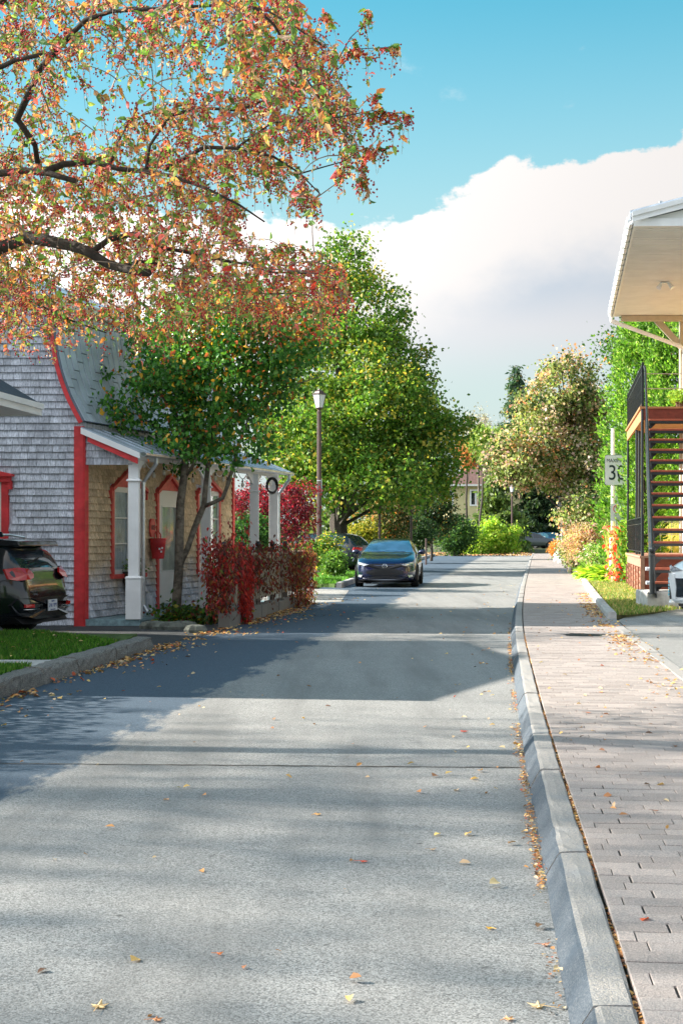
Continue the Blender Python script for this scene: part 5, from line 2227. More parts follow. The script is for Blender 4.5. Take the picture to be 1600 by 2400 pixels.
# the leaves that show largest are single parts, the rest one mass
inview = (pxs > -10) & (pxs < 1000) & (pys > -10)
big = np.argsort(-(Ls / (LP[:, 1] + tb.y)) * inview)[:300]
bm_ = np.zeros(n, bool)
bm_[big] = True
o = quads_object('foliage', V[~bm_], k, f, col[~bm_], 'leaf', crab)
o['kind'] = 'stuff'
for i in big:
    me = bpy.data.meshes.new('leaf')
    me.from_pydata([tuple(v - LP[i]) for v in V[i]], [], f)
    me.materials.append(M['leaf'])
    ca = me.color_attributes.new('Col', 'FLOAT_COLOR', 'POINT')
    for d_ in ca.data:
        d_.color = (*col[i], 1)
    ob = bpy.data.objects.new('leaf', me)
    COL.objects.link(ob)
    ob.parent = crab
    ob.location = LP[i]
BPt = np.array(berry_p) - np.array(tb)
nb_ = len(BPt)
octa = np.array([(1, 0, 0), (0, 1, 0), (-1, 0, 0), (0, -1, 0), (0, 0, 1), (0, 0, -1)]) * 1.0
r_ = RNG.uniform(0.0055, 0.0085, nb_)
V = BPt[:, None, :] + octa[None] * r_[:, None, None]
o = quads_object('berries', V, 6, [(0, 1, 4), (1, 2, 4), (2, 3, 4), (3, 0, 4), (1, 0, 5), (2, 1, 5), (3, 2, 5), (0, 3, 5)], None, 'berry', crab)
o.data.shade_smooth()
o['kind'] = 'stuff'

# big linden beyond the side drive -----------------------------------------------
LC = [(0.055, 0.12, 0.016), (0.085, 0.165, 0.022), (0.15, 0.20, 0.03), (0.30, 0.24, 0.04), (0.03, 0.07, 0.012)]


def E(px, py, Y, rx, ry, rz):
    """ellipsoid centred at a photo point; radii given in photo pixels across and down, metres in depth"""
    return (tuple(P(px, py, Y)), (rx * Y / F, ry, rz * Y / F))


lb = P(800, 1262, 60)
lb.z = 0
crown_tree('linden_tree', 'tall broad conical green and yellow tree behind the dark parked hatchback', 'tree', lb, P(800, 640, 60), 0.42,
           [E(810, 620, 60, 58, 1.1, 85), E(830, 740, 60, 125, 2.0, 110), E(830, 860, 60, 180, 3.0, 120), E(850, 1010, 60, 225, 3.6, 130), E(900, 950, 58, 130, 2.5, 120), E(720, 1030, 57, 110, 2.6, 100), E(985, 1060, 59, 100, 2.4, 110), E(850, 1110, 57, 190, 3.2, 80)],
           900, 80, 0.40, 0.16, LC, [4, 4, 3, 1.2, 2], mat='leaf', clump_mix=0.45, down=0.6, asp=0.75, shell=0.5, clump_col=0.35, nlimb=60, flat=0.6)

# red shrub and green shrubs behind the porch
rb = P(690, 1262, 39)
rb.z = 0
crown_tree('burning_bush', 'rounded crimson shrub seen behind the porch posts', 'shrub', rb, P(690, 1180, 39), 0.07,
           [E(680, 1200, 39, 68, 0.9, 75), E(600, 1185, 40, 68, 1.0, 60)], 150, 95, 0.16, 0.07, [(0.13, 0.008, 0.02), (0.26, 0.012, 0.035), (0.055, 0.008, 0.014), (0.10, 0.04, 0.02)], [4, 1.6, 4, 1], nlimb=14, shell=0.2)
rb = P(590, 1262, 36)
rb.z = 0
crown_tree('dark_green_shrub', 'dark green shrub standing right behind the porch', 'shrub', rb, P(590, 1230, 36), 0.05,
           [E(590, 1262, 36, 58, 0.7, 62)], 110, 90, 0.13, 0.07, [(0.02, 0.06, 0.014), (0.04, 0.10, 0.02)], [2, 1], nlimb=8, shell=0.2)
# shrubs round the lamp post
for nm, lab, px, py, Y, rx, rz, cols, wts in (
        ('green_shrub', 'bright green shrub left of the lamp post base', 712, 1300, 42.5, 32, 36, [(0.06, 0.14, 0.02), (0.14, 0.24, 0.03)], [2, 1]),
        ('yellow_green_shrub', 'green and yellow leafed shrub behind the lamp post', 768, 1295, 47.5, 34, 42, [(0.08, 0.15, 0.02), (0.35, 0.28, 0.04), (0.05, 0.10, 0.02)], [3, 1.6, 2]),
        ('low_green_shrub', 'low green shrub between the lamp post and the parked cars', 782, 1322, 46, 24, 26, [(0.06, 0.13, 0.02), (0.13, 0.2, 0.04)], [2, 1])):
    b_ = P(px, py, Y)
    b_.z = 0.1
    crown_tree(nm, lab, 'shrub', b_, P(px, py - 5, Y), 0.03, [E(px, py, Y, rx, 0.45, rz)], 70, 70, 0.10, 0.09, cols, wts, nlimb=8, shell=0.2)

# dark understorey between the linden and the far house
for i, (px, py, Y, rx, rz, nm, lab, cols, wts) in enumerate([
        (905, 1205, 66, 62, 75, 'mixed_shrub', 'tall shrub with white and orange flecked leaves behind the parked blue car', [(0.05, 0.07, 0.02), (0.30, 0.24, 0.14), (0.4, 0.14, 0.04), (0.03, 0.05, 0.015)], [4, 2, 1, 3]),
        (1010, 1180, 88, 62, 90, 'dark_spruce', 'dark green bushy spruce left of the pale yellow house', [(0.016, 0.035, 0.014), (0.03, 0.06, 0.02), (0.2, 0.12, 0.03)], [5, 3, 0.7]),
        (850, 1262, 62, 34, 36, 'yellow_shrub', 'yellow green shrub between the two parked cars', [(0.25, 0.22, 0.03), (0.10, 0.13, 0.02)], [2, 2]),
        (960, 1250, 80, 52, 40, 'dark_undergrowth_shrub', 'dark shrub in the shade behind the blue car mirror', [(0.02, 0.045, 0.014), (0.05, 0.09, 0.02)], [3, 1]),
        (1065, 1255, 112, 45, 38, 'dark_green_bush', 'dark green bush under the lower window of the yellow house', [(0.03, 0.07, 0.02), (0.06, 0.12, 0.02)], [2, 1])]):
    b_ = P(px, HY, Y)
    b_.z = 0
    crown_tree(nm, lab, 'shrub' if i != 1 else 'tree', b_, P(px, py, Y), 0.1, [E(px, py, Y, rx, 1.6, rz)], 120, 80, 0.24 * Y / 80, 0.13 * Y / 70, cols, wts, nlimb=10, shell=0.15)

# far end: bright bush, spruces, maples
b_ = P(1155, HY, 124)
b_.z = 0
crown_tree('bright_yellow_green_bush', 'bright yellow green bush at the end of the street', 'shrub', b_, P(1155, 1262, 124), 0.12,
           [E(1160, 1262, 124, 52, 2.0, 46), E(1110, 1275, 122, 40, 1.6, 34)], 150, 75, 0.36, 0.26, [(0.20, 0.30, 0.03), (0.12, 0.22, 0.02), (0.30, 0.34, 0.05)], [3, 3, 2], nlimb=8, shell=0.2)


def spruce(name, label, base, h, w, rows, cols, wts, leaf, droop=0.35, bare=0.05, dens=1.0):
    t = thing(name, label, 'tree', base)
    mb = MB()
    mb.tube([(0, 0, 0), (0, 0, h * 0.5), (0, 0, h)], [0.02 * h, 0.012 * h, 0.01], 7)
    mb.build('trunk', 'bark_dark', t)
    mb = MB()
    cs = []
    for i in range(rows):
        s_ = bare + (1 - bare) * (i + 0.5) / rows
        z = h * s_
        rad = w * (1 - s_) ** 0.85 + 0.15
        nb_ = int(6 + 5 * (1 - s_))
        for k in range(nb_):
            an = random.uniform(0, 2 * math.pi)
            L = rad * random.uniform(0.7, 1.15)
            pts = []
            for j in range(5):
                u = j / 4
                pts.append(Vector((math.cos(an) * L * u, math.sin(an) * L * u, z + h * 0.02 - droop * L * u + 0.30 * L * u ** 2.2)))
            mb.tube(pts, [0.03, 0.02, 0.015, 0.01, 0.005], 4, cap=False)
            m_ = max(6, int(26 * L * dens))
            u = RNG.uniform(0.12, 1, m_)
            arr = np.array(pts)
            i0 = (u * 3.999).astype(int)
            q = arr[i0] + (arr[np.minimum(i0 + 1, 4)] - arr[i0]) * (u * 3.999 - i0)[:, None]
            q += RNG.normal(size=(m_, 3)) * [0.09 * w / 2, 0.09 * w / 2, 0.03 * w / 2]
            q[:, 2] -= np.abs(RNG.normal(0, 0.05 * w, m_))
            cs.append(q)
    mb.build('branches', 'bark_dark', t)
    foliage('needles', np.concatenate(cs), leaf, cols, wts, 'leaf', parent=t, down=0.8, asp=0.4, kind='stuff')
    return t


b_ = P(1210, HY, 165)
b_.z = 0
spruce('tall_spruce', 'tall pointed blue green spruce rising above the street end', b_, EYE + 400 * 165 / F, 5.6, 40, [(0.03, 0.065, 0.04), (0.05, 0.09, 0.05), (0.14, 0.11, 0.06)], [4, 3, 0.7], 0.55, 0.25)
b_ = P(1165, HY, 136)
b_.z = 0
spruce('light_spruce', 'light green drooping spruce covering the right of the yellow house', b_, EYE + 190 * 136 / F, 3.6, 26, [(0.09, 0.14, 0.03), (0.06, 0.10, 0.03), (0.14, 0.18, 0.05)], [3, 3, 2], 0.55, 0.5)
b_ = P(1252, HY, 152)
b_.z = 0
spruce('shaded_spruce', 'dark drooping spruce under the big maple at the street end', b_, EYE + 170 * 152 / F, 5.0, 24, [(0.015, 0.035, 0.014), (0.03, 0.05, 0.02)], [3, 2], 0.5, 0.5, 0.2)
b_ = P(1122, HY, 150)
b_.z = 0
crown_tree('thin_grey_tree', 'thin nearly leafless tree behind the yellow house roof', 'tree', b_, P(1122, 1000, 150), 0.2,
           [E(1120, 1000, 150, 36, 2, 48)], 55, 26, 0.4, 0.2, [(0.3, 0.26, 0.24), (0.2, 0.2, 0.18)], [1, 1], nlimb=55, shell=0.3, bark='bark_grey')
b_ = P(1090, HY, 140)
b_.z = 0
crown_tree('orange_tree', 'small orange leafed tree left of the yellow house chimney', 'tree', b_, P(1095, 1050, 140), 0.15,
           [E(1095, 1060, 140, 20, 1.5, 36)], 50, 60, 0.35, 0.25, [(0.4, 0.15, 0.06), (0.35, 0.22, 0.1)], [1, 1], nlimb=8)
b_ = P(1120, HY, 132)
b_.z = 0
crown_tree('small_green_tree', 'small light green tree above the yellow house roof', 'tree', b_, P(1135, 1050, 138), 0.15,
           [E(1138, 1040, 138, 34, 2, 50)], 90, 60, 0.35, 0.25, [(0.12, 0.2, 0.04), (0.2, 0.24, 0.06)], [1, 1], nlimb=8)

MC = [(0.36, 0.25, 0.19), (0.42, 0.32, 0.26), (0.11, 0.15, 0.04), (0.20, 0.23, 0.09), (0.45, 0.20, 0.10), (0.03, 0.055, 0.015)]
b_ = P(1335, HY, 86)
b_.z = 0
crown_tree('bronze_maple', 'large rounded maple with bronze and pink turning leaves right of the street', 'tree', b_, P(1330, 940, 86), 0.35,
           [E(1318, 905, 86, 72, 2.2, 72), E(1365, 960, 87, 60, 2.2, 80), E(1262, 975, 85, 62, 2.4, 66), E(1350, 1040, 87, 85, 2.8, 100), E(1210, 1070, 84, 70, 2.4, 70), E(1185, 1085, 84, 40, 1.8, 40), E(1285, 1075, 85, 90, 2.8, 78), E(1380, 1140, 84, 52, 2.2, 110), E(1362, 1205, 82, 52, 2, 60)],
           620, 66, 0.36, 0.20, MC, [2.8, 2.0, 4, 4, 0.7, 3.2], clump_col=0.4, shell=0.4, nlimb=45, down=0.5, asp=0.8, clump_mix=0.6)

# cedars behind the stairs
CC_ = [(0.08, 0.18, 0.02), (0.14, 0.26, 0.035), (0.035, 0.085, 0.012), (0.26, 0.34, 0.10)]


def cedar(label, base, h, r, n, tip=0.5):
    t = thing('cedar_tree', label, 'tree', base, 'cedars behind the outside stairs')
    mb = MB()
    mb.tube([(0, 0, 0), (0.05, 0, h * 0.5), (0, 0, h * 0.95)], [0.14, 0.09, 0.02], 7)
    for k in range(30):
        z = random.uniform(0.3, h * 0.85)
        an = random.uniform(0, 6.28)
        rr = r * (1 - (z / h) ** 2.2) * 0.8
        mb.tube([(0, 0, z), (math.cos(an) * rr * .6, math.sin(an) * rr * .6, z + 0.25), (math.cos(an) * rr, math.sin(an) * rr, z + 0.6)], [0.03, 0.02, 0.008], 4, cap=False)
    mb.build('trunk', 'bark_dark', t)
    m_ = n // 22
    z = RNG.uniform(0.02, 0.98, m_) * h
    an = RNG.uniform(0, 2 * math.pi, m_)
    prof_ = r * np.clip(1 - (z / h) ** 2.4, 0.04, 1) ** tip
    rr = prof_ * RNG.uniform(0.55, 1.05, m_) ** 0.5 * (1 + 0.16 * np.sin(an * 5 + z * 2.2))
    cen = np.stack([np.cos(an) * rr, np.sin(an) * rr, z], 1)
    ci = np.repeat(np.arange(m_), 22)
    outd = np.stack([np.cos(an), np.sin(an), np.full(m_, 0.9)], 1)[ci]
    tt = RNG.uniform(-0.5, 0.6, len(ci))[:, None]
    C = cen[ci] + outd * tt * 0.30 + RNG.normal(size=(len(ci), 3)) * 0.075
    col = palette(len(ci), CC_, [3, 3, 2, 1], 0.25)
    foliage('sprays', C, 0.13, None, None, 'leaf', parent=t, down=-0.2, asp=0.45, base_dir=outd * 0.5, colors=col, kind='stuff')
    return t


cedar('tall bright green cedar behind the stair railing, left of the others', P(1505, HY, 45).xy.to_3d(), 8.6, 1.25, 30000)
cedar('bright green cedar behind the middle of the outside stairs', P(1600, HY, 44).xy.to_3d(), 9.2, 1.5, 26000)
cedar('broad green cedar beyond the right end of the outside stairs', P(1700, HY, 46).xy.to_3d(), 9.5, 1.6, 16000)
cedar('lower green cedar whose sprays overlap the speed limit sign', P(1504, HY, 39.0).xy.to_3d(), 4.7, 0.50, 9000, 0.35)
b_ = P(1560, HY, 52)
b_.z = 0
crown_tree('orange_flecked_tree', 'dark tree with orange leaves under the tan porch brace', 'tree', b_, P(1560, 900, 52), 0.2,
           [E(1560, 800, 52, 90, 1.6, 90), E(1480, 800, 54, 60, 1.4, 60)], 120, 60, 0.3, 0.14, [(0.03, 0.08, 0.015), (0.06, 0.12, 0.02), (0.5, 0.15, 0.03)], [4, 3, 0.4], nlimb=12)

# distant woods closing the view
n = 26000
x = RNG.uniform(-130, 190, n)
yy = RNG.uniform(190, 215, n)
hh = 7.0 + 2.5 * np.sin(x * 0.13) + 1.8 * np.sin(x * 0.37 + 1) + 0.8 * np.sin(x * 1.1)
z = RNG.uniform(0, 1, n) ** 0.8 * hh
o = foliage('distant_woods', np.stack([x, yy, z], 1), 1.0, [(0.04, 0.07, 0.02), (0.09, 0.12, 0.03), (0.22, 0.13, 0.05)], [4, 3, 1.2], asp=0.9)

# flower bed and shrubs right of the pavement -------------------------------------
def bed_shrub(name, label, px, py, Y, rx, rz, cols, wts, leaf=0.09, n=80, per=70, cr_=0.13, ry=0.6, **k):
    b_ = P(px, HY, Y)
    b_.z = 0.15
    return crown_tree(name, label, 'shrub', b_, P(px, py, Y), 0.03, [E(px, py, Y, rx, ry, rz)], n, per, cr_, leaf, cols, wts, nlimb=10, shell=0.2, **k)


bed_shrub('round_orange_shrub', 'small rounded orange brown shrub at the far end of the pavement edging', 1306, 1290, 93, 15, 22, [(0.42, 0.17, 0.04), (0.35, 0.22, 0.06)], [3, 1], 0.14, 50, 60, 0.13)
bed_shrub('pinkish_shrub', 'loose pinkish tan shrub behind the flower bed', 1372, 1270, 51, 50, 42, [(0.38, 0.27, 0.20), (0.28, 0.26, 0.11), (0.42, 0.18, 0.17)], [4, 3, 1], 0.085, 130, 80, 0.17)
bed_shrub('mauve_shrub', 'mauve and green shrub next to the white boulders', 1338, 1290, 52.5, 22, 34, [(0.3, 0.22, 0.18), (0.14, 0.2, 0.05)], [1, 1], 0.10, 70, 60, 0.16)
bed_shrub('dark_low_shrub', 'dark green low shrub at the edge of the bed', 1352, 1318, 55, 20, 22, [(0.02, 0.05, 0.015), (0.05, 0.10, 0.03)], [2, 1], 0.08, 50, 60, 0.1)
bed_shrub('flowering_shrub', 'green flowering plant with small pink and white flowers', 1400, 1308, 49, 34, 32, [(0.10, 0.19, 0.03), (0.16, 0.25, 0.05), (0.6, 0.35, 0.4), (0.7, 0.65, 0.6)], [4, 4, 1, 1], 0.075, 100, 80, 0.14)


def hosta(px, py, Y, label, s):
    b_ = P(px, HY, Y)
    b_.z = 0.15
    t = thing('hosta_plant', label, 'plant', b_, 'leafy plants along the verge')
    n = 260
    an = RNG.uniform(0, 2 * math.pi, n)
    el = RNG.uniform(0.15, 1.2, n)
    D = np.stack([np.cos(an) * np.cos(el), np.sin(an) * np.cos(el), np.sin(el)], 1)
    C = D * RNG.uniform(0.02, 0.35, n)[:, None] * s
    D2 = D.copy()
    D2[:, 2] -= 0.35
    V, k, f = leaf_verts(C, D2, np.tile([0, 0, 1.0], (n, 1)) + rand_dirs(n) * 0.3, 0.34 * s * RNG.uniform(0.7, 1.2, n), 0.12 * s * RNG.uniform(0.7, 1.2, n), 'leaf', 0.3)
    quads_object('leaves', V, k, f, palette(n, [(0.28, 0.38, 0.04), (0.14, 0.26, 0.03), (0.42, 0.45, 0.12)], [3, 2, 1], 0.2), 'leaf', t)['kind'] = 'stuff'


hosta(1392, 1345, 43, 'yellow green leafy plant, the nearest of the bed', 1.0)
hosta(1418, 1340, 41, 'yellow green leafy plant against the sign post foot', 1.15)
hosta(1447, 1342, 40.5, 'pale leafy plant between the sign post and the wooden deck', 0.9)
hosta(1375, 1330, 47, 'dark edged leafy plant behind the nearest one', 0.9)

# red vine on the cedar
t = thing('red_vine', 'red and cream leafed vine climbing in front of the cedar beside the deck', 'creeper', P(1448, HY, 39.6).xy.to_3d())
C = np.array([P(RNG.normal(1450, 13), RNG.uniform(1232, 1358), 39.4 + RNG.normal(0, .15)) for _ in range(480)]) - np.array(ORIG[t.name])
yy_ = C[:, 2]
c1 = palette(len(C), [(0.55, 0.05, 0.03), (0.5, 0.16, 0.08), (0.45, 0.36, 0.3), (0.16, 0.24, 0.05)], [3, 2, 1.6, 1.6])
foliage('foliage', C, 0.13, None, None, 'leaf', parent=t, down=1.0, asp=0.7, colors=c1, kind=None)

# ornamental grass behind the stairs
t = thing('tall_straw_grass', 'clump of tall straw yellow grass behind the stair treads', 'plants', P(1560, HY, 41).xy.to_3d())
n = 3500
bx = np.stack([RNG.uniform(-1.5, 1.6, n), RNG.uniform(-0.6, 0.6, n), np.full(n, 0.1)], 1)
D = norm(rand_dirs(n) * 0.22 + [0, 0, 1])
hh = RNG.uniform(1.0, 2.1, (n, 1))
sx = norm(np.cross(D, rand_dirs(n))) * 0.012
V = np.stack([bx - sx, bx + sx, bx + D * hh * 0.6 + sx * .7, bx + D * hh], 1)
quads_object('blades', V, 4, [(0, 1, 2, 3)], palette(n, [(0.45, 0.36, 0.14), (0.35, 0.34, 0.10), (0.5, 0.42, 0.22)], [2, 2, 1]), 'leaf', t)['kind'] = 'stuff'

# unseen thin trees added far to the left to dapple the near road
for i, (x, y, z, r, lab) in enumerate([(-27, 11.9, 14.0, 3.2, 'unseen tall thin leafed maple added to dapple the road, far behind the hedge'),
                                      (-27, 6.8, 14.5, 3.2, 'second unseen thin leafed maple added to dapple the road, nearer the camera'),
                                      (-30, 1.2, 15.0, 3.6, 'third unseen thin leafed maple added to dapple the road')]):
    crown_tree('dapple_maple', lab, 'tree', (x, y, 0), (x, y, z), 0.16,
               [((x, y, z + 1.2), (r * 2.1, r * 0.98, 4.8))], 900, 6, 1.2, 0.18, [(0.1, 0.16, 0.03), (0.3, 0.2, 0.04)], [2, 1], nlimb=50, group='unseen maples added to dapple the road', noise_amp=0.05, shell=0.1, flat=1.0)

crown_tree('dapple_tree', 'unseen light leafed tree added behind the neighbour house to dapple the road', 'tree', (-13.0, 21.9, 0), (-13.0, 21.9, 7.5), 0.14,  # unseen tree added to break up the roof's shade on the road
           [((-13.0, 21.9, 7.6), (2.6, 1.5, 2.0))], 130, 22, 0.35, 0.13, [(0.1, 0.16, 0.03), (0.3, 0.2, 0.04)], [2, 1], nlimb=30)

# ================================================================== RIGHT HOUSE, PORCH DECKS AND STAIRS
Yn, Yf = 31.8, 38.6
Rn = P(1502, 1303, Yn)
Rf = P(1468, 1295, Yf)
rv = (Vector((Rf.x, Rf.y, 0)) - Vector((Rn.x, Rn.y, 0)))
RL = rv.length
rvd = rv.normalized()
zd1 = Rn.z                       # lower deck top
zd2 = P(1500, 953, Yn).z         # balcony top


def RH(a, v, z):
    p = Vector((Rn.x, Rn.y, 0)) + rvd * v + Vector((a, 0, 0))
    return (p.x, p.y, z)


rh = thing('right_house', 'cream house with wide porch roof, white gutter and tan posts at the right edge', 'house', (Rn.x + 3.3, Rn.y, 0))
Z7 = 7.4
en, ef = P(1487, 527, 27.05), P(1437, 742, 38.3)
ev = Vector((ef.x - en.x, ef.y - en.y, 0))
EL = ev.length
evd = ev.normalized()


def RO(a, v, z):
    p = Vector((en.x, en.y, 0)) + evd * v + Vector((a, 0, 0))
    return (p.x, p.y, z)


sz = en.z
rs_ = 0.262
# soffit boards
mb = MB()
mb.box(0, 5.2, 0.02, EL, sz, sz + 0.02, fn=RO)
sf = wp(mb, 'soffit', 'cream', rh)
mb = MB()
v = 0.12
while v < EL - 0.05:
    mb.box(0.02, 5.0, v, v + 0.012, sz - 0.010, sz - 0.001, fn=RO)
    v += 0.17
wp(mb, 'soffit_batten', 'cream', rh, parent=sf)
# fascia and gutter along the eave
mb = MB()
mb.box(-0.03, -0.001, -0.02, EL, sz - 0.03, sz + 0.16, fn=RO)
wp(mb, 'fascia', 'white_paint', rh)
mb = MB()
g_ = [(-0.035, 0.14), (-0.035, 0.02), (-0.06, -0.01), (-0.11, -0.01), (-0.15, 0.05), (-0.155, 0.15), (-0.147, 0.15), (-0.14, 0.055), (-0.105, 0.003), (-0.06, 0.003), (-0.045, 0.03), (-0.045, 0.14)]
mb.prism([(a, -0.04, sz + z) for a, z in g_], (0, EL + 0.1, 0), fn=RO)
gt = wp(mb, 'gutter', 'white_paint', rh)
v = 0.3
while v < EL:
    mb = MB()
    mb.box(-0.168, -0.03, v, v + 0.03, sz - 0.018, sz + 0.158, fn=RO)
    wp(mb, 'gutter_bracket', 'galvanised', rh, parent=gt)
    v += 0.62
# roof slab rising to the right, blue-white rake fascia
mb = MB()
mb.prism([(-0.10, -0.10, sz + 0.19), (8.5, -0.10, sz + 0.19 + 8.6 * rs_), (8.5, -0.10, sz + 0.25 + 8.6 * rs_), (-0.10, -0.10, sz + 0.25)], (0, EL + 0.2, 0), fn=RO)
mb.prism([(8.5, -0.10, sz + 0.19 + 8.6 * rs_), (17, -0.10, sz + 0.19), (17, -0.10, sz + 0.25), (8.5, -0.10, sz + 0.25 + 8.6 * rs_)], (0, EL + 0.2, 0), fn=RO)
wp(mb, 'roof', 'roof_metal', rh)
mb = MB()
mb.prism([(-0.06, -0.135, sz + 0.03), (8.4, -0.135, sz + 0.03 + 8.5 * rs_), (8.4, -0.135, sz + 0.20 + 8.5 * rs_), (-0.06, -0.135, sz + 0.20)], (0, 0.03, 0), fn=RO)
wp(mb, 'rake_fascia', 'white_paint', rh)
mb = MB()
mb.prism([(-0.06, -0.165, sz + 0.13), (8.4, -0.165, sz + 0.13 + 8.5 * rs_), (8.4, -0.165, sz + 0.215 + 8.5 * rs_), (-0.06, -0.165, sz + 0.215)], (0, 0.028, 0), fn=RO)
wp(mb, 'rake_cap', 'white_paint', rh)
mb = MB()
mb.prism([(0.25, -0.02, sz + 0.12), (8.4, -0.02, sz + 0.12), (8.4, -0.02, sz + 8.0 * rs_)], (0, 0.03, 0), fn=RO)
wp(mb, 'gable_panel', 'cream', rh)
mb = MB()
mb.box(0.0, 8.4, -0.045, 0.019, sz - 0.03, sz + 0.118, fn=RO)
wp(mb, 'end_beam', 'white_paint', rh)
mb = MB()
mb.box(1.12, 2.4, 0.1, 0.2, sz - 0.06, sz - 0.012, fn=RO)
wp(mb, 'tube_light', 'white_paint', rh)
# spot light pair
q = P(1557, 660, 34)
vq = (sz - EYE) * F / (HY - 660)
q = P(1557, 660, vq)
mb = MB()
for dx in (-0.08, 0.08):
    mb.tube([q + Vector((dx, 0, -0.03)), q + Vector((dx * 2.0, -0.06, -0.16))], [0.03, 0.06], 8)
mb.box(q.x - 0.1, q.x + 0.1, q.y - 0.04, q.y + 0.04, sz - 0.035, sz - 0.012)
wp(mb, 'spot_lamp', 'lamp_glass', rh)
# roof bracket
q = P(1547, 480, 27.4)
mb = MB()
mb.box(q.x - 0.03, q.x + 0.03, q.y - 0.03, q.y + 0.03, q.z - 0.1, q.z + 0.07)
mb.tube([q + Vector((0, 0, 0.05)), q + Vector((0.2, 0, -0.02))], 0.008, 4)
wp(mb, 'cable_bracket', 'galvanised', rh)
# wall of the house, beyond the frame
mb = MB()
mb.box(3.3, 9.5, 0.2, RL + 2.5, 0, sz + 0.1, fn=RH)
wp(mb, 'wall', 'yellow_wall', rh)
# posts, brace, downspout
qt, qb = P(1598, 800, 38.2), P(1598, 1290, 38.2)
mb = MB()
mb.box(qt.x - 0.075, qt.x + 0.075, qt.y - 0.075, qt.y + 0.075, 0.1, sz - 0.005)
wp(mb, 'porch_post', 'tan_post', rh)
mb = MB()
a, b = P(1535, 746, 38.2), P(1594, 812, 38.2)
mb.prism([a + Vector((-.12, 0, 0)), a + Vector((.12, 0, 0)), b + Vector((.0, 0, .14)), b + Vector((0, 0, -.10))], (0, 0.07, 0))
wp(mb, 'post_brace', 'tan_post', rh)
mb = MB()
mb.box(en.x + 1.9, qt.x + 2.5, 38.0, 38.12, sz - 0.16, sz - 0.012)
wp(mb, 'porch_header', 'tan_post', rh)
mb = MB()
d0 = P(1431, 738, 38.15)
d1 = P(1431, 752, 38.15)
d2 = P(1594, 812, 38.0)
mb.tube([d0, d1, d2, Vector((d2.x + 0.1, d2.y, d2.z - 0.12)), Vector((d2.x + 0.1, d2.y, 0.3))], 0.055, 8)
wp(mb, 'downspout', 'white_paint', rh)

# ---- decks (joined to the house)
dk = thing('porch_deck', 'two storey red wood porch with black iron railings behind the outside stairs', 'porch', (Rn.x + 1.5, Rn.y + 2, 0))
DWd = 3.2


def deck(z, h, name, front_mat, side_mat):
    mb = MB()
    mb.box(-0.04, DWd, -0.04, RL + 0.04, z - 0.045, z, fn=RH)
    f = wp(mb, name, side_mat, dk)
    mb = MB()
    mb.box(0.0, DWd, 0.0, 0.05, z - h, z - 0.046, fn=RH)
    wp(mb, 'front_board', front_mat, dk)
    mb = MB()
    mb.box(0.0, 0.05, 0.051, RL, z - h, z - 0.046, fn=RH)
    wp(mb, 'side_board', side_mat, dk)
    return f


deck(zd1, 0.26, 'lower_floor', 'deck_red_shade', 'deck_tan_lit')
up = deck(zd2, 0.30, 'balcony_floor', 'deck_red_shade', 'wood_orange')  # side boards in a lighter tone, sunlight put into the colour
# boards under the balcony
v = 0.06
while v < RL - 0.1:
    mb = MB()
    mb.box(0.052, DWd, v, v + 0.13, zd2 - 0.10, zd2 - 0.05, fn=RH)
    wp(mb, 'plank', 'wood_orange', dk, parent=up)
    v += 0.142
# woven skirt boards: side and front
zs0 = 0.12
nrow = 9
hrow = (zd1 - 0.27 - zs0) / nrow
for r_ in range(nrow):
    z = zs0 + r_ * hrow
    for c in range(6):
        v0 = 0.06 + c * (RL - 0.1) / 6
        v1 = v0 + (RL - 0.1) / 6 - 0.03
        mb = MB()
        vs = []
        for j in range(7):
            s_ = j / 6
            o_ = 0.03 * math.sin(math.pi * s_) * (1 if (r_ + c) % 2 else -1)
            for zz in (z + 0.006, z + hrow - 0.008):
                vs.append(RH(0.02 - o_, v0 + (v1 - v0) * s_, zz))
                vs.append(RH(0.035 - o_, v0 + (v1 - v0) * s_, zz))
        fs = []
        for j in range(6):
            b0, b1 = j * 4, j * 4 + 4
            fs += [(b0, b0 + 2, b1 + 2, b1), (b0 + 1, b1 + 1, b1 + 3, b0 + 3), (b0 + 2, b0 + 3, b1 + 3, b1 + 2), (b0, b1, b1 + 1, b0 + 1)]
        mb.add(vs, fs)
        wp(mb, 'skirt_slat', 'deck_tan_lit', dk)
mb = MB()
mb.box(0.0, DWd, 0.01, 0.04, 0.1, zd1 - 0.262, fn=RH)
wp(mb, 'front_panel', 'deck_red_shade', dk)
mb = MB()
mb.box(-0.02, 0.07, -0.03, 0.008, 0.1, zd1 - 0.05, fn=RH)
wp(mb, 'corner_trim', 'deck_tan_lit', dk)
for v0 in np.linspace(0.0, RL - 0.05, 7):
    mb = MB()
    mb.box(-0.03, 0.015, v0, v0 + 0.035, 0.1, zd1 - 0.262, fn=RH)
    wp(mb, 'skirt_stud', 'deck_tan_lit', dk)
# slim iron columns
for v_, a_ in ((0.02, -0.01), (RL * 0.42, 0.02), (RL * 0.46, 0.10), (RL, 0.0)):
    mb = MB()
    mb.tube([RH(a_ + 0.03, v_, zd1), RH(a_ + 0.03, v_, zd2 - 0.31 if v_ > 0.1 else zd2 - 0.06)], 0.032, 8)
    wp(mb, 'column', 'black_iron', dk)
mb = MB()
mb.box(2.9, 2.98, 0.2, 0.28, zd1, zd2 - 0.31, fn=RH)
wp(mb, 'column', 'black_iron', dk)


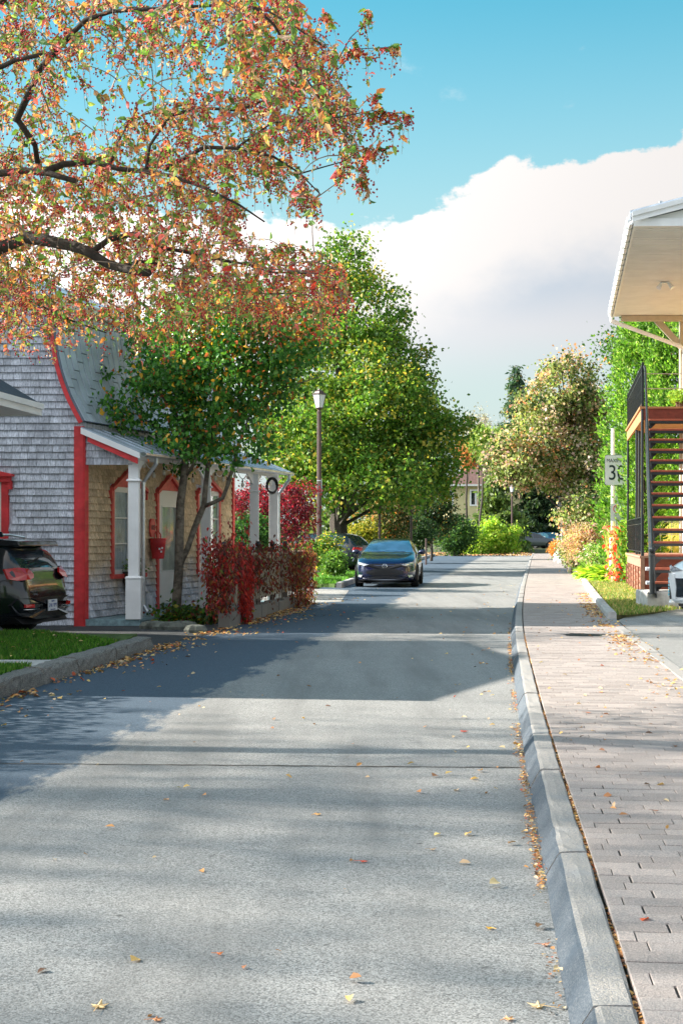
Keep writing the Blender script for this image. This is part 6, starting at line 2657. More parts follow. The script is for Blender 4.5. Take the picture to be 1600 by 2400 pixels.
def railing(name, fn, L, z0, h):
    """wrought iron: two rails, square bars, scrolls"""
    mb = MB()
    mb.box(0, L, -0.02, 0.02, z0 + h - 0.02, z0 + h, fn=fn)
    mb.box(0, L, -0.015, 0.015, z0 + 0.08, z0 + 0.10, fn=fn)
    mb.box(0, L, -0.012, 0.012, z0 + h - 0.16, z0 + h - 0.145, fn=fn)
    rl = wp(mb, name, 'black_iron', dk)
    n_ = int(L / 0.125)
    for i in range(n_ + 1):
        mb = MB()
        u = L * i / n_
        w_ = 0.026 if i in (0, n_) else 0.009
        top_ = z0 + h - 0.021 if i not in (0, n_) else z0 + h + 0.04
        mb.box(u - w_, u + w_, -w_, w_, z0 if i in (0, n_) else z0 + 0.1, top_, fn=fn)
        wp(mb, 'bar', 'black_iron', dk, parent=rl)
    mb = MB()
    for i in range(n_):
        c = L * (i + 0.5) / n_
        for zc in (z0 + h - 0.083, z0 + h * 0.45):
            pts = [fn(c + 0.042 * math.cos(t_), 0, zc + 0.05 * math.sin(t_)) for t_ in np.linspace(0, 5.2, 9)]
            mb.tube(pts, 0.006, 4, cap=False)
    wp(mb, 'scrolls', 'black_iron', dk, parent=rl)
    return rl


railing('balcony_railing', lambda u, o_, z: RH(0.03 + o_, u, z), RL, zd2, 0.95)
railing('lower_railing', lambda u, o_, z: RH(0.03 + o_, u, z), RL, zd1, 0.88)
mb = MB()
for zz in (0.55, 0.93):
    mb.tube([RH(0.05, 0.9, zd2 + zz * 0.9), RH(DWd, 0.9, zd2 + zz * 0.9)], 0.009, 5)
    mb.tube([RH(0.05, RL - 0.05, zd1 + zz * 0.9), RH(DWd, RL - 0.05, zd1 + zz * 0.9)], 0.009, 5)
for i in range(9):
    a_ = 0.3 + i * 0.3
    mb.tube([RH(a_, RL - 0.05, zd1), RH(a_, RL - 0.05, zd1 + 0.83)], 0.006, 4)
wp(mb, 'thin_rail', 'galvanised', dk)
# planter on the balcony
q = Vector(RH(1.0, 1.2, zd2))
t = thing('balcony_plant', 'light green bushy potted plant on the balcony floor', 'plant', q)
mb = MB()
mb.lathe([(0.11, 0), (0.15, 0.2), (0.16, 0.22), (0.12, 0.22)], seg=12)
mb.build('pot', 'coir', t)
C = rand_dirs(500) * [0.36, 0.3, 0.20] * RNG.uniform(0.3, 1, (500, 1)) + [0, 0, 0.35]
foliage('leaves', C, 0.08, [(0.25, 0.36, 0.06), (0.14, 0.25, 0.04)], [2, 1], parent=t, kind=None)

# ---- outside stairs
Ys0, Ys1 = 25.9, 31.5
s_bot = P(1528, 1363, Ys0)
s_top = P(1516, 983, Ys1)
s_top.x = (1516 - 800) / F * Ys1
NT_ = 15
st = thing('outside_stairs', 'steep open stairs with red wooden treads and black iron stringers', 'stairs', (s_bot.x + 0.5, s_bot.y, 0))
SW = 1.15
step = (s_top - s_bot) / (NT_ - 1)
for i in range(NT_):
    c = s_bot + step * i
    mb = MB()
    mb.box(c.x, c.x + SW, c.y - 0.13, c.y + 0.13, c.z - 0.042, c.z)
    wp(mb, 'tread', 'stair_red', st, bevel=0.01)
    mb = MB()
    mb.box(c.x + 0.001, c.x + SW - 0.001, c.y - 0.115, c.y - 0.10, c.z - 0.095, c.z - 0.044)
    mb.box(c.x + 0.001, c.x + SW - 0.001, c.y + 0.10, c.y + 0.115, c.z - 0.09, c.z - 0.044)
    wp(mb, 'tread_frame', 'black_iron', st)
    # triangular carriage plates
    for sx in (0.012, SW - 0.03):
        mb = MB()
        d_ = step
        mb.prism([(c.x + sx, c.y + 0.12, c.z - 0.044), (c.x + sx, c.y - 0.11, c.z - 0.044), (c.x + sx, c.y - 0.11 - d_.y * 0.35, c.z - 0.044 - d_.z), (c.x + sx, c.y + 0.02, c.z - 0.044 - d_.z)], (0.018, 0, 0))
        wp(mb, 'carriage_plate', 'black_iron', st)
    # gusset seen under the tread
    for x0, sg in ((c.x + 0.02, 1), (c.x + SW - 0.02, -1)):
        mb = MB()
        mb.prism([(x0, c.y + 0.06, c.z - 0.046), (x0 + sg * 0.22, c.y + 0.06, c.z - 0.046), (x0, c.y + 0.06, c.z - 0.046 - step.z * 0.92)], (0, 0.01, 0))
        wp(mb, 'gusset', 'black_iron', st)
mb = MB()
for sx in (-0.03, SW):
    a = s_bot + Vector((sx, -0.16, -0.22))
    b = s_top + Vector((sx, 0.10, 0.02))
    mb.prism([a, a + Vector((0, 0.28, -0.0)), b + Vector((0, 0.0, -0.24)), b], (0.028, 0, 0))
wp(mb, 'stringer', 'black_iron', st)
# newels and handrails
for k, sx in enumerate((-0.06, SW + 0.06)):
    nb_ = s_bot + Vector((sx, -0.25, 0))
    nb_.z = 0.45
    mb = MB()
    mb.tube([nb_, nb_ + Vector((0, 0, 0.70))], 0.048, 10)
    mb.tube([nb_ + Vector((0, 0, 0.66)), nb_ + Vector((0, 0, 0.68))], 0.062, 10)
    mb.ball(nb_ + Vector((0, 0, 0.78)), 0.065, 10, 7)
    mb.tube([nb_ + Vector((0, 0, -0.02)), nb_ + Vector((0, 0, 0.0))], 0.09, 10)
    wp(mb, 'newel', 'black_iron', st)
    top_ = P(1509, 858, 31.7) if k == 0 else P(1509, 858, 31.7) + Vector((SW + 0.25, 0, 0))
    mb = MB()
    mb.tube([nb_ + Vector((0, 0.0, 0.78)), top_ + Vector((0, -0.1, -0.1)), top_], 0.026, 8)
    wp(mb, 'handrail', 'black_iron', st)
    mb = MB()
    for i in range(0, NT_, 2):
        c = s_bot + step * i
        s_ = (c.y - nb_.y) / (top_.y - nb_.y)
        zt_ = nb_.z + 0.78 + (top_.z - nb_.z - 0.78) * s_
        xt_ = nb_.x + (top_.x - nb_.x) * s_
        mb.tube([(c.x + (-0.02 if k == 0 else SW + 0.02), c.y, c.z - 0.08), (xt_, c.y, zt_)], 0.009, 5)
    wp(mb, 'baluster', 'black_iron', st)
# white bolt caps on the lowest treads
for i in (0, 1):
    c = s_bot + step * i
    mb = MB()
    mb.tube([c + Vector((-0.13, -0.05, -0.02)), c + Vector((0, -0.05, -0.02))], [0.035, 0.03], 8)
    wp(mb, 'tread_cap', 'lamp_glass', st)
# concrete footing
mb = MB()
f0 = G(1515, 1441, 0.05)
f1 = P(1512, 1386, f0.y)
mb.box(f0.x, f0.x + 1.9, f0.y, f0.y + 1.0, 0.02, f1.z)
o = mb.build('stair_footing', 'concrete', bevel=0.02)
tag(o, 'worn concrete block carrying the foot of the outside stairs', 'concrete block')

# ================================================================== SIGNS AND POLES
def flat_sign(t, cx, cy, cz, w_, h_, mat, name='panel', r_=0.06, th=0.006):
    mb = MB()
    pts = []
    for (sx, sz_, a0) in ((1, 1, 0), (-1, 1, 90), (-1, -1, 180), (1, -1, 270)):
        for k in range(5):
            an = R(a0 + 22.5 * k)
            pts.append((cx + sx * (w_ / 2 - r_) + r_ * math.cos(an), cy, cz + sz_ * (h_ / 2 - r_) + r_ * math.sin(an)))
    mb.prism(pts, (0, th, 0))
    return wp(mb, name, mat, t)


ps = P(1444, 1356, 40.0)
sg = thing('speed_limit_sign', 'white speed limit sign reading MAXIMUM 30 on a grey post, half hidden by cedar', 'sign', (ps.x, ps.y, 0.15))
mb = MB()
mb.box(ps.x - 0.03, ps.x + 0.03, ps.y - 0.0, ps.y + 0.035, 0.1, P(1444, 1062, 40).z)
wp(mb, 'post', 'galvanised', sg)
c = P(1444, 1102, 39.97)
w_, h_ = 0.60 * 40 / 33.5, 0.75 * 40 / 33.5
w_, h_ = 0.68, 0.865
flat_sign(sg, c.x, c.y - 0.012, c.z, w_, h_, 'sign_black', 'border', 0.07)
flat_sign(sg, c.x, c.y - 0.020, c.z, w_ - 0.025, h_ - 0.025, 'sign_white', 'panel', 0.06)
text_part('MAXIMUM', 0.145, (c.x, c.y - 0.023, c.z + 0.265), (R(90), 0, 0), 'sign_black', sg, org=ORIG[sg.name], sx=0.86)
text_part('30', 0.60, (c.x, c.y - 0.023, c.z - 0.09), (R(90), 0, 0), 'sign_black', sg, org=ORIG[sg.name], sx=0.84, extrude=0.003)

pn = P(1447, 1356, 39.3)
sg = thing('no_parking_sign', 'small white no parking sign with a crossed P below the speed limit sign', 'sign', (pn.x, pn.y, 0.15))
mb = MB()
mb.box(pn.x - 0.022, pn.x + 0.022, pn.y, pn.y + 0.03, 0.1, P(1447, 1145, 39.3).z)
wp(mb, 'post', 'galvanised', sg)
c = P(1445, 1201, 39.25)
flat_sign(sg, c.x, c.y - 0.012, c.z, 0.36, 0.48, 'sign_white', 'panel', 0.03)
mb = MB()
ring = [(c.x + 0.105 * math.cos(a), c.y - 0.016, c.z + 0.10 + 0.105 * math.sin(a)) for a in np.linspace(0, 2 * math.pi, 25)]
mb.tube(ring, 0.010, 5, cap=False)
mb.tube([(c.x - 0.072, c.y - 0.014, c.z + 0.10 + 0.072), (c.x + 0.072, c.y - 0.014, c.z + 0.10 - 0.072)], 0.008, 5)
wp(mb, 'ring', 'sign_red', sg)
text_part('P', 0.17, (c.x, c.y - 0.0145, c.z + 0.10), (R(90), 0, 0), 'sign_black', sg, org=ORIG[sg.name])
text_part('DE CE', 0.075, (c.x, c.y - 0.0145, c.z - 0.08), (R(90), 0, 0), 'rim', sg, org=ORIG[sg.name])
text_part('CÔTÉ', 0.075, (c.x, c.y - 0.0145, c.z - 0.165), (R(90), 0, 0), 'rim', sg, org=ORIG[sg.name])

for px, wpx, Y, ztop, lab in ((1435, 7, 42.5, 1012, 'white square utility pole rising behind the speed limit sign'),
                              (1433, 9, 41.0, 1268, 'short white post among the flowers left of the sign post')):
    pb = P(px, HY, Y)
    mb = MB()
    zt_ = P(px, ztop, Y).z if px == 1435 else P(px, 1268, Y).z
    r_ = wpx / F * Y / 2
    mb.lathe([(r_ * 1.35, 0), (r_ * 1.3, zt_ * 0.98), (r_ * 1.1, zt_)], (0, 0, 0), 8)
    o = mb.build('utility_pole' if px == 1435 else 'marker_post', 'pole_white')
    o.location = (pb.x, pb.y, 0.1)
    tag(o, lab, 'pole' if px == 1435 else 'post')
# tall end of the white pole above the cedar sprays: a little bracket ring
for px, Y, z0, z1, lab in ((1315, 92, 1290, 1215, 'thin grey pole left of the mauve shrub, nearer the far cars'), (1326, 96, 1290, 1222, 'thin grey pole right beside the mauve shrub')):
    a, b = P(px, z0, Y), P(px, z1, Y)
    mb = MB()
    mb.tube([(0, 0, -a.z), (0, 0, b.z - a.z)], 0.05, 6)
    o = mb.build('thin_pole', 'pole_white')
    o.location = (a.x, a.y, a.z)
    tag(o, lab, 'pole')


# ================================================================== STREET LAMPS
def street_lamp(name, base, H_, label, arm=None):
    t = thing(name, label, 'street lamp', base, 'brown lantern street lamps')
    mb = MB()
    mb.lathe([(0.21, 0), (0.21, 0.06), (0.17, 0.09)], seg=4, sq=True)
    mb.build('footing', 'concrete', t)
    mb = MB()
    mb.lathe([(0.19, 0.09), (0.19, 0.50), (0.15, 0.55)], seg=8)
    mb.lathe([(0.115, 0.551), (0.105, 1.28), (0.14, 1.30), (0.14, 1.345), (0.09, 1.38)], seg=8)
    mb.build('base', 'brown_metal', t)
    mb = MB()
    mb.lathe([(0.092, 1.381), (0.075, H_ - 0.85)], seg=8)
    mb.lathe([(0.085, H_ - 0.849), (0.085, H_ - 0.80), (0.06, H_ - 0.79), (0.05, H_ - 0.74), (0.11, H_ - 0.70), (0.12, H_ - 0.685)], seg=8)
    mb.build('pole', 'brown_metal', t)
    mb = MB()
    # lantern frame: flared square cage
    z0, z1 = H_ - 0.66, H_ - 0.20
    r0, r1 = 0.13, 0.23
    lan = mb
    for k in range(4):
        an = R(90 * k)
        lan.tube([(r0 * math.cos(an), r0 * math.sin(an), z0), (r1 * math.cos(an), r1 * math.sin(an), z1)], 0.014, 4)
    lan.lathe([(r0 + 0.02, z0 - 0.02), (r0 + 0.02, z0)], seg=4)
    lan.lathe([(r1 + 0.03, z1), (r1 + 0.03, z1 + 0.02), (r1 * 0.75, z1 + 0.07), (r1 * 0.7, z1 + 0.10), (r1 * 0.72, z1 + 0.12), (0.06, z1 + 0.17), (0.02, z1 + 0.22)], seg=4)
    fr = lan.build('lantern', 'brown_metal', t)
    for k in range(4):
        a0 = 0.785 * 0 + math.pi / 2 * k
        a1 = a0 + math.pi / 2
        mb = MB()
        s_ = 1.0
        mb.add([(r0 * s_ * math.cos(a0), r0 * s_ * math.sin(a0), z0 + 0.005), (r0 * s_ * math.cos(a1), r0 * s_ * math.sin(a1), z0 + 0.005), (r1 * s_ * math.cos(a1), r1 * s_ * math.sin(a1), z1 - 0.005), (r1 * s_ * math.cos(a0), r1 * s_ * math.sin(a0), z1 - 0.005)], [(0, 1, 2, 3)])
        mb.build('glass_panel', 'lamp_glass', t)
    return t


lbp = G(748, 1348, 0.11)
l1 = street_lamp('street_lamp', lbp, EYE + (HY - 912) * lbp.y / F - 0.11, 'tall brown lantern street lamp on the grass beside the dark parked hatchback')
# small name plate strapped to the pole
mb = MB()
mb.box(0.07, 0.10, -0.22, 0.04, 2.95, 3.42)
mb.build('strap_sign', 'galvanised', l1)
mb = MB()
for z in (3.0, 3.36):
    mb.lathe([(0.085, z), (0.085, z + 0.03)], seg=8)
mb.build('strap', 'galvanised', l1)
l2b = P(1199, HY, 130)
street_lamp('street_lamp', Vector((l2b.x, l2b.y, 0)), EYE + (HY - 1136) * 130 / F, 'distant brown lantern street lamp in front of the light green spruce')
# bare brown poles far behind the blue car
for px, y0, y1, Y, lab in ((889, 1290, 1185, 58, 'brown metal pole rising right behind the roof of the blue car'), (963, 1290, 1140, 59, 'dark brown pole with a small plate behind the blue car windscreen pillar'), (998, 1295, 1262, 76, 'short dark post in the shade right of the blue car mirror')):
    a, b = P(px, y0, Y), P(px, y1, Y)
    mb = MB()
    mb.tube([(0, 0, -0.05), (0, 0, b.z)], 0.05, 8)
    o = mb.build('brown_pole', 'brown_metal')
    o.location = (a.x, a.y, 0)
    tag(o, lab, 'pole')

# Adirondack chair beyond the porch
q = P(664, HY, 33.5)
t = thing('adirondack_chair', 'weathered grey wooden lawn chair just beyond the last porch post', 'chair', (q.x, q.y, 0.02))
for x in (-0.2, -0.07, 0.07, 0.2):
    mb = MB()
    h_ = 1.12 - abs(x) * 0.3
    mb.prism([(x - 0.055, 0.1, 0.3), (x + 0.055, 0.1, 0.3), (x + 0.065, 0.42, h_ - 0.05), (x + 0.03, 0.43, h_), (x - 0.03, 0.43, h_), (x - 0.065, 0.42, h_ - 0.05)], (0, 0.02, 0.005))
    mb.build('back_slat', 'adirondack', t)
for x in (-0.36, 0.30):
    mb = MB()
    mb.box(x, x + 0.12, -0.45, 0.3, 0.55, 0.575)
    mb.build('arm', 'adirondack', t)
    mb = MB()
    mb.box(x + 0.04, x + 0.08, -0.42, -0.32, 0, 0.548)
    mb.build('leg', 'adirondack', t)
    mb = MB()
    mb.prism([(x + 0.04, -0.4, 0.42), (x + 0.04, 0.35, 0.18), (x + 0.04, 0.5, 0.0), (x + 0.04, 0.4, 0.0), (x + 0.04, -0.4, 0.32)], (0.03, 0, 0))
    mb.build('side_rail', 'adirondack', t)
mb = MB()
for k in range(5):
    mb.box(-0.27, 0.27, -0.42 + k * 0.11, -0.33 + k * 0.11, 0.425 - k * 0.035, 0.445 - k * 0.035)
mb.build('seat', 'adirondack', t)
t.rotation_euler = (0, 0, R(125))
q = P(683, HY, 34.6)
o2 = copy_tree(t)
o2.location = (q.x, q.y, 0.02)
o2.rotation_euler = (0, 0, R(118))
o2['label'] = 'second weathered lawn chair, farther from the porch posts'
t['group'] = o2['group'] = 'lawn chairs beyond the porch'

# white boulders at the far end of the bed
for px, py, Y, s_, lab in ((1313, 1306, 80, 0.55, 'white painted boulder behind the round orange shrub'), (1320, 1312, 74, 0.42, 'smaller white boulder nearest the pavement edging')):
    mb = MB()
    mb.ball((0, 0, s_ * 0.4), s_, 9, 6, (0.8, 0.7, 0.75))
    for i, v in enumerate(mb.v):
        k = 1 + 0.12 * math.sin(i * 2.3)
        mb.v[i] = (v[0] * k, v[1] * k, v[2] * k)
    o = mb.build('boulder', 'pole_white')
    q = P(px, HY, Y)
    o.location = (q.x, q.y, 0.12)
    tag(o, lab, 'boulder')

# ================================================================== FAR HOUSES
yc = 152
hb = P(1035, HY, yc)
t = thing('yellow_house', 'pale yellow house with brown hip roof and tall white window at the street end', 'house', (hb.x + 4, yc, 0))
X0, X1 = P(1040, HY, yc).x, P(1225, HY, yc).x
ze_ = P(0, 1136, yc).z
mb = MB()
mb.box(X0 + 0.5, X1, yc, yc + 9, 0, ze_ - 0.12)
wp(mb, 'wall', 'yellow_wall', t)
mb = MB()
e0, e1 = X0 - 0.1, X1 + 0.5
ap = P(1112, 1095, yc)
mb.add([(e0, yc - 0.6, ze_), (e1, yc - 0.6, ze_), (e1, yc + 9.6, ze_), (e0, yc + 9.6, ze_), (e0 + 3.6, yc + 4.5, ze_ + 2.3), (e1 - 3.6, yc + 4.5, ze_ + 2.3)], [(0, 1, 5, 4), (1, 2, 5), (2, 3, 4, 5), (3, 0, 4), (0, 3, 2, 1)])
wp(mb, 'roof', 'brown_roof', t)
mb = MB()
mb.box(e0 - 0.05, e1, yc - 0.66, yc - 0.6, ze_ - 0.16, ze_ + 0.03)
wp(mb, 'fascia', 'white_paint', t)
q = P(1115, 1100, yc + 4)
mb = MB()
mb.box(q.x - 0.5, q.x + 0.5, q.y - 0.4, q.y + 0.4, ze_ + 1.2, ze_ + 3.1)
ch = wp(mb, 'chimney', 'brown_roof', t)
for (px0, px1, py0, py1) in ((1100, 1128, 1147, 1186), (1092, 1112, 1217, 1240), (1048, 1062, 1150, 1186)):
    a, b = P(px0, py1, yc), P(px1, py0, yc)
    mb = MB()
    s_ = 0.16
    mb.box(a.x, b.x, yc - 0.08, yc - 0.003, a.z, a.z + s_)
    mb.box(a.x, b.x, yc - 0.08, yc - 0.003, b.z - s_, b.z)
    for x in (a.x, (a.x + b.x) / 2 - s_ / 2, b.x - s_):
        mb.box(x, x + s_, yc - 0.075, yc - 0.003, a.z + s_, b.z - s_)
    fr = wp(mb, 'window', 'white_paint', t)
    mb = MB()
    mb.box(a.x + s_, b.x - s_, yc - 0.03, yc - 0.02, a.z + s_, b.z - s_)
    wp(mb, 'pane', 'car_glass', t, parent=fr)

yc = 166
t = thing('grey_house', 'grey house in deep shade with white railed porch behind the distant cars', 'house', (P(1260, HY, yc).x, yc, 0))
X0, X1 = P(1222, HY, yc).x, P(1345, HY, yc).x
mb = MB()
mb.box(X0, X1, yc, yc + 8, 0, 6.2)
wp(mb, 'wall', 'grey_wall', t)
mb = MB()
mb.add([(X0 - .5, yc - .6, 6.1), (X1 + .5, yc - .6, 6.1), (X1 + .5, yc + 8.6, 6.1), (X0 - .5, yc + 8.6, 6.1), (X0 + 2.5, yc + 4, 8.4), (X1 - 2.5, yc + 4, 8.4)], [(0, 1, 5, 4), (1, 2, 5), (2, 3, 4, 5), (3, 0, 4), (0, 3, 2, 1)])
wp(mb, 'roof', 'dark_shingle_roof', t)
for px0, px1, py0, py1 in ((1243, 1256, 1165, 1188), (1282, 1296, 1190, 1214), (1228, 1240, 1215, 1235), (1262, 1276, 1222, 1246)):
    a, b = P(px0, py1, yc), P(px1, py0, yc)
    mb = MB()
    s_ = 0.1
    mb.box(a.x, b.x, yc - 0.08, yc - 0.003, a.z, a.z + s_)
    mb.box(a.x, b.x, yc - 0.08, yc - 0.003, b.z - s_, b.z)
    mb.box(a.x, a.x + s_, yc - 0.075, yc - 0.003, a.z + s_, b.z - s_)
    mb.box(b.x - s_, b.x, yc - 0.075, yc - 0.003, a.z + s_, b.z - s_)
    fr = wp(mb, 'window', 'white_paint', t)
    mb = MB()
    mb.box(a.x + s_, b.x - s_, yc - 0.03, yc - 0.02, a.z + s_, b.z - s_)
    wp(mb, 'pane', 'car_glass', t, parent=fr)
mb = MB()
a = P(1268, 1246, yc - 1.5)
for i in range(14):
    mb.box(a.x + i * 0.2, a.x + i * 0.2 + 0.06, yc - 1.5, yc - 1.44, a.z - 0.2, a.z + 0.7)
mb.box(a.x - 0.1, a.x + 2.8, yc - 1.52, yc - 1.42, a.z + 0.70, a.z + 0.78)
mb.box(a.x - 0.1, a.x + 2.8, yc - 1.6, yc - 0.003, 0.0, a.z - 0.21)
wp(mb, 'porch_rail', 'white_paint', t)

# ================================================================== CARS
def catmull(keys, x):
    return np.interp(x, [k[0] for k in keys], [k[1] for k in keys])


def smooth_keys(keys, n=60, w=3):
    xs = np.linspace(keys[0][0], keys[-1][0], n)
    ys = np.interp(xs, [k[0] for k in keys], [k[1] for k in keys])
    k = np.array([1, 2, 3, 2, 1.0]) / 9
    ysp = np.pad(ys, 2, mode='edge')
    y2 = np.convolve(ysp, k, 'valid')
    y2[0], y2[-1] = ys[0], ys[-1]
    return xs, y2


def make_car(name, label, L, ztop, zbelt, hw, roofw, zbot, cowl, wind_top, rear_top, rear_bot, pillars, paint, wheel_s, wr, track, glassmat='car_glass', group=None):
    """local axes: +y forward (front at y=+L/2), z up; s is metres back from the nose"""
    t = thing(name, label, 'car', (0, 0, 0), group)
    del ORIG[t.name]
    t['_origin'] = (0, 0, 0)
    kt, kb, kw, kr, ko = (smooth_keys(k) for k in (ztop, zbelt, hw, roofw, zbot))
    ss = list(np.linspace(0, L, 47))
    for extra in [cowl, wind_top, rear_top, rear_bot] + [p for pr in pillars for p in pr]:
        ss.append(extra)
    ss = sorted(set(round(float(s_), 4) for s_ in ss))
    rows = []
    for s_ in ss:
        zt, zb, w_, rw, z0 = (float(np.interp(s_, *k)) for k in (kt, kb, kw, kr, ko))
        zb = min(zb, zt - 0.03)
        crease = zb - 0.10
        pts = [(0, z0), (0.84 * w_, z0), (0.95 * w_, z0 + 0.05), (0.985 * w_, z0 + 0.16), (1.0 * w_, (z0 + zb) * 0.5), (0.995 * w_, crease - 0.06), (0.975 * w_, crease), (0.965 * w_, zb - 0.03), (0.945 * w_, zb)]
        h_ = zt - zb
        pts += [(0.945 * w_ + (rw - 0.945 * w_) * 0.5, zb + h_ * 0.50), (rw + 0.0, zb + h_ * 0.86), (rw * 0.90, zb + h_ * 0.95), (rw * 0.55, zt - 0.006), (0, zt)]
        rows.append((L / 2 - s_, pts))
    npt = len(rows[0][1])
    IB, IR = 8, 10         # belt index, roof rail index
    body, gl, gs = MB(), MB(), MB()
    panes = {}
    for side in (1, -1):
        V = [[(side * x, y, z) for x, z in pts] for y, pts in rows]
        for i in range(len(rows) - 1):
            sm = (ss[i] + ss[i + 1]) / 2
            for j in range(npt - 1):
                q = [V[i][j], V[i + 1][j], V[i + 1][j + 1], V[i][j + 1]]
                if side < 0:
                    q = q[::-1]
                tgt = body
                if j >= IR and (cowl < sm < wind_top):
                    tgt = gl
                elif j >= IR and (rear_top < sm < rear_bot):
                    tgt = gs
                elif IB <= j < IR and any(a < sm < b for a, b in pillars):
                    kk = (side, [a < sm < b for a, b in pillars].index(True))
                    tgt = panes.setdefault(kk, MB())
                tgt.add(q, [(0, 1, 2, 3)])
    # end caps
    for row, fl in ((rows[0], False), (rows[-1], True)):
        y, pts = row
        ring = [(x, y, z) for x, z in pts] + [(-x, y, z) for x, z in pts[::-1][1:-1]]
        body.add(ring, [tuple(range(len(ring))) if fl else tuple(range(len(ring) - 1, -1, -1))])

    def fin(mb, nm, mat, par, weld=True):
        o = mb.build(nm, mat, par)
        if weld:
            import bmesh
            bm = bmesh.new()
            bm.from_mesh(o.data)
            bmesh.ops.remove_doubles(bm, verts=bm.verts, dist=0.0005)
            bmesh.ops.recalc_face_normals(bm, faces=bm.faces)
            bm.to_mesh(o.data)
            bm.free()
        o.data.shade_smooth()
        return o
    bo = fin(body, 'body', paint, t)
    fin(gl, 'windscreen', glassmat, t)
    fin(gs, 'rear_window', 'car_glass', t)
    for kk in panes:
        fin(panes[kk], 'side_window', 'car_glass', t)

    def half(s_):
        return float(np.interp(s_, *kw))
    # wheels
    for s_ in wheel_s:
        for side in (1, -1):
            y = L / 2 - s_
            x = side * (half(s_) - 0.02)
            mb = MB()
            # wheel housing: dark disc just proud of the flank
            ring = [(x + side * 0.024, y + (wr + 0.05) * math.cos(a), max(0.14, wr + (wr + 0.05) * math.sin(a))) for a in np.linspace(0, 2 * math.pi, 25)[:-1]]
            mb.prism(ring, (-side * 0.25, 0, 0))
            mb.build('wheel_arch', 'black_plastic', t)
            mb = MB()
            pr = [(wr * 0.66, -0.11), (wr * 0.95, -0.11), (wr, -0.08), (wr, 0.08), (wr * 0.95, 0.108), (wr * 0.68, 0.112)]
            vs = []
            n_ = 26
            for r_, o_ in pr:
                for k in range(n_):
                    a = 2 * math.pi * k / n_
                    vs.append((x + side * (o_ - 0.055), y + r_ * math.cos(a), wr + r_ * math.sin(a)))
            fs = [(i * n_ + k, i * n_ + (k + 1) % n_, (i + 1) * n_ + (k + 1) % n_, (i + 1) * n_ + k) for i in range(len(pr) - 1) for k in range(n_)]
            mb.add(vs, fs)
            wh = mb.build('tyre', 'tyre', t, smooth=True)
            mb = MB()
            xo = x + side * 0.048
            for k in range(10):
                a = 2 * math.pi * k / 10
                c_, s2 = math.cos(a), math.sin(a)
                p0 = Vector((xo, y + 0.03 * c_, wr + 0.03 * s2))
                p1 = Vector((xo - side * 0.005, y + wr * 0.66 * c_, wr + wr * 0.66 * s2))
                tn = Vector((0, -s2, c_)) * 0.022
                mb.prism([p0 - tn, p1 - tn * 0.8, p1 + tn * 0.8, p0 + tn], (-side * 0.02, 0, 0))
            mb.tube([(xo - side * 0.03, y + wr * 0.67 * math.cos(a), wr + wr * 0.67 * math.sin(a)) for a in np.linspace(0, 2 * math.pi, 27)], 0.012, 5, cap=False)
            mb.build('rim', 'rim', t)
            mb = MB()
            ring = [(x - side * 0.02, y + (wr * 0.66) * math.cos(a), wr + (wr * 0.66) * math.sin(a)) for a in np.linspace(0, 2 * math.pi, 21)[:-1]]
            mb.prism(ring, (-side * 0.02, 0, 0))
            mb.build('brake_shadow', 'black_plastic', t)

    def sfor(x, end):
        """how far back from the nose (or tail) the body reaches half-width |x|"""
        xs, ws = kw
        if end == 'front':
            k = np.argmax(ws)
            return float(np.interp(abs(x), ws[:k + 1], xs[:k + 1]))
        k = len(ws) - 1 - np.argmax(ws[::-1])
        return L - float(np.interp(abs(x), ws[k:][::-1], xs[k:][::-1]))

    def patch(poly, end, off, mat, nm, par=None, depth=0.03, lean=None):
        """flat shape (x, z) wrapped on the nose or tail"""
        # subdivide edges so that the piece follows the curve
        pp = []
        for (a, b) in zip(poly, poly[1:] + poly[:1]):
            k = max(1, int(abs(a[0] - b[0]) / 0.08))
            for j in range(k):
                pp.append((a[0] + (b[0] - a[0]) * j / k, a[1] + (b[1] - a[1]) * j / k))
        sgn = 1 if end == 'front' else -1
        f = []
        for x, z in pp:
            le = lean(z) if lean else 0.0
            f.append((x, sgn * (L / 2 - sfor(x, end) + off - le), z))
        cx = sum(p[0] for p in f) / len(f)
        cz = sum(p[2] for p in f) / len(f)
        le = lean(cz) if lean else 0.0
        cpt = (cx, sgn * (L / 2 - sfor(cx, end) + off + 0.004 - le), cz)
        n_ = len(f)
        vs = f + [(x, y - sgn * depth, z) for x, y, z in f] + [cpt]
        fs = [(i, (i + 1) % n_, 2 * n_) for i in range(n_)] + [(i, i + n_, (i + 1) % n_ + n_, (i + 1) % n_) for i in range(n_)]
        mb = MB()
        mb.add(vs, fs)
        return mb.build(nm, mat, par or t)
    return t, patch, half, sfor


def mirror(sgn, poly):
    return [(sgn * x, z) for x, z in poly]


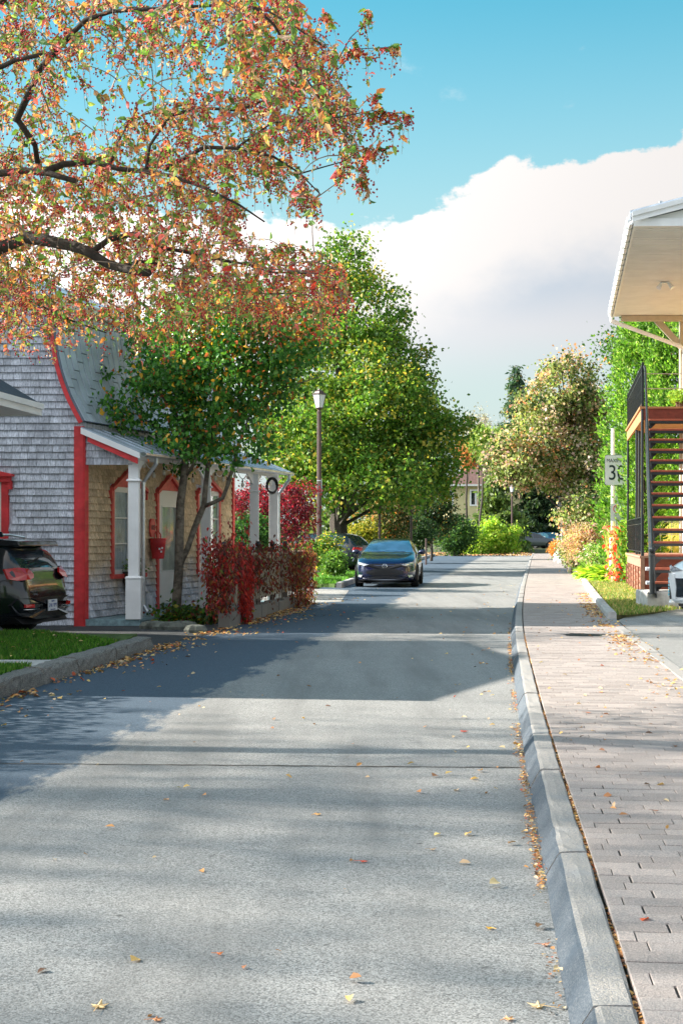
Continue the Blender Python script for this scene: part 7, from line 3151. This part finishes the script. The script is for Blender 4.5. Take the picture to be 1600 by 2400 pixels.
# ---- blue hatchback facing the camera -----------------------------------------
L = 4.46
blue, patch, half, sfor = make_car(
    'blue_hatchback', 'shiny dark blue hatchback parked at the left kerb facing the camera', L,
    [(0, .66), (.06, .74), (.25, .82), (.6, .90), (1.0, .965), (1.38, 1.01), (1.7, 1.16), (2.05, 1.31), (2.35, 1.395), (2.8, 1.43), (3.3, 1.41), (3.75, 1.33), (4.1, 1.14), (4.3, .98), (4.46, .8)],
    [(0, .60), (.25, .73), (.6, .83), (1.38, .93), (2.3, .96), (3.4, 1.0), (4.1, 1.02), (4.3, .93), (4.46, .76)],
    [(0, .58), (.08, .70), (.25, .81), (.5, .87), (.9, .898), (1.5, .90), (3.4, .90), (4.0, .86), (4.3, .79), (4.46, .66)],
    [(0, .44), (.25, .60), (.9, .70), (1.38, .76), (1.8, .68), (2.3, .60), (3.2, .59), (4.1, .62), (4.46, .5)],
    [(0, .24), (.3, .17), (4.1, .18), (4.46, .34)],
    1.38, 2.25, 3.75, 4.12, [(1.75, 2.62), (2.72, 3.45)], 'car_blue', (0.93, 3.65), 0.33, 0.78, 'windscreen')
lean = lambda z: max(0, (z - 0.66)) * 0.7
grille = [(-.54, .655), (-.36, .69), (.36, .69), (.54, .655), (.62, .57), (.52, .40), (.36, .345), (-.36, .345), (-.52, .40), (-.62, .57)]
patch(grille, 'front', 0.012, 'black_plastic', 'grille', lean=lean)
patch([(-.62, .30), (-.50, .33), (.50, .33), (.62, .30), (.50, .26), (-.50, .26)], 'front', 0.014, 'black_plastic', 'lower_intake')
patch([(-.70, .235), (.70, .235), (.66, .215), (-.66, .215)], 'front', 0.02, 'rim', 'lip_trim')
patch([(-.88, .20), (.88, .20), (.80, .14), (-.80, .14)], 'front', 0.0, 'black_plastic', 'skirt', depth=0.3)
for sg_ in (1, -1):
    patch(mirror(sg_, [(.47, .672), (.60, .700), (.75, .735), (.82, .73), (.80, .685), (.70, .655), (.56, .640)]), 'front', 0.016, 'headlight', 'headlight', lean=lean)
    patch(mirror(sg_, [(.50, .655), (.62, .632), (.78, .655), (.77, .645), (.62, .622), (.51, .645)]), 'front', 0.022, 'chrome', 'light_trim', lean=lean)
    patch(mirror(sg_, [(.66, .36), (.78, .37), (.80, .31), (.70, .29)]), 'front', 0.012, 'headlight', 'fog_lamp')
    # mirrors
    mb = MB()
    mb.ball((sg_ * 1.0, L / 2 - 1.75, 1.02), 0.10, 10, 7, (1.15, 0.7, 0.75))
    mb.tube([(sg_ * 0.86, L / 2 - 1.72, 0.97), (sg_ * 0.95, L / 2 - 1.74, 1.0)], 0.03, 6)
    mb.build('wing_mirror', 'car_blue', blue, smooth=True)
# winged ring badge
mb = MB()
yb = L / 2 - sfor(0.05, 'front') + 0.04 - lean(.625)
mb.tube([(0.068 * math.cos(a), yb, .625 + 0.054 * math.sin(a)) for a in np.linspace(0, 2 * math.pi, 25)], 0.009, 6, cap=False)
mb.tube([(-0.062, yb, .64), (-0.035, yb + .004, .648), (-0.012, yb + .004, .622), (0, yb + .004, .612), (0.012, yb + .004, .622), (0.035, yb + .004, .648), (0.062, yb, .64)], 0.009, 6)
mb.build('badge', 'chrome', blue)
# wipers, roof aerial
mb = MB()
mb.tube([(-0.5, L / 2 - 1.42, 1.035), (0.1, L / 2 - 1.47, 1.055)], 0.008, 4)
mb.tube([(0.1, L / 2 - 1.41, 1.035), (0.62, L / 2 - 1.46, 1.045)], 0.008, 4)
mb.build('wiper', 'black_plastic', blue)
# door lines and handles on both flanks
mb = MB()
for sg_ in (1, -1):
    for s_ in (1.62, 2.67, 3.5):
        mb.tube([(sg_ * (half(s_) * 1.0 + 0.001), L / 2 - s_, z) for z in (0.32, 0.6)] + [(sg_ * half(s_) * 0.985, L / 2 - s_, 0.86)], 0.005, 4, cap=False)
mb.build('door_seam', 'black_plastic', blue)
mb = MB()
for sg_ in (1, -1):
    for s_ in (2.5, 3.3):
        mb.box(sg_ * half(s_) * 0.99 - 0.02, sg_ * half(s_) * 0.99 + 0.02, L / 2 - s_ - 0.09, L / 2 - s_ + 0.09, 0.80, 0.83)
mb.build('door_handle', 'car_blue', blue)
# chrome-less dash and seats show dimly through the screen
bc = G(902, 1378)
hd = Vector((-0.105, -1)).normalized()
blue.rotation_euler = (0, 0, math.atan2(hd.y, hd.x) - math.pi / 2)
blue.location = (bc.x - hd.x * (L / 2), bc.y + 0.25 - hd.y * (L / 2), 0.0)

# ---- black crossover at the left edge, rear towards the street -------------------
L = 4.4
suv, patch, half, sfor = make_car(
    'black_crossover', 'glossy black crossover with red tail lights backed towards the street beside the house', L,
    [(0, .72), (.1, .86), (.5, .98), (1.0, 1.04), (1.3, 1.09), (1.8, 1.32), (2.2, 1.45), (2.8, 1.48), (3.5, 1.45), (3.9, 1.40), (4.02, 1.36), (4.18, 1.18), (4.32, 1.02), (4.37, .85), (4.40, .60)],
    [(0, .66), (.5, .86), (1.3, .98), (2.3, 1.02), (3.5, 1.05), (4.0, 1.06), (4.25, 1.0), (4.37, .80), (4.40, .56)],
    [(0, .60), (.12, .76), (.4, .87), (1.0, .905), (3.6, .905), (4.0, .885), (4.2, .85), (4.32, .79), (4.40, .68)],
    [(0, .5), (1.3, .78), (1.8, .68), (2.3, .63), (3.6, .61), (4.1, .66), (4.4, .6)],
    [(0, .28), (.3, .2), (3.9, .2), (4.2, .26), (4.40, .36)],
    1.3, 2.15, 3.98, 4.27, [(1.6, 2.55), (2.65, 3.4), (3.48, 3.82)], 'car_black', (0.85, 3.52), 0.36, 0.78)
rl = lambda z: 0.0 if z < 0.85 else (z - 0.85) * 0.55
for sg_ in (1, -1):
    patch(mirror(sg_, [(.44, .94), (.52, 1.01), (.74, 1.03), (.84, 1.01), (.845, .87), (.80, .85), (.62, .865), (.50, .885)]), 'rear', 0.015, 'tail_red', 'tail_light', lean=rl)
    patch(mirror(sg_, [(.56, .465), (.74, .47), (.74, .515), (.58, .515)]), 'rear', 0.045, 'tail_red', 'reflector')
    patch(mirror(sg_, [(.42, .435), (.75, .44), (.75, .45), (.42, .445)]), 'rear', 0.05, 'chrome', 'bumper_trim')
    mb = MB()
    mb.tube([(sg_ * 0.60, L / 2 - 1.9, 1.45), (sg_ * 0.60, L / 2 - 2.1, 1.50), (sg_ * 0.59, L / 2 - 3.5, 1.49), (sg_ * 0.59, L / 2 - 3.75, 1.45)], 0.018, 6)
    mb.build('roof_rail', 'galvanised', suv)
    mb = MB()
    mb.ball((sg_ * 1.02, L / 2 - 1.7, 1.1), 0.12, 10, 7, (1.1, 0.6, 0.8))
    mb.build('wing_mirror', 'car_black', suv, smooth=True)
    patch(mirror(sg_, [(.55, .72), (.8, .80), (.84, .72), (.6, .66)]), 'front', 0.015, 'headlight', 'headlight')
# bumper, spoiler, plate
patch([(-.80, .60), (.80, .60), (.84, .50), (.80, .36), (.50, .30), (-.50, .30), (-.80, .36), (-.84, .50)], 'rear', 0.03, 'car_black', 'rear_bumper', depth=0.15)
patch([(-.82, .34), (.82, .34), (.76, .24), (-.76, .24)], 'rear', 0.02, 'black_plastic', 'lower_valance', depth=0.25)
mb = MB()
mb.prism([(-.66, -L / 2 + .55, 1.43), (-.66, -L / 2 + .18, 1.405), (-.64, -L / 2 + .15, 1.33), (-.66, -L / 2 + .45, 1.32)], (1.32, 0, 0))
mb.build('roof_spoiler', 'car_black', suv, bevel=0.015)
mb = MB()
mb.box(-0.15, 0.15, -L / 2 - 0.062, -L / 2 - 0.05, 0.40, 0.56)
pl = mb.build('number_plate', 'plate', suv)
for body_, sz_, dz_ in (('Z41 YPT', 0.075, 0.475), ('Québec', 0.032, 0.538), ('Je me souviens', 0.026, 0.418)):
    text_part(body_, sz_, (0, -L / 2 - 0.064, dz_), (R(90), 0, 0), 'plate_blue', pl, name='lettering')
for k, (x, z) in enumerate(((-.45, .69), (-.42, .645))):
    text_part('SPORT' if k == 5 else 'AWD' if k else 'HYBRID', 0.05, (x, -L / 2 + 0.005, z), (R(90), 0, 0), 'chrome', suv, name='tailgate_lettering')
mb = MB()
mb.prism([(0.0, -L / 2 + 0.9, 1.46), (0.0, -L / 2 + 0.72, 1.455), (0.0, -L / 2 + 0.74, 1.53), (0.0, -L / 2 + 0.78, 1.54)], (0.03, 0, 0))
mb.build('aerial_fin', 'car_blue', suv)
mb = MB()
mb.tube([(-0.35, -L / 2 + 0.165, 1.09), (0.1, -L / 2 + 0.2, 1.16)], 0.01, 4)
mb.build('rear_wiper', 'black_plastic', suv)
hd = Vector((-0.975, 0.22)).normalized()
rc = Vector((-4.22, 20.55))
suv.rotation_euler = (0, 0, math.atan2(hd.y, hd.x) - math.pi / 2)
suv.location = (rc.x + hd.x * L / 2, rc.y + hd.y * L / 2, 0.0)

# ---- dark hatchback in the side drive, seen behind the lamp -----------------------
L = 4.5
drk, patch, half, sfor = make_car(
    'dark_hatchback', 'dark car with a red tail light parked between the lamp post and the blue car', L,
    [(0, .72), (.1, .86), (.5, .98), (1.3, 1.07), (1.8, 1.35), (2.2, 1.5), (2.8, 1.54), (3.5, 1.5), (3.9, 1.43), (4.25, 1.12), (4.4, .95), (4.5, .6)],
    [(0, .66), (.5, .86), (1.3, .98), (2.3, 1.02), (4.0, 1.05), (4.4, .88), (4.5, .56)],
    [(0, .60), (.12, .76), (.4, .87), (1.0, .905), (3.8, .905), (4.2, .85), (4.5, .68)],
    [(0, .5), (1.3, .78), (1.8, .68), (2.3, .63), (3.6, .61), (4.5, .6)],
    [(0, .28), (.3, .2), (4.2, .24), (4.5, .36)],
    1.3, 2.15, 3.9, 4.3, [(1.6, 2.55), (2.65, 3.5)], 'car_black_far', (0.85, 3.6), 0.34, 0.78)
for sg_ in (1, -1):
    patch(mirror(sg_, [(.5, .86), (.54, .97), (.80, .97), (.82, .86), (.66, .84)]), 'rear', 0.015, 'tail_red', 'tail_light')
    patch(mirror(sg_, [(.55, .72), (.8, .80), (.84, .72), (.6, .66)]), 'front', 0.015, 'headlight', 'headlight')
patch([(-.80, .58), (.80, .58), (.82, .45), (.6, .30), (-.6, .30), (-.82, .45)], 'rear', 0.03, 'car_black_far', 'rear_bumper', depth=0.15)
q = P(800, HY, 54)
drk.rotation_euler = (0, 0, math.atan2(0.45, -0.9) - math.pi / 2)
drk.location = (q.x - 1.0, 54.6, 0.12)

# ---- white crossover at the right edge ---------------------------------------------
L = 4.5
wht, patch, half, sfor = make_car(
    'white_crossover', 'white crossover with mesh grille nosing in at the right edge by the stairs', L,
    [(0, .80), (.08, .93), (.3, 1.0), (.6, 1.04), (1.0, 1.10), (1.3, 1.14), (1.8, 1.42), (2.2, 1.58), (2.8, 1.62), (3.7, 1.56), (4.0, 1.45), (4.3, 1.05), (4.5, .6)],
    [(0, .72), (.3, .90), (1.3, 1.0), (2.3, 1.04), (4.0, 1.08), (4.3, .9), (4.5, .56)],
    [(0, .66), (.1, .79), (.3, .88), (.8, .915), (3.8, .915), (4.2, .85), (4.5, .68)],
    [(0, .5), (1.3, .78), (1.8, .68), (2.3, .63), (3.6, .61), (4.5, .6)],
    [(0, .26), (.3, .2), (4.2, .24), (4.5, .36)],
    1.3, 2.15, 3.95, 4.3, [(1.6, 2.55), (2.65, 3.5)], 'car_white', (0.88, 3.6), 0.36, 0.78)
patch([(-.60, .66), (.60, .66), (.66, .50), (.52, .34), (-.52, .34), (-.66, .50)], 'front', 0.012, 'car_glass', 'grille')
for sg_ in (1, -1):
    patch(mirror(sg_, [(.40, .80), (.60, .86), (.84, .88), (.86, .80), (.70, .77)]), 'front', 0.016, 'headlight', 'headlight')
    patch(mirror(sg_, [(.60, .70), (.84, .72), (.86, .56), (.84, .36), (.66, .30)]), 'front', 0.010, 'black_plastic', 'corner_intake')
    mb = MB()
    for i in range(6):
        for j in range(4):
            x = 0.66 + j * 0.05
            z = 0.36 + i * 0.055
            if x < 0.84:
                y = L / 2 - sfor(x, 'front') + 0.03
                y2 = L / 2 - sfor(x + 0.045, 'front') + 0.03
                mb.tube([(sg_ * x, y, z), (sg_ * (x + 0.022), (y + y2) / 2, z + 0.03), (sg_ * (x + 0.045), y2, z + 0.03)], 0.005, 4)
                mb.tube([(sg_ * x, y, z), (sg_ * (x + 0.045), y2, z)], 0.005, 4)
    mb.build('intake_mesh', 'chrome', wht)
    patch(mirror(sg_, [(.56, .735), (.86, .755), (.87, .72), (.62, .69), (.575, .50), (.60, .30), (.54, .30), (.52, .50)]), 'front', 0.03, 'car_white', 'intake_surround')
patch([(-.85, .30), (.85, .30), (.80, .24), (-.80, .24)], 'front', 0.03, 'car_white', 'chin', depth=0.1)
hd = Vector((-0.80, -0.60)).normalized()
rt = Vector((hd.y, -hd.x))
nose = P(1567, HY, 23.4)
cpos = Vector((nose.x, nose.y)) - hd * (L / 2)
wht.rotation_euler = (0, 0, math.atan2(hd.y, hd.x) - math.pi / 2)
wht.location = (cpos.x + 0.62, cpos.y + 0.35, 0.10)

# ---- two far cars ---------------------------------------------------------------------
L = 4.6
gry, patch, half, sfor = make_car(
    'grey_suv', 'grey car parked sideways in the shade at the far end of the street', L,
    [(0, .8), (.1, .92), (.6, 1.04), (1.3, 1.12), (1.8, 1.42), (2.2, 1.6), (2.8, 1.66), (3.9, 1.62), (4.3, 1.3), (4.6, .7)],
    [(0, .7), (.5, .92), (1.3, 1.02), (4.0, 1.08), (4.4, .9), (4.6, .6)],
    [(0, .62), (.3, .86), (1.0, .92), (3.9, .92), (4.3, .86), (4.6, .7)],
    [(0, .5), (1.3, .78), (1.8, .7), (2.3, .65), (3.8, .64), (4.6, .6)],
    [(0, .3), (.3, .22), (4.3, .24), (4.6, .36)],
    1.3, 2.15, 4.0, 4.4, [(1.6, 2.55), (2.65, 3.4), (3.5, 3.9)], 'car_grey', (0.9, 3.7), 0.36, 0.78)
for sg_ in (1, -1):
    patch(mirror(sg_, [(.5, .78), (.8, .84), (.84, .76), (.6, .72)]), 'front', 0.015, 'headlight', 'headlight')
    patch(mirror(sg_, [(.55, .9), (.8, .95), (.84, .8), (.6, .78)]), 'rear', 0.015, 'tail_red', 'tail_light')
q = P(1258, HY, 138)
gry.location = (q.x, 141, 0.36)
gry.rotation_euler = (0, 0, R(-78))
far2 = copy_tree(gry)
far2.name = 'blue_car'
q = P(1297, HY, 141)
far2.location = (q.x, 143, 0.36)
far2.rotation_euler = (0, 0, R(-155))
far2['label'] = 'blue car standing right of the grey one at the far end of the street'
for c in far2.children:
    if c.name.startswith('body'):
        c.data = c.data.copy()
        c.data.materials.clear()
        c.data.materials.append(M['car_blue'])
gry['group'] = far2['group'] = 'distant cars at the street end'
